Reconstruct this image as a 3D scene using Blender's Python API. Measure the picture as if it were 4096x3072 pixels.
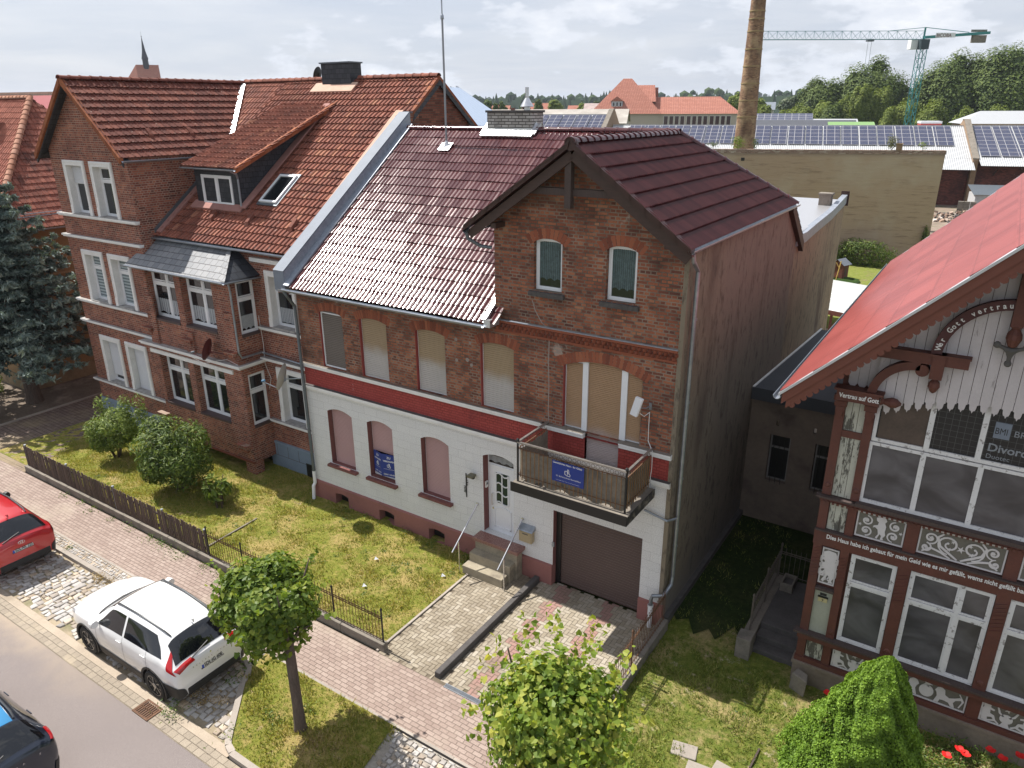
import bpy, bmesh, math, random
import numpy as np
from mathutils import Vector, Matrix
random.seed(7); RNG = np.random.default_rng(11)
R = math.radians
S = bpy.context.scene
for _o in list(bpy.data.objects): bpy.data.objects.remove(_o)

# ---------------------------------------------------------------- camera
CAM_H = 12.05
def _cam_axes(yaw, pitch, roll):
    cy, sy, cp, sp = math.cos(yaw), math.sin(yaw), math.cos(pitch), math.sin(pitch)
    f = Vector((sy*cp, cy*cp, -sp)); r = Vector((cy, -sy, 0)); d = f.cross(r)
    c, s = math.cos(roll), math.sin(roll)
    return c*r + s*d, -s*r + c*d, f
_r, _d, _f = _cam_axes(R(-33.3194), R(20.725), R(0.3129))
cam_data = bpy.data.cameras.new('camera'); cam = bpy.data.objects.new('camera', cam_data)
S.collection.objects.link(cam)
cam_data.sensor_width = 36.0; cam_data.lens = 2925.97/4096*36; cam_data.clip_start = 0.1; cam_data.clip_end = 20000
_M = Matrix(((_r.x, -_d.x, -_f.x), (_r.y, -_d.y, -_f.y), (_r.z, -_d.z, -_f.z)))
cam.matrix_world = Matrix.Translation((0, 0, CAM_H)) @ _M.to_4x4()
S.camera = cam

# ---------------------------------------------------------------- light
SUN_TO = Vector((-0.70, 0.008, 1.0)).normalized()
SUN_EL = math.asin(SUN_TO.z); SUN_ROT = math.atan2(SUN_TO.x, SUN_TO.y)
sd = bpy.data.lights.new('sun', 'SUN'); sd.energy = 5.0; sd.angle = R(0.53); sd.color = (1.0, 0.955, 0.89)
sun = bpy.data.objects.new('sun', sd); S.collection.objects.link(sun)
sun.rotation_euler = (-SUN_TO).to_track_quat('-Z', 'Y').to_euler()
sun.location = SUN_TO*60
W = bpy.data.worlds.new('World'); S.world = W; W.use_nodes = True
def world_setup():
    nt = W.node_tree; N = nt.nodes; L = nt.links; N.clear()
    def nd(t, **k):
        n = N.new(t)
        for a, b in k.items(): setattr(n, a, b)
        return n
    out = nd('ShaderNodeOutputWorld'); bg = nd('ShaderNodeBackground'); bg.inputs[1].default_value = 0.066
    sky = nd('ShaderNodeTexSky', sky_type='NISHITA', sun_disc=False, sun_elevation=SUN_EL, sun_rotation=SUN_ROT, dust_density=1.5, air_density=1.0, ozone_density=1.0)
    tc = nd('ShaderNodeTexCoord'); sep = nd('ShaderNodeSeparateXYZ'); L.new(tc.outputs['Generated'], sep.inputs[0])
    def math_(op, a, b=None, c=None):
        n = nd('ShaderNodeMath', operation=op)
        for i, v in enumerate((a, b, c)):
            if v is None: continue
            if isinstance(v, (int, float)): n.inputs[i].default_value = v
            else: L.new(v, n.inputs[i])
        return n.outputs[0]
    z = math_('ADD', math_('MAXIMUM', sep.outputs[2], 0.0), 0.07)
    u = math_('DIVIDE', sep.outputs[0], z); v = math_('DIVIDE', sep.outputs[1], z)
    cmb = nd('ShaderNodeCombineXYZ'); L.new(u, cmb.inputs[0]); L.new(v, cmb.inputs[1])
    def noise(vec, sc, det, rough, dist=0.0):
        n = nd('ShaderNodeTexNoise'); n.inputs['Scale'].default_value = sc; n.inputs['Detail'].default_value = det
        n.inputs['Roughness'].default_value = rough; n.inputs['Distortion'].default_value = dist; L.new(vec, n.inputs['Vector']); return n.outputs[0]
    def ramp(s, lo, hi):
        m = nd('ShaderNodeMapRange', clamp=True, interpolation_type='SMOOTHSTEP'); m.inputs[1].default_value = lo; m.inputs[2].default_value = hi; L.new(s, m.inputs[0]); return m.outputs[0]
    # thin veil of high cloud + small cumulus low over the horizon
    mp = nd('ShaderNodeMapping'); mp.inputs['Scale'].default_value = (1.0, 1.0, 3.2); L.new(tc.outputs['Generated'], mp.inputs[0])
    veil = ramp(noise(cmb.outputs[0], 0.55, 6, 0.6, 0.4), 0.30, 0.78)
    mp2 = nd('ShaderNodeMapping'); mp2.inputs['Scale'].default_value = (1.0, 1.0, 2.6); mp2.inputs['Location'].default_value = (3.1, 1.7, 0.4); L.new(tc.outputs['Generated'], mp2.inputs[0])
    big = noise(mp2.outputs[0], 3.4, 2, 0.5); fine = noise(mp2.outputs[0], 11.0, 9, 0.56)
    cum = math_('ADD', math_('MULTIPLY', big, 0.45), math_('MULTIPLY', fine, 0.62))
    cumm = ramp(cum, 0.555, 0.615)
    edge = ramp(cum, 0.60, 0.74)
    vc2 = nd('ShaderNodeMix', data_type='RGBA'); L.new(veil, vc2.inputs[0]); vc2.inputs[6].default_value = (6.3, 6.85, 8.1, 1); vc2.inputs[7].default_value = (8.3, 8.5, 9.2, 1)
    veilcol = nd('ShaderNodeMix', data_type='RGBA'); veilcol.inputs[0].default_value = 0.78; L.new(vc2.outputs[2], veilcol.inputs[7])
    L.new(sky.outputs[0], veilcol.inputs[6]);
    cc = nd('ShaderNodeMix', data_type='RGBA'); L.new(edge, cc.inputs[0]); cc.inputs[6].default_value = (8.0, 8.4, 9.2, 1); cc.inputs[7].default_value = (10.6, 10.7, 10.9, 1)
    mx = nd('ShaderNodeMix', data_type='RGBA'); L.new(math_('MULTIPLY', cumm, 0.9), mx.inputs[0]); L.new(veilcol.outputs[2], mx.inputs[6]); L.new(cc.outputs[2], mx.inputs[7])
    L.new(mx.outputs[2], bg.inputs[0]); L.new(bg.outputs[0], out.inputs[0])
world_setup()
S.view_settings.view_transform = 'Standard'; S.view_settings.look = 'None'; S.view_settings.gamma = 1.0; S.view_settings.use_curve_mapping = False
S.view_settings.exposure = 0.66
S.cycles.max_bounces = 6; S.cycles.diffuse_bounces = 3; S.cycles.glossy_bounces = 3; S.cycles.transparent_max_bounces = 6
S.cycles.sample_clamp_indirect = 6.0
S.cycles.use_fast_gi = False

# ---------------------------------------------------------------- mesh builder
SPLIT = {'window_arches': 0.02, 'reveals': 0.05, 'window_reveals': 0.05, 'ridge_tiles': 0.05, 'ledges': 0.02, 'ledge_tops': 0.02, 'ledge': 0.02, 'ledge_top': 0.02, 'mortar_repair': 0.03, 'brick_corbels': 0.03, 'snow_stops': 0.1, 'purlin_ends': 0.05, 'corner_posts': 0.05, 'mullions': 0.05, 'weather_boards': 0.03, 'bracket_beams': 0.04, 'eaves_brackets': 0.05, 'wall_foot': 0.1, 'carvings': 0.1, 'barge_boards': 0.02, 'verge_tiles': 0.02, 'plinth': 0.05, 'verge_trim': 0.05, 'rear_barge_board': 0.02, 'upright_shoots': 0.9, 'membrane_print': 0.3}
class MB:
    def __init__(s): s.v = []; s.f = []; s.c = []; s.col = False
    def add(s, verts, faces, tint=None):
        b = len(s.v); s.v.extend([tuple(p) for p in verts])
        for f in faces:
            s.f.append(tuple(b+i for i in f)); s.c.append(0.5 if tint is None else tint)
        if tint is not None: s.col = True
        return s
    def box(s, x0, x1, y0, y1, z0, z1, tint=None):
        return s.add([(x0,y0,z0),(x1,y0,z0),(x1,y1,z0),(x0,y1,z0),(x0,y0,z1),(x1,y0,z1),(x1,y1,z1),(x0,y1,z1)],
                     [(0,3,2,1),(4,5,6,7),(0,1,5,4),(1,2,6,5),(2,3,7,6),(3,0,4,7)], tint)
    def obox(s, o, ax, ay, az, tint=None):
        o = Vector(o); ax = Vector(ax); ay = Vector(ay); az = Vector(az)
        p = [o, o+ax, o+ax+ay, o+ay]; p += [q+az for q in p]
        return s.add(p, [(0,3,2,1),(4,5,6,7),(0,1,5,4),(1,2,6,5),(2,3,7,6),(3,0,4,7)], tint)
    def poly(s, pts, tint=None): return s.add(pts, [tuple(range(len(pts)))], tint)
    def prism(s, pts, d, tint=None):
        d = Vector(d); n = len(pts); a = [Vector(p) for p in pts]; b = [p+d for p in a]
        fs = [tuple(range(n))[::-1], tuple(range(n, 2*n))] + [(i, (i+1) % n, n+(i+1) % n, n+i) for i in range(n)]
        return s.add(a+b, fs, tint)
    def bar(s, p0, p1, w, h, up=(0,0,1), tint=None):
        p0 = Vector(p0); p1 = Vector(p1); d = p1-p0; up = Vector(up)
        sd_ = d.cross(up)
        if sd_.length < 1e-6: sd_ = d.cross(Vector((0,1,0)))
        sd_.normalize(); u = sd_.cross(d).normalized()
        return s.obox(p0-sd_*w/2-u*h/2, sd_*w, u*h, d, tint)
    def tube(s, pts, r, n=8, caps=True, tint=None):
        pts = [Vector(p) for p in pts]; m = len(pts); rs = r if isinstance(r, (list, tuple)) else [r]*m
        vs = []; up = None
        for i, p in enumerate(pts):
            d = (pts[min(i+1, m-1)]-pts[max(i-1, 0)]).normalized()
            if up is None or abs(d.dot(up)) > 0.95: up = Vector((0,0,1)) if abs(d.z) < 0.9 else Vector((1,0,0))
            a = d.cross(up).normalized(); b = a.cross(d)
            up = b
            for k in range(n):
                t = 2*math.pi*k/n; vs.append(p+(a*math.cos(t)+b*math.sin(t))*rs[i])
        fs = [(i*n+k, i*n+(k+1) % n, (i+1)*n+(k+1) % n, (i+1)*n+k) for i in range(m-1) for k in range(n)]
        if caps: fs += [tuple(range(n))[::-1], tuple(range((m-1)*n, m*n))]
        return s.add(vs, fs, tint)
    def half(s, p0, p1, r, n=8, up=(0,0,1), open_up=True, tint=None):   # half pipe
        p0 = Vector(p0); p1 = Vector(p1); d = (p1-p0).normalized(); a = d.cross(Vector(up)).normalized(); b = a.cross(d)
        sg = -1 if open_up else 1; vs = []
        for p in (p0, p1):
            for rr in (r, r*0.86):
                for k in range(n+1):
                    t = math.pi*k/n; vs.append(p+a*math.cos(t)*rr+b*sg*math.sin(t)*rr)
        m = n+1; fs = []
        for k in range(n):
            fs.append((k, k+1, 2*m+k+1, 2*m+k)); fs.append((m+k, 3*m+k, 3*m+k+1, m+k+1))
            fs.append((k, m+k, m+k+1, k+1)); fs.append((2*m+k, 2*m+k+1, 3*m+k+1, 3*m+k))
        fs += [(0, 2*m, 3*m, m), (n, m+n, 3*m+n, 2*m+n)]
        return s.add(vs, fs, tint)
    def lathe(s, c, prof, n=12, tint=None, ax=(0,0,1), caps=True):
        c = Vector(c); ax = Vector(ax).normalized(); a = ax.orthogonal().normalized(); b = ax.cross(a); vs = []
        for r, z in prof:
            for k in range(n):
                t = 2*math.pi*k/n; vs.append(c+ax*z+(a*math.cos(t)+b*math.sin(t))*r)
        m = len(prof)
        fs = [(i*n+k, i*n+(k+1) % n, (i+1)*n+(k+1) % n, (i+1)*n+k) for i in range(m-1) for k in range(n)]
        if caps: fs += [tuple(range(n))[::-1], tuple(range((m-1)*n, m*n))]
        return s.add(vs, fs, tint)
    def arr(s, V, F, T=None):
        b = len(s.v); s.v.extend(map(tuple, np.asarray(V).tolist())); s.f.extend(map(tuple, (np.asarray(F)+b).tolist()))
        if T is None: s.c.extend([0.5]*len(F))
        else: s.c.extend(np.asarray(T).tolist()); s.col = True
        return s
    def build(s, name, m, parent=None, smooth=False, org=None, clip=None, bevel=0):
        if name in SPLIT and not clip:
            ps = s.pieces(SPLIT[name]); os_ = [q.build_one(name, m, parent, smooth, org, None, bevel) for q in ps]; return os_[0]
        return s.build_one(name, m, parent, smooth, org, clip, bevel)
    def pieces(s, gap):
        n_ = len(s.v); par = list(range(n_))
        def fd(a):
            while par[a] != a: par[a] = par[par[a]]; a = par[a]
            return a
        for f in s.f:
            r0 = fd(f[0])
            for i in f[1:]: par[fd(i)] = r0
        comp = {}
        for i in range(n_): comp.setdefault(fd(i), []).append(i)
        A = np.array(s.v); bx = [[A[c].min(0)-gap/2, A[c].max(0)+gap/2, [k]] for k, c in comp.items()]; ch = True
        while ch:
            ch = False; out = []
            for b in bx:
                for o in out:
                    if (b[0] <= o[1]).all() and (o[0] <= b[1]).all(): o[0] = np.minimum(o[0], b[0]); o[1] = np.maximum(o[1], b[1]); o[2] += b[2]; ch = True; break
                else: out.append(b)
            bx = out
        grp = {k: gi for gi, b in enumerate(bx) for k in b[2]}; res = [MB() for _ in bx]; mp = [dict() for _ in bx]
        for f, c in zip(s.f, s.c):
            gi = grp[fd(f[0])]; q = res[gi]; d = mp[gi]; ff = []
            for i in f:
                if i not in d: d[i] = len(q.v); q.v.append(s.v[i])
                ff.append(d[i])
            q.f.append(tuple(ff)); q.c.append(c); q.col = s.col
        return [q for q in res if q.f]
    def build_one(s, name, m, parent=None, smooth=False, org=None, clip=None, bevel=0):
        me = bpy.data.meshes.new(name)
        if org is None:
            if parent is not None: org = ORG[parent.name]
            else:
                A = np.array(s.v) if s.v else np.zeros((1, 3))
                org = Vector(((A[:,0].min()+A[:,0].max())/2, (A[:,1].min()+A[:,1].max())/2, A[:,2].min()))
        org = Vector(org)
        A = np.array(s.v, dtype=np.float64) - np.array(org)
        me.from_pydata(A.tolist(), [], s.f)
        if s.col:
            at = me.attributes.new('tint', 'FLOAT', 'FACE'); at.data.foreach_set('value', np.array(s.c, dtype=np.float32))
        if clip or bevel or smooth == 'fix':
            bm = bmesh.new(); bm.from_mesh(me)
            for co, no in (clip or []):
                bmesh.ops.bisect_plane(bm, geom=list(bm.verts)+list(bm.edges)+list(bm.faces), plane_co=Vector(co)-org, plane_no=Vector(no), clear_outer=True)
            if bevel:
                bmesh.ops.remove_doubles(bm, verts=bm.verts, dist=1e-5)
                bmesh.ops.bevel(bm, geom=list(bm.edges), offset=bevel, segments=1, affect='EDGES', profile=0.5)
            if smooth == 'fix':
                bmesh.ops.remove_doubles(bm, verts=bm.verts, dist=1e-4)
            bmesh.ops.recalc_face_normals(bm, faces=bm.faces)
            bm.to_mesh(me); bm.free()
        if smooth is True or smooth == 'fix':
            me.polygons.foreach_set('use_smooth', [True]*len(me.polygons))
        me.materials.append(m); me.validate(); me.update()
        o = bpy.data.objects.new(name, me); S.collection.objects.link(o)
        ORG[o.name] = org
        if parent is None: o.location = org
        else: o.parent = parent; o.location = org-ORG[parent.name]
        if smooth == 'auto':
            me.polygons.foreach_set('use_smooth', [True]*len(me.polygons))
            me.set_sharp_from_angle(angle=R(35))
        return o
ORG = {}
def tag(o, label=None, cat=None, group=None, kind=None):
    if label: o['label'] = label
    if cat: o['category'] = cat
    if group: o['group'] = group
    if kind: o['kind'] = kind
    return o
def thing(name, label, cat, loc=(0,0,0), rotz=0.0, group=None, local=False):
    o = bpy.data.objects.new(name, None); S.collection.objects.link(o); o.empty_display_size = 0.3
    o.location = loc; o.rotation_euler = (0, 0, rotz)
    ORG[o.name] = Vector((0,0,0)) if local else Vector(loc)
    return tag(o, label, cat, group)
def copy_tree(o, parent=None):
    c = o.copy(); S.collection.objects.link(c)
    if parent is not None: c.parent = parent
    ORG[c.name] = ORG[o.name]
    for ch in o.children: copy_tree(ch, c)
    return c
def text_geo(txt, size, o, xd, yd, shear=0.0, extrude=0.0, bold=0.0, align='LEFT', space=1.0, sx=1.0):
    cu = bpy.data.curves.new('lettering', 'FONT'); cu.body = txt; cu.size = size; cu.extrude = extrude; cu.shear = shear; cu.offset = bold
    cu.align_x = align; cu.space_character = space; cu.resolution_u = 3
    ob = bpy.data.objects.new('lettering', cu); S.collection.objects.link(ob)
    dg = bpy.context.evaluated_depsgraph_get(); me = bpy.data.meshes.new_from_object(ob.evaluated_get(dg))
    o = Vector(o); xd = Vector(xd).normalized(); yd = Vector(yd).normalized(); n = xd.cross(yd)
    vs = [o+xd*v.co.x*sx+yd*v.co.y+n*v.co.z for v in me.vertices]; fs = [tuple(p.vertices) for p in me.polygons]
    bpy.data.objects.remove(ob); bpy.data.curves.remove(cu); bpy.data.meshes.remove(me)
    return vs, fs

# ---------------------------------------------------------------- materials
def srgb(r, g, b):
    f = lambda c: (c/255/12.92) if c/255 <= 0.04045 else ((c/255+0.055)/1.055)**2.4
    return (f(r), f(g), f(b), 1.0)
class NT:
    def __init__(s, name):
        s.m = bpy.data.materials.new(name); s.m.use_nodes = True; s.t = s.m.node_tree; s.t.nodes.clear()
        s.out = s.t.nodes.new('ShaderNodeOutputMaterial'); s.b = s.t.nodes.new('ShaderNodeBsdfPrincipled'); s.t.links.new(s.b.outputs[0], s.out.inputs[0])
        s.g = s.t.nodes.new('ShaderNodeNewGeometry'); s.pos = s.g.outputs['Position']
    def n(s, t, **k):
        x = s.t.nodes.new(t)
        for a, b in k.items(): setattr(x, a, b)
        return x
    def set(s, inp, v):
        if isinstance(v, bpy.types.NodeSocket): s.t.links.new(v, inp)
        elif isinstance(v, (tuple, list)) and inp.type == 'RGBA' and len(v) == 3: inp.default_value = (*v, 1)
        else: inp.default_value = v
    def math(s, op, a, b=None, c=None, clamp=False):
        x = s.n('ShaderNodeMath', operation=op, use_clamp=clamp)
        for i, v in enumerate((a, b, c)):
            if v is not None: s.set(x.inputs[i], v)
        return x.outputs[0]
    def mix(s, f, a, b, mode='MIX'):
        x = s.n('ShaderNodeMix', data_type='RGBA', blend_type=mode); s.set(x.inputs[0], f); s.set(x.inputs[6], a); s.set(x.inputs[7], b); return x.outputs[2]
    def noise(s, sc, det=4, rough=0.55, vec=None, out=0, stretch=None, dist=0.0, off=None):
        x = s.n('ShaderNodeTexNoise'); x.inputs['Scale'].default_value = sc; x.inputs['Detail'].default_value = det; x.inputs['Roughness'].default_value = rough; x.inputs['Distortion'].default_value = dist
        v = vec or s.pos
        if stretch or off:
            m = s.n('ShaderNodeMapping'); m.inputs['Scale'].default_value = stretch or (1,1,1); m.inputs['Location'].default_value = off or (0,0,0); s.t.links.new(v, m.inputs[0]); v = m.outputs[0]
        s.t.links.new(v, x.inputs['Vector']); return x.outputs[out]
    def ramp(s, f, stops, interp='LINEAR'):
        x = s.n('ShaderNodeValToRGB'); cr = x.color_ramp; cr.interpolation = interp
        while len(cr.elements) > 1: cr.elements.remove(cr.elements[0])
        cr.elements[0].position = stops[0][0]; cr.elements[0].color = stops[0][1] if len(stops[0][1]) == 4 else (*stops[0][1], 1)
        for p, c in stops[1:]:
            e = cr.elements.new(p); e.color = c if len(c) == 4 else (*c, 1)
        s.set(x.inputs[0], f); return x.outputs[0]
    def mr(s, f, a, b, c=0.0, d=1.0, smooth=True):
        x = s.n('ShaderNodeMapRange', clamp=True)
        if smooth: x.interpolation_type = 'SMOOTHSTEP'
        s.set(x.inputs[0], f)
        for i, v in enumerate((a, b, c, d)): x.inputs[i+1].default_value = v
        return x.outputs[0]
    def sep(s, v): 
        x = s.n('ShaderNodeSeparateXYZ'); s.set(x.inputs[0], v); return x.outputs
    def comb(s, a, b, c=0.0):
        x = s.n('ShaderNodeCombineXYZ'); s.set(x.inputs[0], a); s.set(x.inputs[1], b); s.set(x.inputs[2], c); return x.outputs[0]
    def attr(s, name='tint'):
        x = s.n('ShaderNodeAttribute'); x.attribute_name = name; return x.outputs['Fac']
    def bump(s, h, strength=0.3, dist=0.01):
        x = s.n('ShaderNodeBump'); x.inputs['Strength'].default_value = strength; x.inputs['Distance'].default_value = dist; s.set(x.inputs['Height'], h); s.set(s.b.inputs['Normal'], x.outputs[0])
    def fin(s, col=None, rough=0.8, metal=0.0, spec=0.5, **k):
        if col is not None: s.set(s.b.inputs['Base Color'], col)
        s.set(s.b.inputs['Roughness'], rough); s.set(s.b.inputs['Metallic'], metal); s.set(s.b.inputs['Specular IOR Level'], spec)
        for a, v in k.items(): s.set(s.b.inputs[a], v)
        return s.m
def vary(n, col, amt=0.18, sc=3.0, sc2=18.0, stretch=None, tint=0.0, hue=None):
    """base colour with two octaves of wear"""
    f = n.math('ADD', n.math('MULTIPLY', n.noise(sc, 5, 0.6, stretch=stretch), 0.6), n.math('MULTIPLY', n.noise(sc2, 4, 0.6, stretch=stretch), 0.4))
    k = n.mr(f, 0.3, 0.7, 1-amt, 1+amt, smooth=False)
    if tint: k = n.math('MULTIPLY', k, n.mr(n.attr(), 0, 1, 1-tint, 1+tint, smooth=False))
    c = n.mix(1.0, col, n.comb(k, k, k), 'MULTIPLY')
    if hue: c = n.mix(n.mr(n.noise(sc*0.7, 4, 0.6, stretch=stretch, off=(5, 3, 9)), 0.5, 0.72, 0, hue[1]), c, hue[0])
    return c
def M_plain(name, col, rough=0.7, metal=0.0, amt=0.12, sc=3.0, sc2=20.0, tint=0.0, bump=0.0, bsc=60.0, hue=None, spec=0.5, stretch=None, **k):
    n = NT(name); c = vary(n, col, amt, sc, sc2, stretch, tint, hue)
    if bump: n.bump(n.noise(bsc, 4, 0.65, stretch=stretch), bump, 0.01)
    return n.fin(c, rough, metal, spec, **k)
def wall_uv(n):
    nn = n.sep(n.g.outputs['True Normal']); p = n.sep(n.pos)
    ax = n.math('ABSOLUTE', nn[0]); ay = n.math('ABSOLUTE', nn[1])
    sel = n.math('GREATER_THAN', ax, ay)
    u = n.math('ADD', n.math('MULTIPLY', p[0], n.math('SUBTRACT', 1.0, sel)), n.math('MULTIPLY', p[1], sel))
    return u, p[2]
def M_brick(name, palette, mortar, bw=0.25, rh=0.0765, ms=0.012, stain=None, rough=0.9, horizontal=False, off=0.5, bumps=0.5, painted=None, mvar=0.25, sq=1.0):
    n = NT(name)
    if horizontal: p = n.sep(n.pos); u, v = (p[0], p[1])
    else: u, v = wall_uv(n)
    wob = n.math('MULTIPLY', n.math('SUBTRACT', n.noise(2.2, 2, 0.5), 0.5), 0.02)
    vec = n.comb(n.math('ADD', u, wob), n.math('ADD', v, wob))
    b = n.n('ShaderNodeTexBrick'); b.offset = off; b.inputs['Scale'].default_value = 1.0; b.inputs['Brick Width'].default_value = bw; b.inputs['Row Height'].default_value = rh
    b.inputs['Mortar Size'].default_value = ms; b.inputs['Mortar Smooth'].default_value = 0.2; b.inputs['Color1'].default_value = (0,0,0,1); b.inputs['Color2'].default_value = (1,1,1,1); b.inputs['Mortar'].default_value = (0.5,0.5,0.5,1)
    b.squash = sq; b.squash_frequency = 2; b.inputs['Bias'].default_value = 0.0; n.t.links.new(vec, b.inputs['Vector'])
    t = n.math('ADD', n.math('MULTIPLY', b.outputs['Color'], 0.72), n.math('MULTIPLY', n.mr(n.noise(0.9, 3, 0.6), 0.3, 0.7, 0, 1), 0.28))
    c = n.ramp(t, palette)
    c = n.mix(1.0, c, n.comb(*[n.mr(n.noise(40, 4, 0.6), 0.3, 0.7, 0.8, 1.2, False)]*3), 'MULTIPLY')
    if painted: c = n.mix(painted[1], c, painted[0])
    mc = n.mix(n.mr(n.noise(1.7, 4, 0.6, off=(3,1,2)), 0.35, 0.65), mortar, tuple(x*(1-mvar) for x in mortar[:3])+(1,))
    c = n.mix(b.outputs['Fac'], c, mc)
    if stain:
        for (scol, lo, hi, a, sc, st) in stain:
            c = n.mix(n.math('MULTIPLY', n.mr(n.noise(sc, 5, 0.62, stretch=st, off=(7, 2, 4)), lo, hi), a), c, scol)
    n.bump(n.math('ADD', n.math('MULTIPLY', n.math('SUBTRACT', 1.0, b.outputs['Fac']), 1.0), n.math('MULTIPLY', n.noise(70, 3, 0.6), 0.35)), bumps, 0.008)
    return n.fin(c, rough, 0.0, 0.3)
# ---------------------------------------------------------------- shared materials
m_white = M_plain('white_plastic', (0.74,0.75,0.77), 0.35, amt=0.05)
m_trim = M_plain('white_painted_stone', (0.74,0.73,0.715), 0.8, amt=0.10, sc=2.5, hue=((0.42,0.41,0.39,1), 0.25), bump=0.2)
m_glass = NT('window_glass'); m_glass = m_glass.fin((0.012,0.015,0.018,1), 0.06, 0.0, 0.9)
m_glass_green = NT('curtained_glass'); m_glass_green = m_glass_green.fin(m_glass_green.m and (0.012,0.026,0.026,1), 0.08, 0.0, 0.8) if False else M_plain('green_dark_glass', (0.012,0.03,0.028), 0.1, amt=0.3, sc=4, sc2=14)
m_curtain = M_plain('lace_curtain', (0.34,0.36,0.38), 0.7, amt=0.12, sc=12, sc2=50, stretch=(6,6,0.6))
m_curtain_dark = M_plain('patterned_curtain', (0.075,0.115,0.12), 0.55, amt=0.55, sc=14, sc2=30)
m_shut_beige = M_plain('beige_shutter', (0.38,0.29,0.185), 0.5, amt=0.08, sc=0.8)
def _fadeshut(name, top, bot, zlo, zhi, zl2=None):
    n = NT(name); p = n.sep(n.pos); z = n.math('ADD', p[2], n.math('MULTIPLY', n.noise(2.5, 3, 0.5), 0.35))
    c = n.mix(n.mr(z, zlo, zhi), bot, top); c = vary(n, c, 0.07, 3, 20); return n.fin(c, 0.5)
m_shut_up = _fadeshut('sun_bleached_shutter', (0.335,0.245,0.145,1), (0.43,0.40,0.37,1), 5.55, 5.95)
m_shut_bal = _fadeshut('sun_bleached_balcony_shutter', (0.36,0.225,0.125,1), (0.42,0.36,0.355,1), 4.55, 5.15)
m_shut_pink = M_plain('pink_shutter', (0.44,0.275,0.26), 0.5, amt=0.06, sc=1)
m_shut_brown = M_plain('brown_garage_shutter', (0.085,0.052,0.043), 0.45, amt=0.1, sc=1.5)
m_shut_grey = M_plain('grey_brown_shutter', (0.15,0.125,0.105), 0.5, amt=0.08)
m_shut_white = M_plain('white_shutter', (0.60,0.61,0.63), 0.45, amt=0.05)
m_zinc = M_plain('weathered_zinc', (0.30,0.33,0.37), 0.42, 0.75, amt=0.2, sc=4, hue=((0.5,0.52,0.55,1), 0.4))
m_zinc_dark = M_plain('dark_zinc', (0.13,0.15,0.17), 0.5, 0.5, amt=0.15, sc=4)
m_lead = M_plain('lead_flashing', (0.30,0.33,0.38), 0.5, 0.4, amt=0.25, sc=6, bump=0.5, bsc=25)
m_silver = M_plain('bare_metal_flashing', (0.62,0.63,0.65), 0.35, 0.7, amt=0.15, sc=8, bump=0.6, bsc=20)
m_wood_dark = M_plain('dark_stained_wood', (0.05,0.026,0.02), 0.6, amt=0.35, sc=4, sc2=30, stretch=(1,1,6))
m_wood_grey = M_plain('weathered_grey_wood', (0.065,0.045,0.04), 0.8, amt=0.4, sc=8, sc2=40, stretch=(8,1,1))
m_black = M_plain('black_plastic', (0.012,0.012,0.013), 0.4)
m_black_iron = M_plain('black_iron', (0.018,0.017,0.017), 0.5, 0.2)
m_rust = M_plain('rusty_iron', (0.13,0.065,0.035), 0.85, 0.1, amt=0.45, sc=8, sc2=60, hue=((0.05,0.03,0.02,1), 0.7))
m_steel = M_plain('polished_steel', (0.62,0.62,0.64), 0.22, 0.9)
m_concrete = M_plain('old_concrete', (0.20,0.175,0.145), 0.95, amt=0.3, sc=2.5, sc2=25, hue=((0.09,0.085,0.07,1), 0.75), bump=0.6, bsc=60)
m_concrete_dark = M_plain('dark_concrete', (0.085,0.078,0.075), 0.95, amt=0.3, sc=3, bump=0.5)
m_kerb = M_plain('kerb_concrete', (0.33,0.29,0.25), 0.95, amt=0.18, sc=2, sc2=40, bump=0.4, tint=0.12)
m_blue = M_plain('blue_sign', (0.012,0.035,0.22), 0.35, amt=0.06)
m_letter = M_plain('white_lettering', (0.72,0.72,0.72), 0.6, amt=0.05)
m_bark = M_plain('bark', (0.10,0.075,0.06), 0.95, amt=0.4, sc=14, sc2=60, stretch=(1,1,0.25), bump=1.0, bsc=40)

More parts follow.
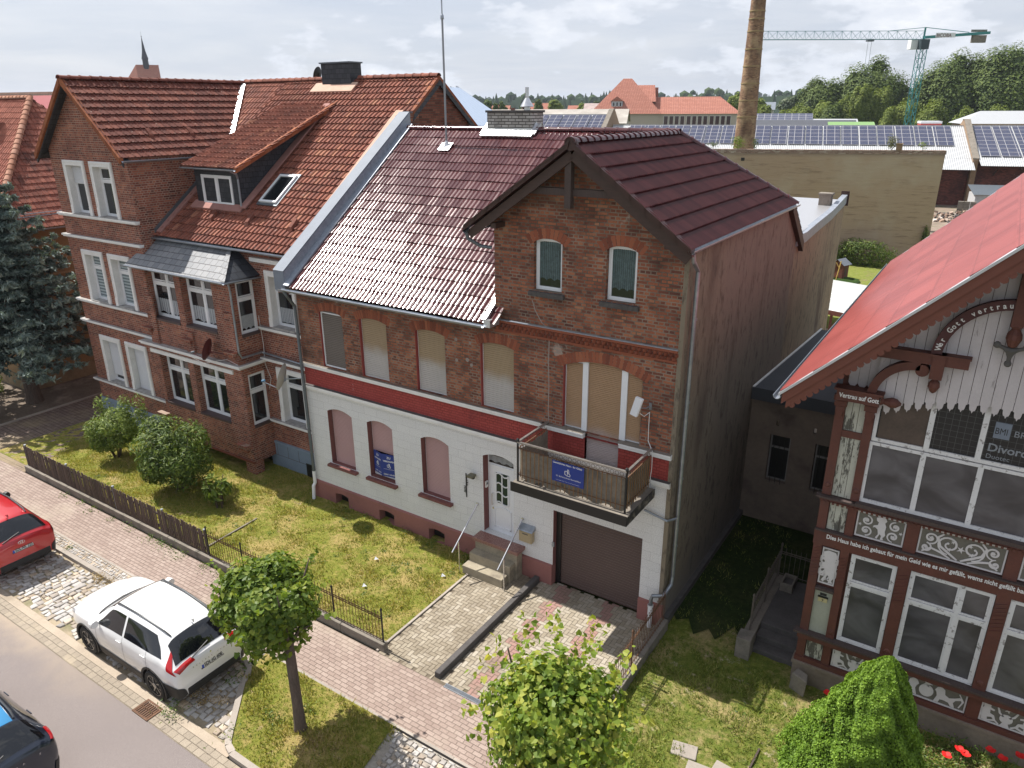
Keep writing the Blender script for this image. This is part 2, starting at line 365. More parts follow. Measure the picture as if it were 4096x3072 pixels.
# ---------------------------------------------------------------- facade tools
class Fac:
    """a vertical wall plane: u along it, d outward, z up"""
    def __init__(s, o, U, Nn): s.o = Vector(o); s.U = Vector(U); s.N = Vector(Nn)
    def p(s, u, d, z): return s.o+s.U*u+s.N*d+Vector((0,0,z))
    def box(s, mb, u0, u1, d0, d1, z0, z1, tint=None): return mb.obox(s.p(u0,d0,z0), s.U*(u1-u0), s.N*(d1-d0), (0,0,z1-z0), tint)
def wall(mb, f, u0, u1, z0, z1, holes, dep=0.3, d=0.0):
    us = sorted({u0, u1, *[h[0] for h in holes], *[h[1] for h in holes]}); zs = sorted({z0, z1, *[h[2] for h in holes], *[h[3] for h in holes], *[h[3]-h[4] for h in holes]})
    us = [u for u in us if u0-1e-6 <= u <= u1+1e-6]; zs = [z for z in zs if z0-1e-6 <= z <= z1+1e-6]
    def inside(u, z):
        for h in holes:
            if h[0] < u < h[1] and h[2] < z < h[3]: return True
        return False
    for i in range(len(us)-1):
        for j in range(len(zs)-1):
            if not inside((us[i]+us[i+1])/2, (zs[j]+zs[j+1])/2):
                mb.poly([f.p(us[i],d,zs[j]), f.p(us[i+1],d,zs[j]), f.p(us[i+1],d,zs[j+1]), f.p(us[i],d,zs[j+1])])
    for h in holes:
        a, b, c, e, rise = h[:5]; dp = h[5] if len(h) > 5 else dep
        cur = arc(a, b, e, rise)
        for k in range(len(cur)-1):
            (ua, za), (ub, zb) = cur[k], cur[k+1]
            if rise > 0 and e <= z1+1e-6: mb.poly([f.p(ua,d,za), f.p(ub,d,zb), f.p(ub,d,e), f.p(ua,d,e)])
            mb.poly([f.p(ua,d,za), f.p(ua,d-dp,za), f.p(ub,d-dp,zb), f.p(ub,d,zb)])
        c2 = max(c, z0)
        mb.poly([f.p(a,d,c2), f.p(a,d-dp,c2), f.p(a,d-dp,e-rise), f.p(a,d,e-rise)])
        mb.poly([f.p(b,d,c2), f.p(b,d,e-rise), f.p(b,d-dp,e-rise), f.p(b,d-dp,c2)])
        if c >= z0-1e-6: mb.poly([f.p(a,d,c2), f.p(b,d,c2), f.p(b,d-dp,c2), f.p(a,d-dp,c2)])
    return mb
def arc(a, b, top, rise, n=8):
    if rise <= 0: return [(a, top), (b, top)]
    w = (b-a)/2; r = (w*w+rise*rise)/(2*rise); c = (a+b)/2; zc = top-r; out = []
    t0 = math.asin(w/r)
    for k in range(n+1):
        t = -t0+2*t0*k/n; out.append((c+r*math.sin(t), zc+r*math.cos(t)))
    return out
def brick_arch(f, mb, a, b, top, rise, h=0.25, d=0.004, n=None, over=0.10):
    n = n or int((b-a+2*over)/0.078); w = (b-a)/2; r = (w*w+rise*rise)/(2*rise) if rise > 0 else 50.0; c = (a+b)/2; zc = top-r
    t0 = math.asin(min(1, (w+over)/r)) if rise > 0 else (w+over)/r
    for k in range(n):
        ta = -t0+2*t0*(k+0.07)/n; tb = -t0+2*t0*(k+0.93)/n
        q = [(c+rr*math.sin(t), zc+rr*math.cos(t)) for rr, t in ((r+0.005, ta), (r+0.005, tb), (r+h, tb), (r+h, ta))]
        mb.prism([f.p(u, d, z) for u, z in q], -f.N*(d+0.02), random.random())
def ribs(f, mb, u0, u1, z0, z1, d, pitch=0.05, dp=0.02):
    """roller shutter: a profiled curtain of horizontal slats"""
    n = max(2, int((z1-z0)/pitch)); hh = (z1-z0)/n; vs = []; fs = []
    for k in range(n):
        z = z0+k*hh
        for zz, dd in ((z, 0), (z+0.2*hh, dp), (z+0.75*hh, dp*0.8)): vs += [f.p(u0, d+dd, zz), f.p(u1, d+dd, zz)]
    vs += [f.p(u0, d, z1), f.p(u1, d, z1)]
    m = len(vs)//2
    fs = [(2*i, 2*i+1, 2*i+3, 2*i+2) for i in range(m-1)]
    mb.add(vs, fs)
def window(f, parent, u0, u1, z0, z1, d, fw=0.06, cols=(), rows=(), rise=0.0, mframe=None, mglass=None, shutter=None, curtain=None, sash=True, name='window', label=None, rowcols=None):
    """frame (part) with panes / shutter / curtain as sub-parts. cols, rows: fractions. shutter=(material, z_from). curtain=(material, z0, z1, scallop)"""
    mframe = mframe or m_white; mglass = mglass or m_glass
    mb = MB(); D = 0.05
    f.box(mb, u0, u0+fw, d-D, d, z0, z1); f.box(mb, u1-fw, u1, d-D, d, z0, z1)
    f.box(mb, u0+fw, u1-fw, d-D, d, z0, z0+fw*1.1)
    if rise > 0:
        cu = arc(u0, u1, z1, rise)
        for k in range(len(cu)-1):
            (ua, za), (ub, zb) = cu[k], cu[k+1]
            mb.prism([f.p(ua, d+0.001, za-fw*1.3), f.p(ub, d+0.001, zb-fw*1.3), f.p(ub, d+0.001, zb), f.p(ua, d+0.001, za)], -f.N*D)
    else: f.box(mb, u0+fw, u1-fw, d-D, d, z1-fw, z1)
    zr = [z0+(z1-z0)*r for r in rows]; uc = [u0+(u1-u0)*c for c in cols]
    for z in zr: f.box(mb, u0+fw, u1-fw, d-D+0.004, d+0.004, z-fw*0.75, z+fw*0.75)
    lv = [z0]+zr+[z1]
    for i, c in enumerate(uc):
        segs = range(len(lv)-1) if rowcols is None else rowcols
        for k in segs: f.box(mb, c-fw*0.7, c+fw*0.7, d-D+0.002, d+0.002, lv[k]+fw*0.5, lv[k+1]-fw*0.5)
    if sash:   # casement frames inside the outer frame
        ul = [u0]+uc+[u1]
        for i in range(len(ul)-1):
            for k in range(len(lv)-1):
                a, b = ul[i]+fw*(1 if i == 0 else 0.7), ul[i+1]-fw*(1 if i == len(ul)-2 else 0.7); c, e = lv[k]+fw*1.0, lv[k+1]-fw*0.9; s_ = fw*0.62
                for bx in ((a, a+s_, c, e), (b-s_, b, c, e), (a+s_, b-s_, c, c+s_), (a+s_, b-s_, e-s_, e)): f.box(mb, bx[0], bx[1], d-D, d-0.012, bx[2], bx[3])
    o = mb.build(name, mframe, parent)
    if label: o['label'] = label
    g = MB(); g.poly([f.p(u0+fw*0.5, d-0.035, z0+fw*0.5), f.p(u1-fw*0.5, d-0.035, z0+fw*0.5), f.p(u1-fw*0.5, d-0.035, z1-fw*0.3), f.p(u0+fw*0.5, d-0.035, z1-fw*0.3)])
    g.build('pane', mglass, o)
    if shutter:
        s = MB(); ribs(f, s, u0+0.012, u1-0.012, shutter[1], z1-0.01, d+0.012); f.box(s, u0+0.012, u1-0.012, d+0.004, d+0.03, shutter[1]-0.03, shutter[1]); s.build('shutter', shutter[0], o)
    if curtain:
        cmb = MB(); cm, c0, c1, sc = curtain; nn = 36; vs = []
        for k in range(nn+1):
            t = k/nn; u = u0+fw*1.3+(u1-u0-2.6*fw)*t; low = c0+sc*abs(math.sin(t*math.pi*3.0)); dd = d-0.031+0.006*math.sin(k*2.1)
            vs += [f.p(u, dd, low), f.p(u, dd, c1+0.01*math.sin(k*2.1))]
        cmb.add(vs, [(2*i, 2*i+2, 2*i+3, 2*i+1) for i in range(nn)]); cmb.build('curtain', cm, o)
    return o

# ---------------------------------------------------------------- roofs
PROFS = {
 'roll': ([0, .08, .16, .24, .34, .5, .6, .7, .84, .95], lambda t: max(0, math.sin(min(t/0.34, 1)*math.pi))*1.0+0.0*t+ (0.35*math.exp(-((t-.66)/.08)**2))),
 'mould': ([0, .05, .11, .17, .24, .36, .5, .55, .61, .67, .74, .86], lambda t: max(math.exp(-((t-.11)/.06)**4), math.exp(-((t-.61)/.06)**4))),
 'ripple': ([0, .25, .5, .75], lambda t: math.sin(2*math.pi*t)*0.5+0.5),
 'flat': ([0, .97], lambda t: 0.0),
}
def tiles(name, O, U, V, ulen, vlen, parent, m, course=0.34, period=0.2, amp=0.028, step=0.03, clip=(), prof='roll', tile=None, stagger=0.0, jitter=0.004, label=None):
    O = np.array(O, float); U = np.array(Vector(U).normalized()); V = np.array(Vector(V).normalized()); Nn = np.cross(U, V)
    ts, fn = PROFS[prof]; nper = int(math.ceil(ulen/period)); us = np.array([k*period+t*period for k in range(nper) for t in ts]+[nper*period])
    hs = np.array([amp*fn((u/period) % 1.0) for u in us]); nc = int(math.ceil(vlen/course)); nU = len(us)
    tile = tile or period; Vs = []; Fs = []; Ts = []
    for j in range(nc):
        sh = (stagger*tile if j % 2 else 0.0)
        hh = hs if sh == 0 else np.array([amp*fn(((u-sh)/period) % 1.0) for u in us])
        jt = RNG.normal(0, jitter, nper+2); jj = jt[((us-sh)/tile).astype(int) % len(jt)]
        v0 = j*course; v1 = min((j+1)*course, vlen)+0.02
        rows = ((v0+0.035, -0.012+0*hh), (v0, hh+step+jj), (v1, hh+0.002))
        base = len(Vs)*nU
        for vv, h in rows: Vs.append(O[None]+us[:, None]*U+vv*V+h[:, None]*Nn)
        tt = RNG.random(nper*3+4)
        for r in range(2):
            a = base+r*nU
            idx = np.arange(nU-1); Fs.append(np.stack([a+idx, a+idx+1, a+nU+idx+1, a+nU+idx], 1)); Ts.append(tt[((us[:-1]+1e-6-sh)/tile+1).astype(int) % len(tt)])
    mb = MB(); mb.arr(np.concatenate(Vs), np.concatenate(Fs), np.concatenate(Ts))
    o = mb.build(name, m, parent, clip=[(tuple(c), tuple(nn)) for c, nn in clip])
    o.data.polygons.foreach_set('use_smooth', [True]*len(o.data.polygons)); o.data.set_sharp_from_angle(angle=R(40))
    if label: o['label'] = label
    return o
def ridge_caps(mb, p0, p1, r=0.12, ln=0.36, up=(0,0,1)):
    p0 = Vector(p0); p1 = Vector(p1); d = (p1-p0); n = max(1, int(d.length/ln)); d /= n; dn = d.normalized(); a = dn.cross(Vector(up)).normalized(); b = a.cross(dn)
    for i in range(n):
        q0 = p0+d*i; q1 = p0+d*(i+1.06); t = random.random(); vs = []; k = 8
        for q, rr in ((q0, r*0.9), (q0, r*1.12), (q0+dn*0.05, r*1.12), (q0+dn*0.06, r), (q1, r*0.92)):
            for s_ in range(k+1):
                th = math.pi*s_/k; vs.append(q+a*math.cos(th)*rr+b*math.sin(th)*rr*0.85)
        mb.add(vs, [(e*(k+1)+s_, e*(k+1)+s_+1, (e+1)*(k+1)+s_+1, (e+1)*(k+1)+s_) for e in range(4) for s_ in range(k)], t)

# ---------------------------------------------------------------- foliage
def leaf_mesh(name, C, Nrm, size, m, parent=None, kind='leaf', org=None, tints=None):
    """many leaf sized faces: C centres (n,3), Nrm facing directions (n,3), size (n,)"""
    n = len(C); C = np.asarray(C, float); Z = np.asarray(Nrm, float); Z /= np.linalg.norm(Z, axis=1, keepdims=True)+1e-9
    A = RNG.normal(size=(n, 3)); X = np.cross(Z, A); X /= np.linalg.norm(X, axis=1, keepdims=True)+1e-9; Y = np.cross(Z, X)
    if kind == 'leaf':   # folded heart shaped leaf, 6 points
        pts = [(0,-.5,0), (.42,-.05,.10), (.34,.38,.07), (0,.28,-.02), (-.34,.38,.07), (-.42,-.05,.10)]; faces = [(0,1,2,3), (0,3,4,5)]
    elif kind == 'long': pts = [(0,-.6,0), (.2,0,.05), (0,.6,-.05), (-.2,0,.05)]; faces = [(0,1,2,3)]
    elif kind == 'tuft': pts = [(-.5,-.4,0), (.1,-.5,.15), (.5,.1,0), (-.1,.5,.12)]; faces = [(0,1,2,3)]
    k = len(pts); V = np.zeros((n, k, 3)); s_ = np.asarray(size)[:, None]
    for i, (a, b, c) in enumerate(pts): V[:, i] = C+X*a*s_+Y*b*s_+Z*c*s_
    base = (np.arange(n)*k)[:, None]
    F = np.concatenate([base+np.array(f)[None] for f in faces]); T = RNG.random(n) if tints is None else np.asarray(tints)
    mb = MB(); mb.arr(V.reshape(-1, 3), F, np.tile(T, len(faces)))
    return mb.build(name, m, parent, org=org)
def M_leaf(name, dark, mid, light, transl=0.35, rough=0.45, thr=(0.0, 0.55, 1.0)):
    n = NT(name); t = n.attr(); t = n.math('ADD', n.math('MULTIPLY', t, 0.7), n.math('MULTIPLY', n.noise(1.3, 3, 0.6), 0.3))
    c = n.ramp(t, [(0.15, dark), (0.5, mid), (0.85, light)])
    n.fin(c, rough, 0.0, 0.35)
    tr = n.n('ShaderNodeBsdfTranslucent'); n.set(tr.inputs[0], n.mix(1.0, c, (1.25, 1.25, 0.5, 1), 'MULTIPLY'))
    ms = n.n('ShaderNodeMixShader'); ms.inputs[0].default_value = transl; n.t.links.new(n.b.outputs[0], ms.inputs[1]); n.t.links.new(tr.outputs[0], ms.inputs[2]); n.t.links.new(ms.outputs[0], n.out.inputs[0])
    return n.m
LAST = {}
def blob_points(n, center, rad, lumps=14, lump_r=0.42, shell=0.55, squash=1.0, down=0.35, jit=0.45):
    """leaf positions in an uneven crown made of overlapping lumps; returns centres and outward directions"""
    c = np.array(center, float); rad = np.array(rad, float); L = RNG.normal(size=(lumps, 3)); L /= np.linalg.norm(L, axis=1, keepdims=True)
    L[:, 2] = np.where(L[:, 2] < -down, -L[:, 2]*0.5, L[:, 2]); Lr = lump_r*(0.75+0.5*RNG.random(lumps)); Lc = L*(1-Lr[:, None]*0.9)*(0.85+0.2*RNG.random((lumps, 1)))
    LAST['c'] = c+Lc*rad; LAST['r'] = Lr[:, None]*rad
    k = RNG.integers(0, lumps, n); d = RNG.normal(size=(n, 3)); d /= np.linalg.norm(d, axis=1, keepdims=True)
    r = Lr[k]*(shell+(1-shell)*RNG.random(n)**0.5)
    P = Lc[k]+d*r[:, None]; core = RNG.random(n) < 0.22; Q = RNG.normal(size=(n, 3)); Q /= np.linalg.norm(Q, axis=1, keepdims=True); P[core] = (Q*(0.45+0.4*RNG.random((n, 1))))[core]
    Dn = d*0.6+P/np.maximum(np.linalg.norm(P, axis=1, keepdims=True), 0.2)*0.6+np.array([0,0,0.45])
    return c+P*rad, Dn+RNG.normal(size=(n, 3))*jit
def limbs(mb, base, top, r0, r1, crown_c, crown_r, n=6, bend=0.1):
    base = Vector(base); top = Vector(top); pts = []
    for i in range(6):
        t = i/5; pts.append(base.lerp(top, t)+Vector((math.sin(t*4)*bend*0.3, math.cos(t*3)*bend*0.3, 0)))
    mb.tube(pts, [r0*1.35]+[r0+(r1-r0)*i/4 for i in range(5)], 8)
    for k in range(n):
        a = 2*math.pi*k/n+random.random(); s0 = base.lerp(top, 0.72+0.27*random.random()); e = Vector(crown_c)+Vector((math.cos(a)*crown_r[0]*0.75, math.sin(a)*crown_r[1]*0.75, (random.random()*0.9-0.25)*crown_r[2]))
        mid_ = s0.lerp(e, 0.5)+Vector((0,0,0.12*crown_r[2])); mb.tube([s0, mid_, e], [r1*0.6, r1*0.35, r1*0.12], 6)
# ================================================================ GROUND
def sheet(name, m, x0, x1, y0, y1, z, nx=1, ny=1, rough=0.0, kind='structure', label=None):
    mb = MB(); xs = np.linspace(x0, x1, nx+1); ys = np.linspace(y0, y1, ny+1)
    P = [(x, y, z+(rough*(random.random()-0.5) if 0 < i < nx and 0 < j < ny else 0)) for j, y in enumerate(ys) for i, x in enumerate(xs)]
    mb.add(P, [(j*(nx+1)+i, j*(nx+1)+i+1, (j+1)*(nx+1)+i+1, (j+1)*(nx+1)+i) for j in range(ny) for i in range(nx)])
    return tag(mb.build(name, m), kind=kind)
def polysheet(name, m, pts, z):
    mb = MB(); mb.poly([(x, y, z) for x, y in pts]); return tag(mb.build(name, m), kind='structure')
def M_grass(name, g1, g2, dry, soil, dryness=0.5):
    n = NT(name); a = n.noise(0.9, 5, 0.62); b = n.noise(7, 5, 0.7); c = n.noise(45, 4, 0.7)
    col = n.mix(n.mr(b, 0.35, 0.65), g1, g2)
    col = n.mix(n.mr(n.math('ADD', n.math('MULTIPLY', a, 0.65), n.math('MULTIPLY', b, 0.35)), 0.52-0.12*dryness, 0.70-0.12*dryness), col, dry)
    col = n.mix(n.math('MULTIPLY', n.mr(n.noise(2.6, 5, 0.7, off=(4,8,1)), 0.60, 0.70), 0.8), col, soil)
    col = n.mix(1.0, col, n.comb(*[n.mr(c, 0.25, 0.75, 0.55, 1.45, False)]*3), 'MULTIPLY')
    n.bump(n.math('ADD', c, n.math('MULTIPLY', b, 0.6)), 0.9, 0.05)
    return n.fin(col, 0.95, 0, 0.15)
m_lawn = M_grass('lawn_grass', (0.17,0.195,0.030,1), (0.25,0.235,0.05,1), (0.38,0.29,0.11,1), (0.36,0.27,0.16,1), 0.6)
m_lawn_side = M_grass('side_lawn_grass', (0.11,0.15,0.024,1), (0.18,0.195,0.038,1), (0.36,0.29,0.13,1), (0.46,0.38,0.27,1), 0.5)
m_field = M_grass('meadow', (0.15,0.185,0.035,1), (0.22,0.24,0.055,1), (0.22,0.19,0.09,1), (0.25,0.2,0.13,1), 0.3)
sheetG = MB(); sheetG.poly([(3400*math.cos(t*math.pi/16), 3400*math.sin(t*math.pi/16), -0.16) for t in range(32)])
tag(sheetG.build('ground', M_grass('open_ground', (0.06,0.085,0.025,1), (0.10,0.12,0.04,1), (0.16,0.14,0.075,1), (0.2,0.17,0.12,1), 0.3)), kind='structure')

def M_asphalt():
    n = NT('asphalt'); c = n.ramp(n.noise(220, 3, 0.8), [(0.28, (0.09,0.075,0.07,1)), (0.5, (0.20,0.17,0.162,1)), (0.64, (0.29,0.255,0.24,1)), (0.72, (0.6,0.57,0.54,1))])
    c = n.mix(n.math('MULTIPLY', n.mr(n.noise(0.45, 4, 0.6), 0.35, 0.7), 0.45), c, (0.17,0.145,0.14,1))
    p = n.sep(n.pos); edge = n.mr(n.math('ADD', p[1], n.math('MULTIPLY', n.math('SUBTRACT', n.noise(0.8, 5, 0.65), 0.5), 1.6)), 4.9, 6.0)
    far = n.mr(n.math('MULTIPLY', p[0], -1.0), 13.0, 19.0)
    c = n.mix(n.math('MULTIPLY', n.math('MULTIPLY', edge, far), 0.85), c, (0.36,0.29,0.215,1))
    n.bump(n.noise(160, 3, 0.8), 0.5, 0.01); return n.fin(c, 0.9, 0, 0.3)
sheet('road', M_asphalt(), -90, 45, -9, 5.745, -0.08, 30, 6)
m_block = M_brick('beige_kerb_blocks', [(0.0, (0.25,0.21,0.165,1)), (0.5, (0.29,0.245,0.19,1)), (1.0, (0.33,0.28,0.22,1))], (0.17,0.14,0.105,1), bw=0.22, rh=0.16, ms=0.009, horizontal=True, stain=[((0.42,0.35,0.25,1), 0.5, 0.7, 0.6, 0.8, None)])
sheet('gutter_strip', m_block, -90, 45, 5.745, 6.065, -0.074)
m_sand = M_plain('sandy_concrete', (0.37,0.305,0.235), 0.95, amt=0.22, sc=1.2, sc2=30, bump=0.6, hue=((0.22,0.18,0.13,1), 0.6))
sheet('edging_strip', m_sand, -90, -10.85, 6.065, 6.25, -0.06)
sheet('parking_bay', M_plain('joint_sand', (0.30,0.245,0.17), 1.0, amt=0.3, sc=2, sc2=20, bump=0.8, hue=((0.12,0.13,0.05,1), 0.6)), -60, -10.8, 6.25, 8.02, -0.098, 40, 6, 0.01)
m_stone = NT('granite_setts'); _t = m_stone.attr(); _c = m_stone.ramp(_t, [(0.0, (0.30,0.24,0.18,1)), (0.25, (0.33,0.305,0.28,1)), (0.6, (0.40,0.375,0.35,1)), (0.85, (0.47,0.45,0.425,1)), (1.0, (0.47,0.37,0.26,1))])
_c = m_stone.mix(1.0, _c, m_stone.comb(*[m_stone.mr(m_stone.noise(60, 4, 0.7), 0.3, 0.7, 0.75, 1.2, False)]*3), 'MULTIPLY'); m_stone.bump(m_stone.noise(45, 4, 0.7), 0.5, 0.01); m_stone = m_stone.fin(_c, 0.8, 0, 0.35)
def setts(name, x0, x1, y0, y1, z, sx=0.17, sy=0.13, h=0.03, inside=None, rows_along='x', miss=0.03, jit=0.25):
    mb = MB(); r = random.Random(5)
    a0, a1, b0, b1 = (x0, x1, y0, y1) if rows_along == 'x' else (y0, y1, x0, x1)
    b = b0; row = 0
    while b < b1-0.03:
        bh = min(sy*(0.85+0.3*r.random()), b1-b); a = a0-(r.random()*sx)
        while a < a1:
            w = sx*(0.72+0.6*r.random())
            xa, xb, ya, yb = (a, a+w, b, b+bh) if rows_along == 'x' else (b, b+bh, a, a+w)
            cx, cy = (xa+xb)/2, (ya+yb)/2
            if a >= a0-0.05 and a+w <= a1+0.05 and r.random() > miss and (inside is None or inside(cx, cy)):
                g = 0.012; pts = []
                for (px, py) in ((xa+g, ya+g), (xb-g, ya+g), (xb-g, yb-g), (xa+g, yb-g)):
                    pts.append((px+(r.random()-.5)*sy*jit, py+(r.random()-.5)*sy*jit))
                zt = z+h*(0.75+0.5*r.random()); ins = 0.15
                top = [(px+(cx-px)*ins, py+(cy-py)*ins, zt) for px, py in pts]; mid_ = [(px, py, zt-0.012) for px, py in pts]; bot = [(px, py, z-0.02) for px, py in pts]
                mb.add(bot+mid_+top, [(0,1,5,4),(1,2,6,5),(2,3,7,6),(3,0,4,7),(4,5,9,8),(5,6,10,9),(6,7,11,10),(7,4,8,11),(8,9,10,11)], r.random())
            a += w
        b += bh; row += 1
    o = mb.build(name, m_stone); o.data.polygons.foreach_set('use_smooth', [True]*len(o.data.polygons)); o.data.set_sharp_from_angle(angle=R(50))
    return tag(o, kind='stuff')
def kx(y): return -12.6+max(0, 7.6-y)*0.92+(0.35 if y < 7.6 else 0.35*(8.02-y)/0.42)   # right hand edge of the bay
setts('cobbles', -24, -10.9, 6.31, 7.98, -0.1, 0.175, 0.165, 0.035, inside=lambda x, y: x < kx(y)+0.1 and not (x > -18.6-0.5*(8-y) and x < -17.0 and y > 7.5 and random.random() < 0.5), rows_along='y', jit=0.36)
sheet('verge_strip', m_sand, -60, -12.3, 8.12, 8.44, -0.01)
setts('small_cobbles', -27, -12.5, 8.13, 8.43, -0.015, 0.085, 0.10, 0.025, miss=0.06)
sheet('cobble_apron', M_plain('light_joint_sand', (0.30,0.27,0.23), 1.0, amt=0.3, bump=0.8), -8.55, 6, 6.28, 8.40, -0.01)
setts('pale_cobbles', -8.5, -2.0, 6.3, 8.38, -0.012, 0.13, 0.11, 0.03, inside=lambda x, y: x > -8.45+0.35*(8.38-y), miss=0.02, jit=0.45)
# kerbs
kb = MB()
def kerb_run(mb, pts, w=0.13, z0=-0.16, z1=0.035, seg=1.0):
    for (xa, ya), (xb, yb) in zip(pts[:-1], pts[1:]):
        a = Vector((xa, ya, (z0+z1)/2)); b = Vector((xb, yb, (z0+z1)/2)); n = max(1, int((b-a).length/seg)); d = (b-a)/n
        for i in range(n): mb.bar(a+d*i+d.normalized()*0.004, a+d*(i+1)-d.normalized()*0.004, w, z1-z0, tint=random.random())
kerb_run(kb, [(-60, 8.05), (-13.0, 8.05)]); kerb_run(kb, [(-13.0, 8.055), (-12.75, 8.03), (-12.5, 7.92), (-12.3, 7.72), (-12.2, 7.5), (-11.15, 6.35), (-11.02, 6.24), (-10.8, 6.17)], seg=2)
kerb_run(kb, [(-10.8, 6.15), (8, 6.15)]); tag(kb.build('kerb', m_kerb), kind='structure')
ed = MB(); kerb_run(ed, [(-60, 8.47), (10, 8.47)], w=0.06, z1=0.008); kerb_run(ed, [(-10.38, 9.9), (-10.38, 14.33)], w=0.06, z1=0.045, seg=1.0); tag(ed.build('path_edging', m_kerb), kind='structure')
m_pave = M_brick('red_pavers', [(0.0, (0.255,0.19,0.16,1)), (0.5, (0.30,0.23,0.195,1)), (1.0, (0.35,0.275,0.235,1))], (0.16,0.12,0.095,1), bw=0.205, rh=0.103, ms=0.007, horizontal=True,
    stain=[((0.40,0.34,0.27,1), 0.50, 0.72, 0.55, 0.6, None), ((0.21,0.15,0.13,1), 0.55, 0.75, 0.35, 1.5, None)], bumps=0.7)
sheet('pavement', m_pave, -60, 10, 8.5, 9.9, 0.0)
m_drive_old = M_brick('old_grid_pavers', [(0.0, (0.15,0.10,0.085,1)), (0.5, (0.20,0.145,0.12,1)), (1.0, (0.24,0.18,0.15,1))], (0.04,0.035,0.03,1), bw=0.17, rh=0.17, ms=0.012, off=0.0, horizontal=True, stain=[((0.30,0.24,0.14,1), 0.45, 0.65, 0.6, 0.35, None)])
polysheet('driveway', m_drive_old, [(-60, 9.9), (-27.3, 9.9), (-27.55, 11.2), (-28.3, 12.3), (-30.0, 14.4), (-30.0, 22), (-32.6, 22), (-32.5, 15.5), (-32.4, 11.3), (-60, 11.3)], 0.0)
polysheet('soil_bed', M_plain('mottled_soil', (0.15,0.115,0.085), 1.0, amt=0.4, sc=1.5, sc2=12, bump=0.8, hue=((0.36,0.30,0.25,1), 0.7)), [(-60, 11.3), (-32.4, 11.3), (-32.5, 15.5), (-32.6, 22), (-35.5, 22), (-35.5, 14.4), (-60, 14.4)], 0.012)  # brown soil with paler patches at random
bed = MB(); kerb_run(bed, [(-60, 11.3), (-32.45, 11.3), (-32.6, 22)], w=0.10, z1=0.06); tag(bed.build('bed_edging', m_kerb), kind='structure')
# front lawns
sheet('front_lawn', m_lawn, -30.0, -10.42, 10.2, 15.3, 0.006, 120, 40, 0.035)
gi = MB(); gi.poly([(-12.55,8.44,0.01), (-12.45,7.95,0.01), (-12.2,7.55,0.01), (-11.1,6.35,0.01), (-10.8,6.2,0.01), (-8.1,6.2,0.01), (-8.55,8.44,0.01)][::-1]); tag(gi.build('grass_island', m_lawn), kind='structure')
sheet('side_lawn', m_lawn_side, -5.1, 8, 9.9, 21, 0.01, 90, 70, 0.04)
polysheet('passage_shade_sheet', M_grass('painted_shade_ground', (0.022,0.038,0.010,1), (0.035,0.055,0.014,1), (0.06,0.065,0.022,1), (0.045,0.035,0.025,1), 0.4), [(-5.08,15.1), (-4.85,14.8), (-4.6,15.0), (-4.3,14.5), (-4.05,14.9), (-3.8,14.6), (-3.55,15.3), (-3.3,14.9), (-3.2,15.2), (-1.9,15.0), (-1.9,20.7), (-5.08,20.7)], 0.04)  # dark sheet added to paint the side passage's shade into the ground colour
# herringbone paving
def herring(name, x0, x1, y0, y1, z, tintf, mfun):
    L_, W_ = 0.205, 0.1025; mb = MB(); g = 0.004
    nx, ny = int((x1-x0)/W_)+3, int((y1-y0)/W_)+3
    for r in range(-2, ny):
        for k in range(-2, nx):
            q = (k-r) % 4
            if q not in (0, 3): continue
            a, b, w, h = x0+k*W_, y0+r*W_, (L_ if q == 0 else W_), (W_ if q == 0 else L_)
            if True:
                ca, cb = a+w/2, b+h/2
                if x0 < ca < x1 and y0 < cb < y1:
                    A0, A1, B0, B1 = max(a+g, x0), min(a+w-g, x1), max(b+g, y0), min(b+h-g, y1); zz = z+random.uniform(-0.0015, 0.002)
                    mb.add([(A0,B0,zz-.004),(A1,B0,zz-.004),(A1,B1,zz-.004),(A0,B1,zz-.004),(A0+.006,B0+.006,zz),(A1-.006,B0+.006,zz),(A1-.006,B1-.006,zz),(A0+.006,B1-.006,zz)], [(0,1,5,4),(1,2,6,5),(2,3,7,6),(3,0,4,7),(4,5,6,7)], tintf(ca, cb))
    return tag(mb.build(name, mfun), kind='structure')
n = NT('paver'); _t = n.attr(); _c = n.ramp(_t, [(0.0, (0.25,0.21,0.155,1)), (0.35, (0.34,0.295,0.225,1)), (0.60, (0.41,0.365,0.30,1)), (0.66, (0.30,0.185,0.155,1)), (1.0, (0.335,0.20,0.17,1))])
p_ = n.sep(n.pos)
_c = n.mix(n.math('MULTIPLY', n.mr(n.noise(1.4, 5, 0.65), 0.42, 0.64), n.mr(p_[0], -8.0, -6.9, 0.75, 0.15)), _c, (0.20,0.165,0.12,1)); _c = n.mix(1.0, _c, n.comb(*[n.mr(n.noise(50, 4, 0.7), 0.3, 0.7, 0.82, 1.15, False)]*3), 'MULTIPLY')
n.bump(n.noise(90, 3, 0.7), 0.3, 0.005); m_paver = n.fin(_c, 0.9, 0, 0.3)
def tint_path(x, y): return random.uniform(0.02, 0.48)
def tint_drive(x, y):
    s_ = 0.22*math.sin(y*8.0)*0.6
    for cx in (-7.75, -6.45):
        if abs(x-cx+s_*0.5) < 0.17: return random.uniform(0.70, 0.98)
    return random.uniform(0.15, 0.58)
sheet('path_bed', M_plain('paving_joint', (0.13,0.105,0.075), 1.0, amt=0.3, hue=((0.10,0.11,0.04,1), 0.5)), -10.35, -5.1, 9.9, 14.5, 0.0)
herring('entry_path', -10.33, -8.74, 9.88, 14.34, 0.014, tint_path, m_paver)
herring('garage_drive', -8.53, -5.15, 9.97, 14.55, 0.014, tint_drive, m_paver)
dv = MB(); dv.box(-8.71, -8.56, 10.0, 14.33, -0.02, 0.16); tag(dv.build('divider_kerb', m_concrete_dark, bevel=0.01), kind='structure')
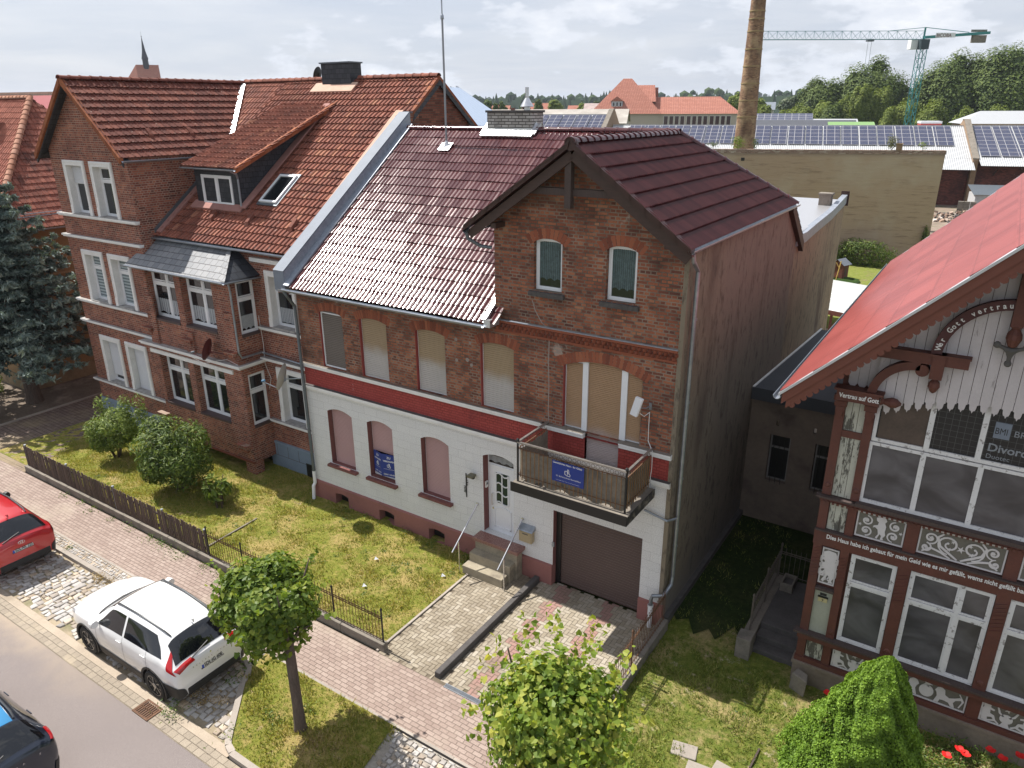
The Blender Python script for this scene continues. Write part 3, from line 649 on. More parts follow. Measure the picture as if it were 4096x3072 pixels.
# channel drain
cd = thing('channel_drain', 'long galvanised channel drain grate where the garage drive meets the red pavement', 'drain', (-7.3, 9.92, 0.0))
a = MB(); a.box(-8.36, -6.1, 9.86, 9.875, -0.01, 0.022); a.box(-8.36, -6.1, 9.965, 9.98, -0.01, 0.022); a.build('frame', m_zinc, cd)
a = MB()
for i in range(90): a.box(-8.35+i*0.025, -8.338+i*0.025, 9.876, 9.964, 0.006, 0.018)
a.build('grating', m_zinc, cd); a = MB(); a.box(-8.355, -6.105, 9.876, 9.964, -0.05, 0.003); a.build('channel', m_black, cd)
# street gully
gy = thing('street_gully', 'rusty iron street gully grate set in the beige gutter strip', 'drain grate', (-13.35, 5.9, -0.07))
a = MB(); a.box(-13.62, -13.07, 5.73, 5.77, -0.09, -0.055); a.box(-13.62, -13.07, 6.08, 6.12, -0.09, -0.055); a.box(-13.62, -13.57, 5.77, 6.08, -0.09, -0.055); a.box(-13.12, -13.07, 5.77, 6.08, -0.09, -0.055); a.build('frame', m_rust, gy)
a = MB()
for i in range(7): a.box(-13.56+i*0.064, -13.525+i*0.064, 5.77, 6.08, -0.08, -0.058)
a.box(-13.57, -13.12, 5.915, 5.935, -0.08, -0.058); a.build('bars', m_rust, gy)
a = MB(); a.box(-13.57, -13.12, 5.77, 6.08, -0.1, -0.0725); a.build('pit', m_black, gy)
# yard ground behind the houses
sheet('yard_lawn', m_field, -16, 6, 44, 66.5, 0.02, 60, 60, 0.05); sheet('yard', m_sand, -20, 8, 24, 44, 0.0)
polysheet('concrete_path', m_sand, [(-8, 74), (4, 76), (4, 84), (-8, 82)], 0.01); sheet('far_yard', m_field, -40, 30, 66.5, 74, -0.01); sheet('demolition_ground', M_plain('rubble_soil', (0.22,0.17,0.13), 1, amt=0.4, sc=1, hue=((0.09,0.11,0.04,1), 0.8)), -10, 8, 84, 112, 0.0)

# grass blades
def blades(name, boxes, dens, h, m, w=0.012, excl=None, z=0.0):
    P = []
    for (x0, x1, y0, y1, k) in boxes:
        cnt = int((x1-x0)*(y1-y0)*dens*k); q = RNG.random((cnt, 2))*[x1-x0, y1-y0]+[x0, y0]; P.append(q)
    P = np.concatenate(P)
    cl = np.sin(P[:,0]*2.3+np.sin(P[:,1]*3.1)*1.7)*np.sin(P[:,1]*2.7+np.cos(P[:,0]*1.9)*1.5); keep = RNG.random(len(P)) < 0.45+0.5*(cl > -0.1)
    P = P[keep]; cl = cl[keep]
    if excl is not None: P_ = np.array([not excl(x, y) for x, y in P]); P = P[P_]; cl = cl[P_]
    nn = len(P); a = RNG.random(nn)*2*np.pi; hh = h*(0.5+1.0*RNG.random(nn))*(1+0.5*cl); ww = w*(0.7+0.6*RNG.random(nn))
    B = np.concatenate([P, np.full((nn, 1), z)], 1); s_ = np.stack([np.cos(a)*ww, np.sin(a)*ww, np.zeros(nn)], 1); l = RNG.normal(size=(nn, 2))*0.45*hh[:, None]
    T = B+np.concatenate([l, hh[:, None]], 1)
    V = np.stack([B-s_, B+s_, T], 1).reshape(-1, 3); F = np.arange(nn*3).reshape(-1, 3)
    mb = MB(); mb.arr(V, F, np.clip(0.5+0.25*cl+RNG.normal(size=nn)*0.25, 0, 1)); return tag(mb.build(name, m), kind='stuff')
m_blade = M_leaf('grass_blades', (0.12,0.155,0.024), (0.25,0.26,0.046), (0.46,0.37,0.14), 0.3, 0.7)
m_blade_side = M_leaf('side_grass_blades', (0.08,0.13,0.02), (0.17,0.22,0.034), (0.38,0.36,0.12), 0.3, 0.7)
blades('grass', [(-28.5, -10.45, 10.25, 14.3, 1.0), (-20, -17.2, 14.3, 15.1, 1)], 800, 0.06, m_blade, excl=lambda x, y: x < -27.6-0.8*(y-11.0))
blades('island_grass', [(-12.3, -8.35, 6.25, 8.42, 1.0)], 1100, 0.075, m_blade, excl=lambda x, y: x < -12.1+(7.6-y)*0.92+(0 if y < 7.6 else -0.25) or math.hypot(x+9.95, y-7.0) < 0.2)
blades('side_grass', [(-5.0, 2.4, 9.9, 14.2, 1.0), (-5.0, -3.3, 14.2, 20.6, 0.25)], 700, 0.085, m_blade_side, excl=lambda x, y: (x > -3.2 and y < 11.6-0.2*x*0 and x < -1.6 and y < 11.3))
# rough clumps of weeds along kerbs and lawn
def clumps(name, label_kind, spots, m, h=0.16, n=50, r=0.14, size=0.055):
    C = []; Nn = []; 
    for (x, y, s_) in spots:
        k = int(n*s_); q = RNG.normal(size=(k, 3))*[r*s_, r*s_, h*0.4*s_]; q[:, 2] = np.abs(q[:, 2])+0.02; C.append(q+[x, y, 0]); Nn.append(RNG.normal(size=(k, 3))+[0,0,0.9])
    C = np.concatenate(C); return tag(leaf_mesh(name, C, np.concatenate(Nn), size*(0.6+0.8*RNG.random(len(C))), m, kind='long'), kind='stuff')
m_weed = M_leaf('weed_leaves', (0.05,0.10,0.02), (0.10,0.17,0.03), (0.21,0.27,0.06), 0.35)
_w = [(-24.4+i*0.9+random.random()*0.5, 9.82, 0.6+0.5*random.random()) for i in range(10)]+[(-18.6, 9.8, 1.1), (-18.1, 9.8, 1.3), (-19.2, 9.82, 1), (-16.9, 9.83, 0.6)]
_w += [(-13.0+random.random()*0.5, 6.15, 0.9) for _ in range(3)]+[(-11.1, 6.45, 1.2), (-12.4, 7.4, 0.9), (-12.6, 7.8, 0.8), (-21.0, 8.2, 0.5), (-10.8, 13.9, 1.1), (-10.75, 13.3, 0.9), (-10.9, 14.2, 1.2), (-15.6, 14.2, 0.9), (-14.9, 14.25, 0.9), (-13.1, 14.25, 1.0), (-12.2, 14.2, 0.7)]
_w += [(-10.3-random.random()*0.9, 7.0+random.random()*0.8, 0.8) for _ in range(5)]+[(-4.7, 11.0, 1.3), (-4.6, 10.6, 1.2), (-4.5, 12.2, 0.9), (-1.3, 10.4, 1.5), (-2.6, 12.6, 1)]
_w += [(random.uniform(-27, -11), random.uniform(10.5, 14), random.uniform(0.3, 0.6)) for _ in range(60)]
clumps('weeds', '', _w, m_weed)
m_dry = M_leaf('dry_stalks', (0.22,0.15,0.07), (0.34,0.25,0.12), (0.42,0.33,0.18), 0.25, 0.8)
clumps('dry_grass', '', [(-19.0+random.random()*2.2, 7.75+random.random()*0.2, 0.7) for _ in range(16)]+[(-12.9+random.random()*0.8, 6.6+0.3*random.random(), 0.7) for _ in range(7)]+[(-9.8+random.random()*0.8, 6.6+random.random()*0.8, 0.9) for _ in range(8)]+[(-1.3+random.random()*0.5, 13.9, 1) for _ in range(4)]+[(0.7+random.random()*1.6, 13.4+random.random()*0.6, 1.1) for _ in range(14)], m_dry, 0.14, 40, 0.13, 0.05)
# ================================================================ MIDDLE HOUSE
pal_mid = [(0.0, (0.085,0.036,0.027,1)), (0.18, (0.14,0.052,0.036,1)), (0.38, (0.215,0.073,0.043,1)), (0.62, (0.28,0.096,0.052,1)), (0.82, (0.335,0.128,0.068,1)), (1.0, (0.37,0.18,0.10,1))]
m_brick_mid = M_brick('weathered_orange_brick', pal_mid, (0.25,0.20,0.155,1), ms=0.0125, sq=0.5, stain=[((0.055,0.032,0.026,1), 0.50, 0.66, 0.55, 0.55, (1,1,2.2)), ((0.42,0.38,0.33,1), 0.66, 0.72, 0.5, 1.3, None)], mvar=0.6)
m_arch = NT('arch_brick'); _c = m_arch.ramp(m_arch.attr(), [(0, (0.17,0.055,0.035,1)), (0.6, (0.28,0.09,0.05,1)), (1, (0.33,0.12,0.065,1))]); m_arch.bump(m_arch.noise(60, 3, 0.6), 0.5); m_arch = m_arch.fin(_c, 0.9, 0, 0.3)
m_red_paint = M_brick('red_painted_brick', [(0, (0.30,0.052,0.045,1)), (1, (0.36,0.07,0.06,1))], (0.24,0.045,0.04,1), ms=0.008, sq=0.5, stain=[((0.10,0.03,0.03,1), 0.55, 0.75, 0.5, 1.2, None), ((0.5,0.42,0.40,1), 0.70, 0.74, 0.5, 3.0, None)], bumps=0.7)
m_red_reveal = M_plain('red_painted_reveal', (0.30,0.06,0.05), 0.85, amt=0.15)
m_white_wall = M_brick('white_panel_wall', [(0, (0.62,0.62,0.62,1)), (1, (0.66,0.66,0.655,1))], (0.57,0.565,0.56,1), bw=0.5, rh=0.25, ms=0.004, stain=[((0.52,0.47,0.42,1), 0.62, 0.78, 0.35, 1.1, (1,1,0.3)), ((0.30,0.28,0.26,1), 0.70, 0.76, 0.4, 5, None)], bumps=0.35, mvar=0.3)
m_plinth = M_plain('dusky_pink_plinth', (0.27,0.115,0.10), 0.9, amt=0.14, sc=1.5, bump=0.3, hue=((0.17,0.08,0.07,1), 0.5))
m_reveal = M_plain('dark_pink_reveal', (0.18,0.07,0.065), 0.85, amt=0.1)
n = NT('weathered_side_plaster'); p_ = n.sep(n.pos)
_c = n.mix(n.mr(n.math('ADD', p_[1], n.math('MULTIPLY', n.noise(0.5, 4, 0.6), 3.0)), 16.0, 19.5), (0.25,0.21,0.155,1), (0.235,0.20,0.16,1))
_c = n.mix(n.mr(n.math('ADD', p_[1], n.math('MULTIPLY', n.noise(0.8, 3, 0.6), 0.6)), 23.9, 24.2), _c, (0.32,0.26,0.18,1))
_c = n.mix(n.math('MULTIPLY', n.mr(n.noise(0.6, 6, 0.65, stretch=(1,1,0.28)), 0.50, 0.72), 0.72), _c, (0.10,0.072,0.062,1))
_c = n.mix(n.math('MULTIPLY', n.mr(n.noise(6, 6, 0.75, stretch=(1,1,0.35)), 0.50, 0.66), 0.7), _c, (0.085,0.066,0.057,1))
_c = n.mix(n.math('MULTIPLY', n.mr(n.math('ADD', p_[2], n.math('MULTIPLY', n.noise(1.2, 5, 0.7), 2.2)), 2.6, 1.2), 0.7), _c, (0.20,0.185,0.175,1))
n.bump(n.noise(30, 6, 0.75), 1.0, 0.03); m_side = n.fin(_c, 0.95, 0, 0.2)
n = NT('glazed_aubergine_tiles'); _c = n.ramp(n.attr(), [(0, (0.056,0.014,0.016,1)), (0.5, (0.070,0.018,0.020,1)), (1.0, (0.088,0.024,0.025,1))])
_r = n.mr(n.attr(), 0, 1, 0.13, 0.21, False); n.bump(n.noise(30, 3, 0.6), 0.15, 0.01); m_tile_mid = n.fin(_c, _r, 0.0, 0.5, **{'Coat Weight': 0.0})
m_tile_verge = M_plain('aubergine_verge', (0.045,0.018,0.017), 0.35, amt=0.15)
FM = Fac((0, 14.40, 0), (1,0,0), (0,-1,0))
HM = thing('brick_house', 'brick house with white ground floor, glossy dark red roof, balcony and garage door', 'house', (-11.2, 14.4, 0))
GND = [(-16.35, -15.31, 1.45, 3.38, 0.13), (-14.68, -13.68, 1.45, 3.38, 0.13), (-12.59, -11.59, 1.50, 3.38, 0.13)]
w = MB(); wall(w, FM, -17.2, -5.12, 0.62, 3.9, GND+[(-10.42, -9.43, 0.9, 3.40, 0.12), (-8.2, -5.72, 0.0, 2.3, 0.0)], 0.28)
w.build('ground_floor_wall', m_white_wall, HM)
# reveals in their own colour
rv = MB()
for (a, b, c, e, r_) in GND: FM.box(rv, a-0.001, a+0.008, -0.24, 0.003, c, e-r_); FM.box(rv, a, b, -0.26, 0.0, c-0.005, c+0.012)
FM.box(rv, -10.421, -10.41, -0.27, 0.003, 0.95, 3.28); FM.box(rv, -8.201, -8.19, -0.27, 0.003, 0.6, 2.3); rv.build('reveals', m_reveal, HM)
pl = MB(); FP = Fac((0, 14.34, 0), (1,0,0), (0,-1,0))
wall(pl, FP, -17.25, -8.2, 0.0, 0.60, [(-16.3, -15.72, 0.0, 0.42, 0.05), (-14.4, -13.78, 0.0, 0.42, 0.06), (-12.42, -11.82, 0.0, 0.42, 0.06), (-10.42, -9.43, 0.0, 0.6, 0)], 0.3)
wall(pl, FP, -5.72, -5.08, 0.0, 0.60, [], 0.3)
pl.poly([(-17.25,14.34,0.60), (-8.2,14.34,0.60), (-8.2,14.40,0.63), (-17.25,14.40,0.63)]); pl.poly([(-5.72,14.34,0.60), (-5.08,14.34,0.60), (-5.08,14.40,0.63), (-5.72,14.40,0.63)])
pl.poly([(-5.08,14.34,0), (-5.08,14.46,0), (-5.08,14.46,0.6), (-5.08,14.34,0.6)]); pl.poly([(-8.2,14.34,0), (-8.2,14.6,0), (-8.2,14.6,0.6), (-8.2,14.34,0.6)]); pl.poly([(-5.72,14.34,0), (-5.72,14.6,0), (-5.72,14.6,0.6), (-5.72,14.34,0.6)])
pl.build('plinth', m_plinth, HM)
for k, (a, b) in enumerate(((-16.3, -15.75), (-14.4, -13.8), (-12.42, -11.84))):
    q = MB(); q.poly([(a, 14.6, 0.02), (b, 14.6, 0.02), (b, 14.6, 0.45), (a, 14.6, 0.45)]); q.build('cellar_window', m_black, HM)
# band and ledges
w = MB(); wall(w, Fac((0,14.41,0), (1,0,0), (0,-1,0)), -17.2, -5.15, 3.98, 4.58, [(-7.37, -6.48, 3.4, 4.58, 0)], 0.2); w.build('painted_band', m_red_paint, HM)
w = MB(); FM.box(w, -17.22, -5.13, -0.06, 0.10, 3.90, 3.985); FM.box(w, -17.22, -5.13, -0.06, 0.06, 3.84, 3.90); w.build('cornice', m_trim, HM)
w = MB(); FM.box(w, -17.22, -5.13, -0.03, 0.095, 3.986, 4.0); w.build('cornice_flashing', m_concrete_dark, HM)
w = MB()
for a, b in ((-17.22, -8.45), (-8.62, -7.37), (-6.48, -5.14)):
    pr = 0.09 if b < -8 else 0.13
    FM.box(w, a if b < -8 else a+0.05, b, -0.2, pr, 4.66, 4.70); FM.box(w, a if b < -8 else a+0.05, b, -0.2, pr-0.03, 4.58, 4.66)
w.build('ledge', m_trim, HM)
w = MB(); FM.box(w, -17.2, -8.5, -0.2, 0.082, 4.701, 4.712); FM.box(w, -8.55, -7.38, -0.2, 0.122, 4.701, 4.712); FM.box(w, -6.47, -5.15, -0.2, 0.122, 4.701, 4.712); w.build('ledge_top', m_concrete, HM)
# upper brick wall
UP = [(-16.30, -15.35, 4.78, 6.50, 0.09), (-14.68, -13.64, 4.78, 6.52, 0.09), (-12.60, -11.58, 4.78, 6.52, 0.09), (-10.43, -9.41, 4.78, 6.52, 0.09), (-8.0, -5.96, 4.70, 6.53, 0.22)]
w = MB(); wall(w, FM, -17.2, -5.2, 4.70, 6.95, [(a, b, (4.72 if i < 4 else 4.70), e, r_) for i, (a, b, c, e, r_) in enumerate(UP)], 0.16)
TW = [(-8.84, -8.09, 8.03, 9.25, 0.05), (-6.98, -6.25, 8.02, 9.25, 0.05)]
wall(w, FM, -9.95, -5.2, 6.95, 9.42, TW, 0.14)
w.poly([(-9.95,14.4,9.42), (-5.2,14.4,9.42), (-5.2,14.4,9.46), (-7.66,14.4,11.25), (-9.95,14.4,9.62)])
w.poly([(-9.95,14.4,6.9), (-9.95,14.4,9.62), (-9.95,17.6,9.62), (-9.95,17.6,9.4), (-9.95,14.4,6.95)])
w.poly([(-9.95,14.4,6.9), (-9.95,17.4,9.55), (-9.95,14.4,9.55)])
w.build('brick_wall', m_brick_mid, HM)
w = MB()
for a, b, c, e, r_ in UP: brick_arch(FM, w, a, b, e, r_, 0.25)
for a, b, c, e, r_ in TW: brick_arch(FM, w, a, b, e, 0.10, 0.24, over=0.09)
w.build('window_arches', m_arch, HM)
# red painted left reveals of the upper windows
w = MB()
for a, b, c, e, r_ in UP: FM.box(w, a-0.001, a+0.01, -0.155, 0.002, 4.72, e-r_)
w.build('window_reveals', m_red_reveal, HM)
# windows
for k, (a, b, c, e, r_) in enumerate(GND):
    o = window(FM, HM, a+0.02, b-0.01, c+0.02, e-0.005, -0.17, 0.05, (), (), rise=r_, sash=False)
    s_ = MB()
    zf = 1.5 if k != 1 else 2.36
    ribs(FM, s_, a+0.05, b-0.03, zf, e-0.03, -0.16, 0.045); FM.box(s_, a+0.05, b-0.03, -0.168, -0.14, zf-0.05, zf); s_.build('shutter', m_shut_pink, o, clip=None)
    si = MB(); FM.box(si, a-0.10, b+0.10, -0.17, 0.14, c-0.10, c-0.02); si.build('window_sill', M_plain('red_brown_sill', (0.17,0.062,0.055), 0.8, amt=0.3, sc=6, bump=0.6) if k == 0 else bpy.data.materials['red_brown_sill'], HM)
for k, (a, b, c, e, r_) in enumerate(UP[:4]):
    o = window(FM, HM, a+0.01, b-0.01, 4.72, e-0.005, -0.10, 0.035, (), (), rise=r_, sash=False)
    s_ = MB(); ribs(FM, s_, a+0.045, b-0.012, 4.75, e-0.03, -0.092, 0.055); s_.build('shutter', m_shut_grey if k == 0 else m_shut_up, o)
    if k == 0: s_ = MB(); FM.box(s_, a+0.03, a+0.06, -0.09, -0.05, 4.75, e-0.06); FM.box(s_, a+0.03, b-0.01, -0.09, -0.05, 4.74, 4.78); FM.box(s_, a+0.06, b-0.01, -0.09, -0.05, e-0.10, e-0.07); s_.build('screen_frame', m_white, o)
# balcony door and side lights
o = window(FM, HM, -7.99, -5.97, 4.70, 6.52, -0.11, 0.04, (), (), rise=0.22, sash=False)
pw = MB(); FM.box(pw, -7.50, -7.36, -0.11, -0.05, 4.72, 6.47); FM.box(pw, -6.50, -6.35, -0.11, -0.05, 4.72, 6.44); pw.build('mullions', m_white, o)
for a, b, zb in ((-7.95, -7.50, 4.75), (-6.35, -6.0, 4.75)):
    s_ = MB(); ribs(FM, s_, a, b, zb, 6.40, -0.10, 0.045); s_.build('shutter', m_shut_bal, o)
dr = window(FM, HM, -7.37, -6.48, 3.74, 4.72, -0.12, 0.03, (), (), sash=False, name='balcony_door'); s_ = MB(); ribs(FM, s_, -7.36, -6.50, 3.76, 6.50, -0.105, 0.045); s_.build('shutter', m_shut_bal, dr)
w = MB(); w.poly([(-7.37,14.41,3.4), (-7.37,14.6,3.4), (-7.37,14.6,4.66), (-7.37,14.41,4.66)]); w.poly([(-6.48,14.41,3.4), (-6.48,14.6,3.4), (-6.48,14.6,4.66), (-6.48,14.41,4.66)]); w.build('door_reveal', m_red_paint, HM)
for (a, b, c, e, r_) in TW:
    window(FM, HM, a+0.01, b-0.01, c+0.01, e-0.004, -0.10, 0.05, (), (), rise=r_, sash=True, mglass=m_glass, curtain=(m_curtain_dark, c+0.24, e-0.09, 0.05))
    s_ = MB()
    for i in range(8): FM.box(s_, a-0.10+i*0.118, a+0.012+i*0.118, -0.06, 0.10, c-0.13+0.01*random.random(), c-0.02)
    s_.build('window_sill', m_concrete_dark, HM)
# saw tooth cornice
w = MB(); FM.box(w, -9.95, -5.2, 0, 0.05, 7.10, 7.16); FM.box(w, -9.95, -5.2, 0, 0.03, 6.86, 6.91)
for i in range(38):
    x = -9.93+i*0.124
    for (dz, sh) in ((6.92, 0), (7.01, 0.06)): w.prism([(x+sh, 14.40, dz), (x+sh+0.11, 14.40, dz), (x+sh+0.055, 14.33, dz)], (0,0,0.075), random.random()*0.6)
w.build('brick_frieze', m_arch, HM)
w = MB(); FM.box(w, -9.95, -5.19, 0, 0.062, 7.161, 7.18); w.build('frieze_capping', m_lead, HM)
cr = MB()   # filled crack running down the wall
pts = [(-8.88,7.78),(-8.80,7.55),(-8.72,7.42),(-8.60,7.25),(-8.42,7.15),(-8.40,6.8),(-8.41,6.3),(-8.39,5.7),(-8.40,5.1),(-8.38,4.72)]
for (a, b), (c, d) in zip(pts[:-1], pts[1:]):
    cr.prism([(a-0.012, 14.397, b), (a+0.012, 14.397, b), (c+0.012, 14.397, d), (c-0.012, 14.397, d)], (0, 0.01, 0))
for (a, b, r_) in ((-11.2,6.42,.05),(-10.75,6.40,.045),(-11.2,5.85,.05),(-10.85,5.92,.06),(-10.72,5.80,.05)): cr.lathe((a, 14.4, b), [(r_, 0), (r_*0.8, 0.006)], 7, ax=(0,-1,0))
cr.build('mortar_repair', M_plain('grey_mortar', (0.27,0.235,0.21), 0.95, amt=0.1), HM)
# plastered side wall, rear and left closures
w = MB(); w.poly([(-5.10,14.40,0), (-5.10,31.33,0), (-5.10,31.33,8.60), (-5.10,28.85,8.36), (-5.10,26.4,8.26), (-5.10,23.95,8.15), (-5.10,22.5,9.36), (-5.10,14.40,9.36)])
w.poly([(-5.205,14.385,0.6), (-5.10,14.385,0.6), (-5.10,14.385,9.36), (-5.205,14.385,9.36)]); w.poly([(-5.10,14.385,0.6), (-5.10,14.40,0.6), (-5.10,14.40,9.36), (-5.10,14.385,9.36)])
w.poly([(-5.10,31.33,0), (-10,31.33,0), (-10,31.33,8.6), (-5.10,31.33,8.6)]); w.poly([(-10,31.33,0), (-10,24,0), (-10,24,8.3), (-10,31.33,8.6)]); w.poly([(-17.2,24,0), (-10,24,0), (-10,24,8.1), (-17.2,24,8.1)])
w.poly([(-5.205,14.385,9.36), (-5.205,14.385,0.6), (-5.205,14.44,0.6), (-5.205,14.44,9.36)])
w.build('side_wall', m_side, HM)
w = MB(); w.box(-5.1, -4.97, 14.5, 30.0, -0.1, 0.22); w.build('wall_foot', m_concrete_dark, HM)
# ---- roofs
sM = 0.737; VM = Vector((0, 1, sM)).normalized(); UM = Vector((1,0,0))
e0 = Vector((-17.18, 13.98, 7.14)); LM = math.hypot(5.82, 5.82*sM)
tiles('roof', e0, UM, VM, 7.25, LM, HM, m_tile_mid, 0.375, 0.30, 0.017, 0.023, prof='mould', tile=0.30)
tiles('upper_roof', (-9.93, 16.66, 7.14+2.68*sM), UM, VM, 2.4, LM-math.hypot(2.68, 2.68*sM), HM, m_tile_mid, 0.375, 0.30, 0.026, 0.034, prof='mould', tile=0.30)
GS = 0.722; gx = -7.66; gz = 11.34
hip_n = Vector((GS, sM, 0)).normalized()   # in plan the hip leaves the ridge at (gx, 19.8)
VR = Vector((-1, 0, GS)).normalized(); wR = gx*-1-4.94
tiles('gable_roof', (-4.94, 13.90, gz-GS*(gx*-1-4.94)), (0,1,0), VR, 8.9, math.hypot(wR, wR*GS), HM, m_tile_mid, 0.42, 0.20, 0.055, 0.060, prof='mould', tile=0.20, clip=[((gx, 19.8, gz), (-GS, sM, 0))])
VL = Vector((1, 0, 0.69)).normalized(); 
tiles('gable_roof_left', (-10.42, 19.8, gz-0.69*2.76), (0,-1,0), VL, 5.9, math.hypot(2.76, 2.76*0.69), HM, m_tile_mid, 0.40, 0.17, 0.03, 0.036, prof='mould', tile=0.30, clip=[((0, 13.98, 7.14), (0, sM, -1)), ])
# rear slope
tiles('rear_roof', (-4.98, 24.02, 11.42-sM*4.22), (-1,0,0), Vector((0,-1,sM)).normalized(), 12.2, math.hypot(4.22, 4.22*sM), HM, m_tile_mid, 0.375, 0.30, 0.026, 0.034, prof='mould', clip=[((gx, 19.8, gz), (GS, -sM, 0))])
w = MB(); ridge_caps(w, (-17.1, 19.8, 11.41), (-13.85, 19.8, 11.41), 0.11, 0.36); ridge_caps(w, (-12.05, 19.8, 11.41), (-7.6, 19.8, 11.41), 0.11, 0.36); ridge_caps(w, (gx, 13.86, gz+0.03), (gx, 19.9, gz+0.03), 0.12, 0.30); ridge_caps(w, (gx+0.02, 19.84, gz+0.03), (-4.96, 19.8+ (gx*-1-4.96)*GS/sM, gz-GS*(gx*-1-4.96)+0.03), 0.12, 0.36); w.build('ridge_tiles', m_tile_mid, HM, smooth='auto')
w = MB(); w.lathe((gx, 13.93, gz-0.0), [(0.02, -0.05), (0.14, -0.05), (0.15, 0.0), (0.14, 0.05)], 14, ax=(0,-1,0)); w.build('ridge_end_disc', m_tile_verge, HM)
# verge tiles + barge boards
w = MB()
for i in range(8):
    a = Vector((gx-0.05-i*0.345, 13.88, gz+0.03-i*0.345*0.69)); b = a+Vector((-0.36, 0, -0.36*0.69)); w.obox(a+Vector((0,-0.02,-0.14+0.02)), b-a, (0, 0.20, 0), Vector((0.03,0,0.15)), random.random())
for i in range(8):
    a = Vector((gx+0.05+i*0.34, 13.88, gz+0.03-i*0.34*GS)); b = a+Vector((0.355, 0, -0.355*GS)); w.obox(a+Vector((0,-0.02,-0.12)), b-a, (0, 0.20, 0), Vector((-0.03,0,0.15)), random.random())
w.build('verge_tiles', m_tile_verge, HM)
w = MB(); w.bar((gx, 13.98, gz-0.22), (-10.36, 13.98, gz-0.22-2.70*0.69), 0.05, 0.20, (0,0,1)); w.bar((gx, 13.98, gz-0.22), (-4.98, 13.98, gz-0.22-2.68*GS), 0.05, 0.20, (0,0,1)); w.build('barge_boards', m_wood_dark, HM)
w = MB(); w.poly([(gx,14.0,gz-0.14), (-10.36,14.0,gz-0.14-2.7*0.69), (-10.36,14.42,gz-0.14-2.7*0.69), (gx,14.42,gz-0.14)]); w.poly([(gx,14.0,gz-0.14), (-4.98,14.0,gz-0.14-2.68*GS), (-4.98,14.42,gz-0.14-2.68*GS), (gx,14.42,gz-0.14)]); w.poly([(-10.38,14.0,9.36), (-9.95,14.0,9.62), (-9.95,17.0,9.62), (-10.38,17.0,9.36)]); w.build('soffit', m_wood_dark, HM)
w = MB(); w.bar((-7.76, 14.06, 10.02), (-7.76, 14.06, 11.12), 0.15, 0.15, (0,1,0)); w.bar((-8.95, 14.16, 10.34), (-6.62, 14.16, 10.34), 0.12, 0.15, (0,0,1)); w.build('gable_timbers', m_wood_grey, HM)
w = MB(); w.bar((-9.7, 14.0, 9.50), (-9.7, 14.4, 9.50), 0.14, 0.12); w.bar((-5.45, 14.0, 9.42), (-5.45, 14.4, 9.42), 0.14, 0.12); w.build('purlin_ends', m_wood_dark, HM)
# gutters and pipes
w = MB(); w.half((-17.3, 13.90, 7.10), (-9.98, 13.90, 7.10), 0.075); w.build('front_gutter', m_zinc, HM)
w = MB(); w.box(-9.99, -9.80, 13.95, 14.41, 7.05, 7.24); w.obox((-9.99,14.0,7.18), (0.06,0,0), (0,1.2,0.88), (0,-0.05,0.07)); w.obox((-10.08,14.0,7.20), (0.14,0,0), (0,3.4,2.5), (0,-0.01,0.02)); w.build('valley_flashing', m_silver, HM)
w = MB(); w.half((-4.90, 13.86, 9.40), (-4.90, 22.5, 9.40), 0.07); w.build('side_gutter', m_zinc, HM)
w = MB(); w.half((-10.42, 13.86, 9.36), (-10.42, 17.0, 9.36), 0.065); w.tube([(-10.42, 13.93, 9.30), (-10.40, 13.97, 9.15), (-10.2, 14.2, 8.96), (-9.98, 14.35, 8.92)], 0.045); w.build('left_gutter', m_zinc_dark, HM)
w = MB(); w.tube([(-4.90, 13.98, 9.33), (-4.92, 14.10, 9.15), (-4.99, 14.62, 8.85), (-4.99, 14.66, 1.35), (-4.99, 14.60, 1.15), (-5.05, 14.30, 0.98), (-5.30, 14.22, 0.93), (-5.33, 14.22, 0.80), (-5.33, 14.22, 0.62)], 0.048, 10)
for z in (2.2, 4.0, 5.9, 7.8): w.tube([(-4.99, 14.66, z), (-4.99, 14.66, z+0.05)], 0.056, 10)
w.tube([(-5.7, 14.33, 3.14), (-5.12, 14.33, 3.02), (-4.99, 14.55, 3.02)], 0.03, 8); w.build('downpipe', m_zinc, HM)
w = MB(); w.tube([(-5.33, 14.22, 0.66), (-5.33, 14.22, 0.0)], 0.062, 12); w.tube([(-5.33, 14.22, 0.60), (-5.33, 14.22, 0.66)], 0.07, 12); w.build('standpipe', m_white, HM)
w = MB(); w.tube([(-17.18, 13.92, 7.05), (-17.12, 13.98, 6.9), (-17.15, 14.26, 6.5), (-17.15, 14.28, 0.95)], 0.05, 10); w.build('downpipe', m_zinc_dark, HM)
w = MB(); w.tube([(-17.15, 14.28, 0.98), (-17.15, 14.28, 0.55), (-17.17, 14.22, 0.45), (-17.15, 14.16, 0.0)], 0.056, 12); w.build('standpipe', m_white, HM)
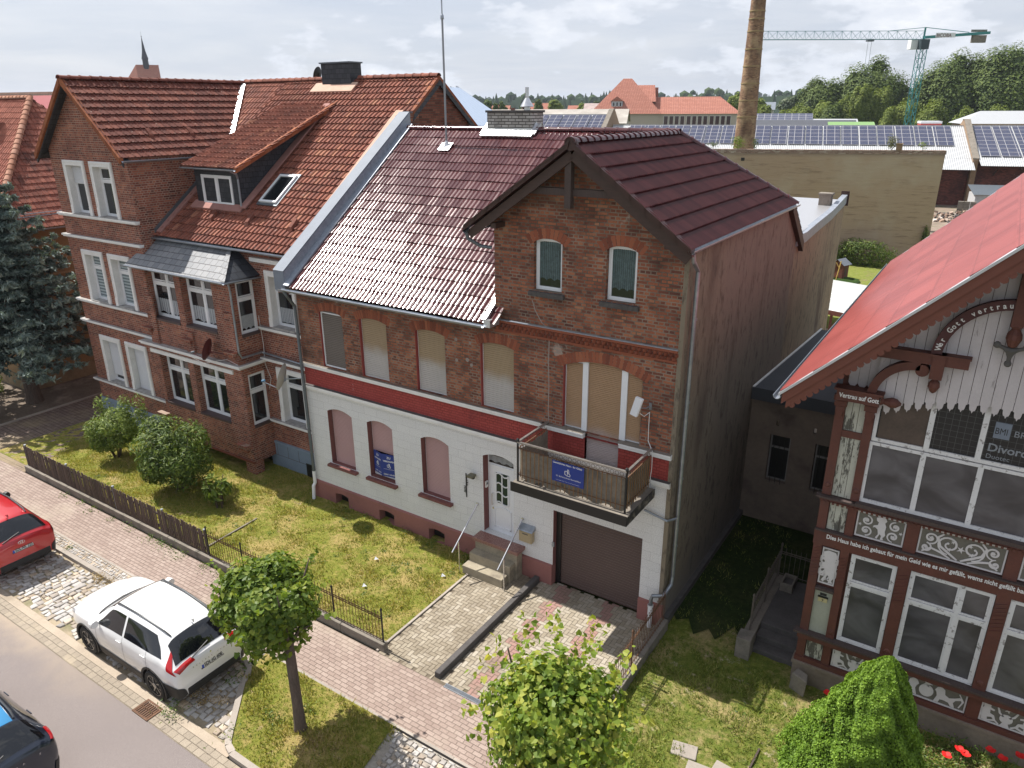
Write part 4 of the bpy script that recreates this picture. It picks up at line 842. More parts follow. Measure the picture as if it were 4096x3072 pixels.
# rear wing: low roof, flashing, barge board, chimney
w = MB(); w.poly([(-5.2,23.6,8.20), (-5.2,31.4,8.62), (-10,31.4,8.62), (-10,23.6,8.20)]); w.build('rear_low_roof', M_plain('pale_corrugated_sheet', (0.55,0.55,0.56), 0.3, 0.6, amt=0.12, sc=8, sc2=30, stretch=(1,6,1), bump=0.8, bsc=9), HM)
fl = [(23.75,8.28),(25.0,8.24),(26.4,8.34),(28.85,8.48),(31.45,8.80)]
w = MB()
for (a, b), (c, d) in zip(fl[:-1], fl[1:]): w.obox((-5.26, a, b-0.30), (0.20,0,0), (0, c-a, d-b), (0,0,0.32))
w.build('rear_flashing', m_lead, HM)
w = MB(); w.obox((-5.12, 22.3, 9.20), (0.16,0,0), (0,1.95,-1.44), (0,0,0.30)); w.obox((-5.3, 31.40, 8.40), (0.30,0,0), (0,0.05,0), (0,0,0.55)); w.build('rear_barge_board', m_wood_dark, HM)
c_ = MB(); c_.box(-5.80, -5.38, 29.9, 30.3, 8.2, 8.92); c_.box(-5.84, -5.34, 29.86, 30.34, 8.92, 8.98); c_.build('rear_chimney', m_concrete, HM)
pal_grey = [(0, (0.30,0.28,0.255,1)), (0.5, (0.42,0.40,0.37,1)), (1, (0.52,0.50,0.47,1))]
m_brick_grey = M_brick('limewashed_brick', pal_grey, (0.13,0.12,0.11,1), bw=0.25, rh=0.085, ms=0.014, stain=[((0.12,0.11,0.10,1), 0.55, 0.7, 0.5, 4, None)], mvar=0.4)
ch = MB(); ch.box(-13.78, -12.16, 19.65, 20.30, 10.9, 11.90); chim = ch.build('chimney', m_brick_grey, HM)
c_ = MB(); c_.box(-13.82, -12.12, 19.61, 20.34, 11.90, 11.965); c_.build('cap', m_concrete_dark, chim)
c_ = MB(); c_.obox((-13.90, 19.42, 11.21), (1.86,0,0), (0,0.24,0.177), (0,-0.02,0.04)); c_.box(-13.80, -12.14, 19.63, 19.66, 11.3, 11.46); c_.prism([(-12.15,19.6,11.2), (-12.15,20.0,11.2), (-12.15,20.0,11.5), (-12.15,19.85,11.65), (-12.15,19.6,11.4)], (0.03,0,0)); c_.obox((-13.95,19.5,11.27), (0.15,0,0), (0,0.4,0.29), (0,-0.02,0.04)); c_.obox((-12.12,19.5,11.27), (0.15,0,0), (0,0.4,0.29), (0,-0.02,0.04)); c_.build('flashing', m_silver, chim)
c_ = MB(); c_.lathe((-12.55, 20.0, 11.95), [(0.10,0), (0.10,0.10), (0.21,0.12), (0.06,0.36), (0.055,0.36), (0.055,0.66), (0.045,0.66)], 14); c_.build('flue_cowl', m_steel, chim, smooth='auto')
# front door
FD = Fac((0, 14.66, 0), (1,0,0), (0,-1,0)); dm = MB(); z0 = 0.905
FD.box(dm, -10.40, -9.45, 0, 0.05, z0, 3.30)
dmo = dm.build('front_door', m_white, HM)
lf = MB(); FD.box(lf, -10.33, -10.30, 0.05, 0.062, z0+0.05, 2.93); FD.box(lf, -9.55, -9.52, 0.05, 0.062, z0+0.05, 2.93); FD.box(lf, -10.33, -9.52, 0.05, 0.075, 2.93, 2.98)
for (a, b, c, d) in ((-10.2, -9.65, 1.05, 1.62), ): 
    FD.box(lf, a, a+0.03, 0.05, 0.07, c, d); FD.box(lf, b-0.03, b, 0.05, 0.07, c, d); FD.box(lf, a, b, 0.05, 0.07, c, c+0.03); 
    for k in range(8): u = a+(b-a)*k/8; FD.box(lf, u, u+(b-a)/8, 0.05, 0.07, d-0.02+0.10*math.sin(math.pi*(k+0.5)/8), d+0.01+0.10*math.sin(math.pi*(k+0.5)/8))
# wavy glazing bars
for uu in (-10.13, -9.93, -9.73): FD.box(lf, uu-0.015, uu+0.015, 0.05, 0.085, 1.85, 2.75)
for zz in (1.85, 2.14, 2.43, 2.72):
    for k in range(10): u = -10.13+0.40*k/10; s0 = 0.045*math.sin(2*math.pi*k/10+0.4); FD.box(lf, u, u+0.042, 0.05, 0.084, zz-0.014+s0, zz+0.014+s0)
lf.build('door_mouldings', m_white, dmo)
g = MB(); FD.box(g, -10.14, -9.72, 0.045, 0.062, 1.84, 2.76); g.build('door_glass', m_glass_green, dmo)
g = MB(); FD.box(g, -10.36, -9.47, 0.04, 0.056, 3.02, 3.27); g.build('fanlight', m_glass, dmo)
g = MB()
for k in range(22): FD.box(g, -10.35+k*0.04, -10.325+k*0.04, 0.056, 0.060, 3.08+0.02*math.sin(k), 3.25)
g.build('fanlight_curtain', m_curtain, dmo)
g = MB(); g.tube([FD.p(-10.24,0.06,1.75), FD.p(-10.24,0.12,1.75), FD.p(-10.24,0.12,2.1), FD.p(-10.24,0.06,2.1)], 0.012, 6); g.lathe(FD.p(-10.24,0.05,1.63), [(0.03,0),(0.03,0.02)], 10, ax=(0,-1,0)); g.build('door_handle', m_steel, dmo)
# garage door
gd = MB(); Fg = Fac((0,14.60,0), (1,0,0), (0,-1,0)); ribs(Fg, gd, -8.06, -5.73, 0.02, 2.30, 0.0, 0.075, 0.014); gdo = gd.build('garage_door', m_shut_brown, HM)
g = MB(); Fg.box(g, -8.19, -8.05, 0, 0.05, 0.02, 2.3); g.build('guide_rail', m_black, gdo)
g = MB(); FM.box(g, -8.215, -8.15, 0.0, 0.04, 1.22, 1.35); g.build('key_switch', m_zinc, HM)
g = MB(); FM.box(g, -7.9, -7.75, 0.0, 0.02, 3.0, 3.1) ; g.build('house_plate', m_black, HM)
vs, fs = text_geo('V', 0.09, (-7.86, 14.378, 3.02), (1,0,0), (0,0,1), extrude=0.002); g = MB(); g.add(vs, fs); g.build('plate_letter', M_plain('gold_paint', (0.45,0.33,0.08), 0.5), HM)
# steps (granite top, concrete treads)
st = MB(); st.box(-10.50, -9.12, 14.06, 14.33, 0.0, 0.80); stp = st.build('doorstep', M_plain('worn_step_concrete', (0.30,0.26,0.19), 0.95, amt=0.25, sc=3, bump=0.5, hue=((0.12,0.10,0.08,1), 0.6)), HM, bevel=0.008)
g = MB(); g.box(-10.55, -9.06, 14.0, 14.40, 0.801, 0.905); n = NT('red_granite'); _c = n.ramp(n.noise(60, 3, 0.8), [(0.35, (0.08,0.025,0.02,1)), (0.5, (0.24,0.10,0.08,1)), (0.65, (0.42,0.30,0.26,1))]); g.build('granite_slab', n.fin(_c, 0.35), stp, bevel=0.006)
g = MB(); g.box(-10.52, -9.18, 13.80, 14.059, 0.0, 0.53); g.box(-10.55, -9.24, 13.50, 13.799, 0.0, 0.27); g.build('steps', bpy.data.materials['worn_step_concrete'], stp, bevel=0.01)
for nm, xx, x2 in (('l', -10.62, -10.62), ('r', -9.14, -9.14)):
    hr = thing('handrail', 'steel handrail on the %s side of the entrance steps' % ('left' if nm == 'l' else 'right'), 'handrail', (xx, 13.5, 0), group='steel handrails of the entrance steps')
    g = MB(); g.tube([(xx, 13.46, 0.0), (xx, 13.46, 1.03)], 0.017, 8); g.build('post', m_steel, hr)
    g = MB(); g.tube([(xx, 14.39, 1.74), (xx, 13.17, 0.83)], 0.021, 10); g.lathe((xx, 14.395, 1.74), [(0.04,0),(0.04,0.02)], 10, ax=(0,-1,0)); g.build('rail', m_steel, hr, smooth='auto')
# balcony
BL = thing('balcony', 'concrete balcony with rusty railing over the brown garage door', 'balcony', (-7.0, 13.6, 3.55))
bx0, bx1, by = -8.47, -5.50, 12.83
g = MB(); g.box(bx0, bx1, by, 14.36, 3.54, 3.74); g.build('slab', m_concrete, BL)
g = MB(); g.box(bx0-0.015, bx1+0.015, by-0.02, by, 3.53, 3.77); g.build('fascia', m_black, BL)
g = MB(); g.box(bx1, bx1+0.018, by, 14.36, 3.53, 3.75); g.build('side_fascia', M_plain('mossy_black_paint', (0.03,0.027,0.025), 0.8, amt=0.5, sc=8, hue=((0.3,0.26,0.2,1), 0.6)), BL)
pts = [(-8.38, 14.36), (-8.38, 12.98), (-5.61, 12.98), (-5.61, 14.36)]
tr = MB(); mid_ = MB(); pk = MB(); orn = MB()
for (xa, ya), (xb, yb) in zip(pts[:-1], pts[1:]):
    a = Vector((xa, ya, 0)); b = Vector((xb, yb, 0)); Lr = (b-a).length; nb = int(Lr/0.115)
    tr.bar(a+Vector((0,0,4.76)), b+Vector((0,0,4.76)), 0.055, 0.035)
    for z in (4.60, 3.92): mid_.bar(a+Vector((0,0,z)), b+Vector((0,0,z)), 0.02, 0.014)
    for k in range(1, nb):
        p = a.lerp(b, k/nb); pk.bar(p+Vector((0,0,3.80)), p+Vector((0,0,4.61)), 0.018, 0.018, (0,1,0))
        q = p+Vector((0,0,4.675)); dn = (b-a).normalized(); orn.tube([q+dn*0.045*math.cos(t)+Vector((0,0,0.05*math.sin(t))) for t in [i*math.pi/4 for i in range(9)]], 0.005, 4, caps=False)
tr.build('top_rail', m_steel if False else M_plain('worn_steel_rail', (0.42,0.40,0.38), 0.35, 0.8, amt=0.3, sc=6), BL); mid_.build('lower_rail', m_rust, BL); pk.build('balusters', M_plain('rust_brown_bars', (0.22,0.125,0.055), 0.8, amt=0.3), BL); orn.build('ornament', m_rust, BL)
g = MB()
for x in (-8.38, -5.61): g.tube([(x, 12.98, 3.74), (x, 12.98, 4.80)], 0.026, 8); g.lathe((x, 12.98, 4.78), [(0.03,0),(0.045,0.03),(0.03,0.06),(0.01,0.08)], 10)
g.build('corner_posts', m_black_iron, BL)
g = MB(); nn = 40; vs = []   # windbreak fabric inside the railing
path = [(-8.35, 14.3), (-8.35, 13.02), (-5.64, 13.02), (-5.64, 14.3)]; tot = []
for (xa, ya), (xb, yb) in zip(path[:-1], path[1:]):
    m_ = int(math.hypot(xb-xa, yb-ya)/0.08)
    for k in range(m_): tot.append((xa+(xb-xa)*k/m_, ya+(yb-ya)*k/m_))
tot.append(path[-1])
for k, (x, y) in enumerate(tot):
    wv = 0.014*math.sin(k*1.7)+0.01*math.sin(k*0.6); vs += [(x-wv+(0.05 if x < -8 else 0), y+abs(wv)+0.01, 3.77+0.05*math.sin(k*0.9)), (x-wv, y+0.01+abs(wv)*0.5, 4.15), (x, y+0.006, 4.56+0.02*math.sin(k*1.3))]
g.add(vs, [(3*i+j, 3*i+3+j, 3*i+4+j, 3*i+1+j) for i in range(len(tot)-1) for j in range(2)]); g.build('windbreak_fabric', M_plain('dirty_netting', (0.20,0.175,0.14), 0.95, amt=0.4, sc=3, sc2=14, hue=((0.09,0.08,0.07,1), 0.6), bump=0.5), BL, smooth=True)
# banner on the balcony
def sign(name, label, cat, o, W_, H_, xd, yd, lines, grp=None, logo=None, m=None, t=0.012):
    o = Vector(o); xd = Vector(xd).normalized(); yd = Vector(yd).normalized(); nn = xd.cross(yd)
    r = thing(name, label, cat, tuple(o), group=grp)
    g = MB(); g.obox(o-nn*t, xd*W_, yd*H_, nn*t); g.build('board', m or m_blue, r)
    g = MB()
    for (txt, sz, u, v, al, bold) in lines:
        vs, fs = text_geo(txt, sz, o+xd*u+yd*v+nn*0.002, xd, yd, align=al, bold=bold); g.add(vs, fs)
    if logo:
        cu, cv, s_ = logo   # open outline of leaning squares
        P = [(-.5,.35),(-.05,.5),(.05,.15),(.0,-.5),(-.5,-.3),(-.5,.35)]; Q = [(.05,.85),(.30,.75),(.42,-.05),(.62,-.12),(.58,-.55),(.0,-.5),(.05,-.1),(.2,-.05),(.05,.85)]
        for path_ in (P, Q):
            for (a, b), (c, d) in zip(path_[:-1], path_[1:]):
                g.bar(o+xd*(cu+a*s_)+yd*(cv+b*s_)+nn*0.003, o+xd*(cu+c*s_)+yd*(cv+d*s_)+nn*0.003, 0.012, 0.004, nn)
    g.build('lettering', m_letter, r); return r
sign('sale_banner', 'dark blue sale banner with white lettering hung on the balcony railing', 'sign', (-7.44, 12.955, 4.06), 0.82, 0.51, (1,0,-0.01), (0,0,1),
     [('Gemütliches Haus - Ihr Glück', 0.062, 0.40, 0.45, 'CENTER', 0.001), ('H. Schwarzlose Immobilien', 0.058, 0.43, 0.13, 'CENTER', 0), ('Telefon: 03907 / 42100   Internet: www.schwarzlose-immobilien.de', 0.022, 0.41, 0.04, 'CENTER', 0)], logo=(0.40, 0.27, 0.12))
sign('window_sign', 'left, tilted half of the folded blue sale sign in the ground floor window', 'sign', (-14.60, 14.50, 1.62), 0.42, 0.72, (1,-0.28,0), (0.02,0,1), [('ZU', 0.10, 0.21, 0.58, 'CENTER', 0.002), ('VERKAUFEN', 0.063, 0.21, 0.47, 'CENTER', 0.002), ('H. Schwarzlose', 0.04, 0.2, 0.22, 'CENTER', 0), ('03907 / 42100', 0.055, 0.22, 0.05, 'CENTER', 0.001)], 'blue sale signs in the window', (0.2, 0.34, 0.09))
sign('window_sign', 'right half of the folded blue sale sign in the ground floor window', 'sign', (-14.20, 14.385, 1.60), 0.50, 0.74, (1,0.20,0), (0,0,1), [('ZU', 0.10, 0.27, 0.60, 'CENTER', 0.002), ('VERKAUFEN', 0.072, 0.27, 0.49, 'CENTER', 0.002), ('H. Schwarzlose Immo', 0.04, 0.26, 0.24, 'CENTER', 0), ('03907 / 42100', 0.065, 0.26, 0.05, 'CENTER', 0.001)], 'blue sale signs in the window', (0.26, 0.36, 0.10))
# small things on the front
mbx = thing('letter_box', 'beige metal letter box with grey lid beside the front door', 'letter box', (-8.97, 14.3, 1.1))
g = MB(); g.box(-9.17, -8.77, 14.24, 14.399, 1.14, 1.50); g.build('box', M_plain('beige_enamel', (0.36,0.29,0.18), 0.45, amt=0.08), mbx, bevel=0.01)
g = MB(); g.prism([(-9.20,14.20,1.50), (-9.20,14.40,1.50), (-9.20,14.40,1.62), (-9.20,14.22,1.53)], (0.46,0,0)); g.build('lid', m_zinc, mbx)
g = MB(); g.box(-9.13, -8.81, 14.232, 14.239, 1.18, 1.46); g.build('door', bpy.data.materials['beige_enamel'], mbx); g = MB(); g.box(-9.05, -8.88, 14.228, 14.231, 1.39, 1.42); g.build('slot', m_concrete_dark, mbx)
lp = thing('wall_lamp', 'small grey floodlight on the white wall left of the front door', 'lamp', (-10.7, 14.3, 2.6))
g = MB(); g.box(-10.80, -10.62, 14.14, 14.34, 2.62, 2.68); g.build('housing', M_plain('olive_grey_metal', (0.13,0.12,0.08), 0.5), lp); g = MB(); g.box(-10.72, -10.69, 14.3, 14.4, 2.55, 2.64); g.box(-10.74, -10.66, 14.26, 14.34, 2.54, 2.60); g.build('bracket', m_black, lp)
ic = thing('door_intercom', 'cream intercom box in the dark reveal of the front door', 'intercom', (-10.33, 14.5, 2.1)); g = MB(); g.box(-10.415, -10.37, 14.46, 14.56, 2.28, 2.46); g.build('box', m_trim, ic); g = MB(); g.box(-10.369, -10.365, 14.48, 14.54, 2.36, 2.43); g.build('speaker', m_zinc_dark, ic)
dc = thing('wall_ornament', 'slim black vertical metal lettering ornament on the white wall', 'ornament', (-11.0, 14.38, 1.85)); g = MB(); g.box(-11.01, -10.985, 14.375, 14.392, 1.84, 2.58); g.build('rod', m_black_iron, dc)
g = MB()
for k, ch in enumerate('Willkommen'): vs, fs = text_geo(ch, 0.085, (-10.97, 14.378, 2.49-k*0.034), (1,0,0), (0,0,1), bold=0.002, extrude=0.003, sx=0.6); (g.add(vs, fs) if k % 2 == 0 else None)
for k in range(5): g.box(-11.075, -11.012, 14.376, 14.385, 1.98+k*0.045, 2.0+k*0.045)
g.build('letters', m_black_iron, dc)
pa = thing('panel_antenna', 'white flat panel antenna on a wall bracket right of the balcony', 'antenna', (-5.83, 14.2, 5.75)); g = MB(); g.obox((-6.10, 14.06, 5.60), (0.22,-0.14,0.02), (0.03,0.05,0.01), (0.12,0.01,0.44)); g.build('panel', m_white, pa, bevel=0.008)
g = MB(); g.tube([(-5.88, 14.12, 5.78), (-5.80, 14.25, 5.74), (-5.74, 14.39, 5.76)], 0.014, 6); g.box(-5.77, -5.71, 14.375, 14.398, 5.68, 5.84); g.build('bracket', m_zinc, pa)
g = MB(); g.tube([(-5.87,14.10,5.66), (-5.80,14.2,5.56), (-5.74,14.36,5.62), (-5.75,14.385,5.3), (-5.74,14.385,4.9), (-5.57,14.26,4.72), (-5.56,14.26,4.3), (-5.58,14.26,4.05), (-5.56,14.34,3.8)], 0.009, 5); g.build('cable', m_trim, pa)
mst = thing('antenna_mast', 'tall thin grey antenna mast rising from the glossy dark roof', 'antenna mast', (-14.95, 19.1, 10.9))
g = MB(); g.tube([(-14.93, 19.05, 10.85), (-14.93, 19.05, 14.6)], 0.032, 10); g.build('pole', M_plain('grey_galvanised_pole', (0.28,0.29,0.31), 0.45, 0.5, amt=0.1), mst)
g = MB(); g.tube([(-14.93, 19.05, 14.5), (-14.93, 19.05, 15.6)], 0.02, 8); g.lathe((-14.93,19.05,14.5), [(0.05,0),(0.055,0.03),(0.05,0.1),(0.03,0.14)], 10); g.build('upper_rod', m_zinc, mst)
g = MB(); g.lathe((-14.93,19.05,10.82), [(0.14,0),(0.09,0.12),(0.045,0.26)], 12); g.obox((-15.14, 18.86, 10.79), (0.42,0,0), (0,0.28,0.206), (0,-0.015,0.025)); g.build('flashing', m_silver, mst)
# fire wall between the two brick houses
fw = thing('fire_wall', 'metal clad fire wall rising between the two neighbouring tiled roofs', 'wall', (-17.45, 14.4, 6.5))
q = [(14.06, 7.60), (20.02, 11.92)]
g = MB(); g.prism([(-17.62, 14.10, 6.9), (-17.62, 14.10, 7.56), (-17.62, 20.02, 11.88), (-17.62, 20.5, 11.88), (-17.62, 20.5, 6.9)], (0.40,0,0)); g.build('masonry', m_brick_mid, fw)
g = MB(); g.obox((-17.66, 14.04, 7.57), (0.45,0,0), (0,5.98,4.33), (0,-0.02,0.03)); g.box(-17.66, -17.21, 14.03, 14.06, 7.0, 7.6); g.box(-17.66,-17.21,20.0,20.52,11.90,11.93); g.build('capping', M_plain('light_zinc_capping', (0.17,0.195,0.235), 0.7, 0.0, amt=0.12), fw)
g = MB(); g.obox((-17.215, 14.06, 6.98), (0.018,0,0), (0,5.96,4.32), (0,0,0.60)); g.obox((-17.2, 13.98, 7.17), (0.22,0,0), (0,5.9,4.34), (0,-0.02,0.04)); g.box(-17.64,-17.2,14.045,14.07,6.95,7.6); g.build('side_flashing', m_lead, fw)
g = MB(); g.obox((-17.95, 15.0, 7.97), (0.33,0,0), (0,5.2,3.98), (0,-0.02,0.03)); g.build('mortar_fillet', M_plain('salmon_mortar', (0.50,0.33,0.25), 0.9, amt=0.15), fw)
# ================================================================ LEFT HOUSE
pal_left = [(0.0, (0.085,0.030,0.024,1)), (0.25, (0.165,0.052,0.038,1)), (0.6, (0.26,0.083,0.054,1)), (0.85, (0.33,0.115,0.07,1)), (1.0, (0.39,0.155,0.09,1))]
m_brick_left = M_brick('red_facing_brick', pal_left, (0.36,0.26,0.20,1), ms=0.011, sq=0.5, stain=[((0.10,0.03,0.025,1), 0.5, 0.7, 0.35, 0.7, (1,1,1.5))], mvar=0.35)
def M_tile(name, stops, lichen=0.0, lc=((0.33,0.22,0.06,1),), rough=0.85, dirt=0.4):
    n = NT(name); c = n.ramp(n.attr(), stops); c = n.mix(1.0, c, n.comb(*[n.mr(n.noise(14, 4, 0.7), 0.3, 0.7, 0.75, 1.2, False)]*3), 'MULTIPLY')
    c = n.mix(n.math('MULTIPLY', n.mr(n.noise(1.1, 5, 0.65), 0.45, 0.7), dirt), c, (0.075,0.035,0.028,1))
    if lichen: c = n.mix(n.math('MULTIPLY', n.mr(n.noise(9, 5, 0.75, off=(2,1,1)), 0.62, 0.68), lichen), c, (0.36,0.31,0.26,1))
    n.bump(n.noise(40, 4, 0.7), 0.4, 0.01); return n.fin(c, rough, 0, 0.3)
m_tile_left = M_tile('rusty_clay_tiles', [(0, (0.165,0.055,0.037,1)), (0.5, (0.215,0.073,0.048,1)), (0.92, (0.265,0.094,0.06,1)), (1.0, (0.34,0.15,0.09,1))], 0.7)
m_tile_gable = M_tile('brown_red_clay_tiles', [(0, (0.115,0.036,0.026,1)), (0.5, (0.155,0.048,0.034,1)), (1.0, (0.20,0.068,0.045,1))], 0.9, dirt=0.3)
m_slate = M_brick('slate_shingles', [(0, (0.03,0.034,0.042,1)), (1, (0.055,0.06,0.07,1))], (0.012,0.013,0.016,1), bw=0.22, rh=0.17, ms=0.008, rough=0.45, bumps=0.8)
n = NT('bay_slate'); p_ = n.sep(n.pos); bt = n.n('ShaderNodeTexBrick'); bt.inputs['Scale'].default_value = 1; bt.inputs['Brick Width'].default_value = 0.30; bt.inputs['Row Height'].default_value = 0.155; bt.inputs['Mortar Size'].default_value = 0.008
bt.inputs['Color1'].default_value = (0.145,0.155,0.17,1); bt.inputs['Color2'].default_value = (0.22,0.225,0.235,1); bt.inputs['Mortar'].default_value = (0.03,0.03,0.035,1); n.t.links.new(n.comb(p_[0], p_[2]), bt.inputs['Vector'])
_c = n.mix(n.math('MULTIPLY', n.mr(n.noise(12, 5, 0.75), 0.55, 0.68), 0.5), bt.outputs['Color'], (0.33,0.31,0.27,1)); n.bump(n.math('SUBTRACT', 1.0, bt.outputs['Fac']), 0.7, 0.01); m_bay_slate = n.fin(_c, 0.5, 0, 0.5)
m_bluep = M_plain('blue_grey_plinth', (0.20,0.255,0.32), 0.9, amt=0.12, bump=0.3)
m_dark_sill = M_plain('dark_clinker_sill', (0.07,0.045,0.045), 0.6, amt=0.25, sc=6)
FA = Fac((0, 14.40, 0), (1,0,0), (0,-1,0)); FB = Fac((0, 15.20, 0), (1,0,0), (0,-1,0)); FBy = Fac((0, 14.22, 0), (1,0,0), (0,-1,0)); FS = Fac((-20.10, 0, 0), (0,1,0), (1,0,0))
HL = thing('brick_house', 'three storey red brick house with bay window, slate dormer and rusty tiled roof', 'house', (-23.8, 15.0, 0))
XS = [(-29.14, -27.72), (-27.35, -25.93)]; ZS = [(8.40, 10.34), (5.08, 7.07), (1.70, 3.67)]
tw_ = 0.17
def openings(lst, zl): return [(a+tw_, b-tw_, c+0.02, e-tw_, 0.0, 0.30) for a, b in lst for c, e in zl]
w = MB(); wall(w, FA, -30.0, -24.95, 0.86, 10.55, openings(XS, ZS), 0.30)
w.poly([(-30.0,14.4,10.55), (-24.95,14.4,10.55), (-24.95,14.4,10.62), (-27.55,14.4,12.86), (-30.0,14.4,10.75)])
w.poly([(-24.95,14.4,0.86), (-24.95,18.6,0.86), (-24.95,18.6,10.6), (-24.95,14.4,10.6)]); w.poly([(-30,14.4,0), (-30,26,0), (-30,26,10.7), (-30,14.4,10.7)])
ZR = [(5.27, 7.17), (1.86, 3.86)]; XR = [(-19.56, -18.14)]
wall(w, FB, -25.0, -17.65, 0.98, 7.75, openings(XR, ZR), 0.30)
w.build('brick_wall', m_brick_left, HL)
# rear gable
w = MB(); w.poly([(-17.66,15.2,0.5), (-17.66,28.4,0.5), (-17.66,28.4,7.8), (-17.66,21.7,12.85), (-17.66,15.2,7.8)]); w.poly([(-17.30,19.9,8), (-17.30,28.4,8.0), (-17.30,28.4,7.9), (-17.30,21.7,12.9), (-17.30,20.0,11.6)]); w.poly([(-30,28.4,0),(-17.3,28.4,0),(-17.3,28.4,7.8),(-30,28.4,7.8)]); w.build('side_gable_wall', M_brick('dark_gable_brick', [(0, (0.06,0.022,0.016,1)), (0.6, (0.17,0.055,0.035,1)), (1, (0.26,0.10,0.06,1))], (0.12,0.085,0.06,1), ms=0.011), HL)
w = MB(); FA.box(w, -30.04, -24.93, -0.3, 0.05, 0.0, 0.86); FB.box(w, -20.35, -17.3, -0.3, 0.05, 0.0, 0.90); FB.box(w, -20.36, -17.3, -0.3, 0.075, 0.90, 0.98); w.build('plinth', m_bluep, HL, bevel=0.006)
w = MB(); FB.box(w, -18.55, -17.85, 0.03, 0.055, 0.0, 0.5); w.build('cellar_window', m_black, HL)
w = MB()
for u in (-20.0, -19.45, -18.9): FB.box(w, u, u+0.012, 0.05, 0.053, 0.45, 0.88)
FB.box(w, -20.3, -18.4, 0.05, 0.053, 0.44, 0.452); w.build('plinth_joints', m_dark_sill, HL)
w = MB(); FA.box(w, -28.6, -25.3, 0.05, 0.11, 0.55, 0.59); w.build('pipe', m_trim, HL)
# white trims: surrounds, ledges
def surround(f, a, b, c, e):
    w = MB()
    f.box(w, a, a+tw_, -0.02, 0.045, c, e); f.box(w, b-tw_, b, -0.02, 0.045, c, e); f.box(w, a+tw_, b-tw_, -0.02, 0.045, e-tw_, e)
    f.box(w, a+0.03, a+0.07, 0.045, 0.065, c+0.35, e-0.03); f.box(w, b-0.07, b-0.03, 0.045, 0.065, c+0.35, e-0.03); f.box(w, a+0.07, b-0.07, 0.045, 0.065, e-0.07, e-0.03)
    f.box(w, a-0.01, a+tw_, -0.01, 0.055, c, c+0.32); f.box(w, b-tw_, b+0.01, -0.01, 0.055, c, c+0.32)
    # rendered reveals (thin skins inside the opening)
    f.box(w, a+tw_-0.001, a+tw_+0.012, -0.295, 0.04, c, e-tw_); f.box(w, b-tw_-0.012, b-tw_+0.001, -0.295, 0.04, c, e-tw_); f.box(w, a+tw_+0.012, b-tw_-0.012, -0.295, 0.04, e-tw_-0.012, e-tw_+0.001)
    return w
def ledge(f, w, a, b, z, pr=0.13, h=0.12):
    f.box(w, a, b, -0.05, pr, z, z+h*0.5); f.box(w, a+0.02, b-0.02, -0.05, pr-0.04, z-h*0.4, z)
def sill_in(f, w, a, b, c): f.box(w, a+tw_+0.012, b-tw_-0.012, -0.295, 0.10, c-0.03, c+0.035)
def M_top(): return M_plain('worn_ledge_top', (0.34,0.325,0.31), 0.9, amt=0.35, sc=7, sc2=30, hue=((0.10,0.095,0.09,1), 0.5))
m_ltop = M_top()
def frames(f, a, b, c, e, kind, nm=''):
    a, b, e = a+tw_+0.013, b-tw_-0.013, e-tw_-0.013; c = c+0.036
    if kind == 'shut_part': return window(f, HL, a, b, c, e, -0.20, 0.055, (), (0.66,), shutter=(m_shut_white, c+(e-c)*0.64), label='white window with the shutter a third of the way down')
    if kind == 'plain': return window(f, HL, a, b, c, e, -0.20, 0.055, (), (0.72,))
    if kind == 'blind': return window(f, HL, a, b, c, e, -0.20, 0.055, (), (0.72,), mglass=m_blind, label='white window with pale striped blinds')
    if kind == 'shut': return window(f, HL, a, b, c, e, -0.20, 0.055, (), (), shutter=(m_shut_white, c+0.03), label='window with its white shutter fully down')
    if kind == 'shut_gap': return window(f, HL, a, b, c, e, -0.20, 0.055, (), (), shutter=(m_shut_white, c+0.28), label='window with its white shutter almost down')
    if kind == 'lace': return window(f, HL, a, b, c, e, -0.20, 0.055, (), (0.72,), curtain=(m_curtain, c+0.10, c+0.62, 0.03))
n = NT('striped_blind'); p_ = n.sep(n.pos); _w = n.math('SINE', n.math('MULTIPLY', p_[2], 52.0)); _c = n.mix(n.mr(_w, -0.2, 0.2), (0.13,0.165,0.18,1), (0.33,0.39,0.41,1)); m_blind = n.fin(_c, 0.25, 0, 0.6)
kinds = {(0,0): 'shut_part', (1,0): 'plain', (0,1): 'blind', (1,1): 'blind', (0,2): 'shut_gap', (1,2): 'shut'}
for i, (a, b) in enumerate(XS):
    for j, (c, e) in enumerate(ZS):
        surround(FA, a, b, c, e).build('window_surround', m_trim, HL); frames(FA, a, b, c, e, kinds[(i, j)])
        w = MB(); sill_in(FA, w, a, b, c); w.build('window_sill', m_ltop, HL)
for j, (c, e) in enumerate(ZR):
    a, b = XR[0]; surround(FB, a, b, c, e).build('window_surround', m_trim, HL); frames(FB, a, b, c, e, 'lace' if j == 0 else 'plain'); w = MB(); sill_in(FB, w, a, b, c); w.build('window_sill', m_ltop, HL)
w = MB(); wt = MB()
for z in (8.34, 7.54, 5.0, 4.15, 1.63):
    ledge(FA, w, -30.15, -24.93, z); FA.box(wt, -30.14, -24.94, -0.05, 0.12, z+0.061, z+0.066)
for z in (5.17, 4.10, 1.80):
    ledge(FB, w, -20.1, -17.35, z, 0.14 if z != 4.10 else 0.2); FB.box(wt, -20.09, -17.36, -0.05, 0.13 if z != 4.10 else 0.19, z+0.061, z+0.066)
w.box(-25.70, -19.95, 14.02, 15.18, 4.03, 4.09); w.box(-25.66, -19.99, 14.06, 15.18, 3.97, 4.03); wt.box(-25.68, -19.97, 14.04, 15.16, 4.091, 4.096)
w.box(-25.3, -20.55, 14.17, 14.23, 3.68, 3.82); FB.box(w, -20.1, -17.3, 0, 0.12, 7.42, 7.55)
w.build('ledges', m_trim, HL); wt.build('ledge_tops', m_ltop, HL)
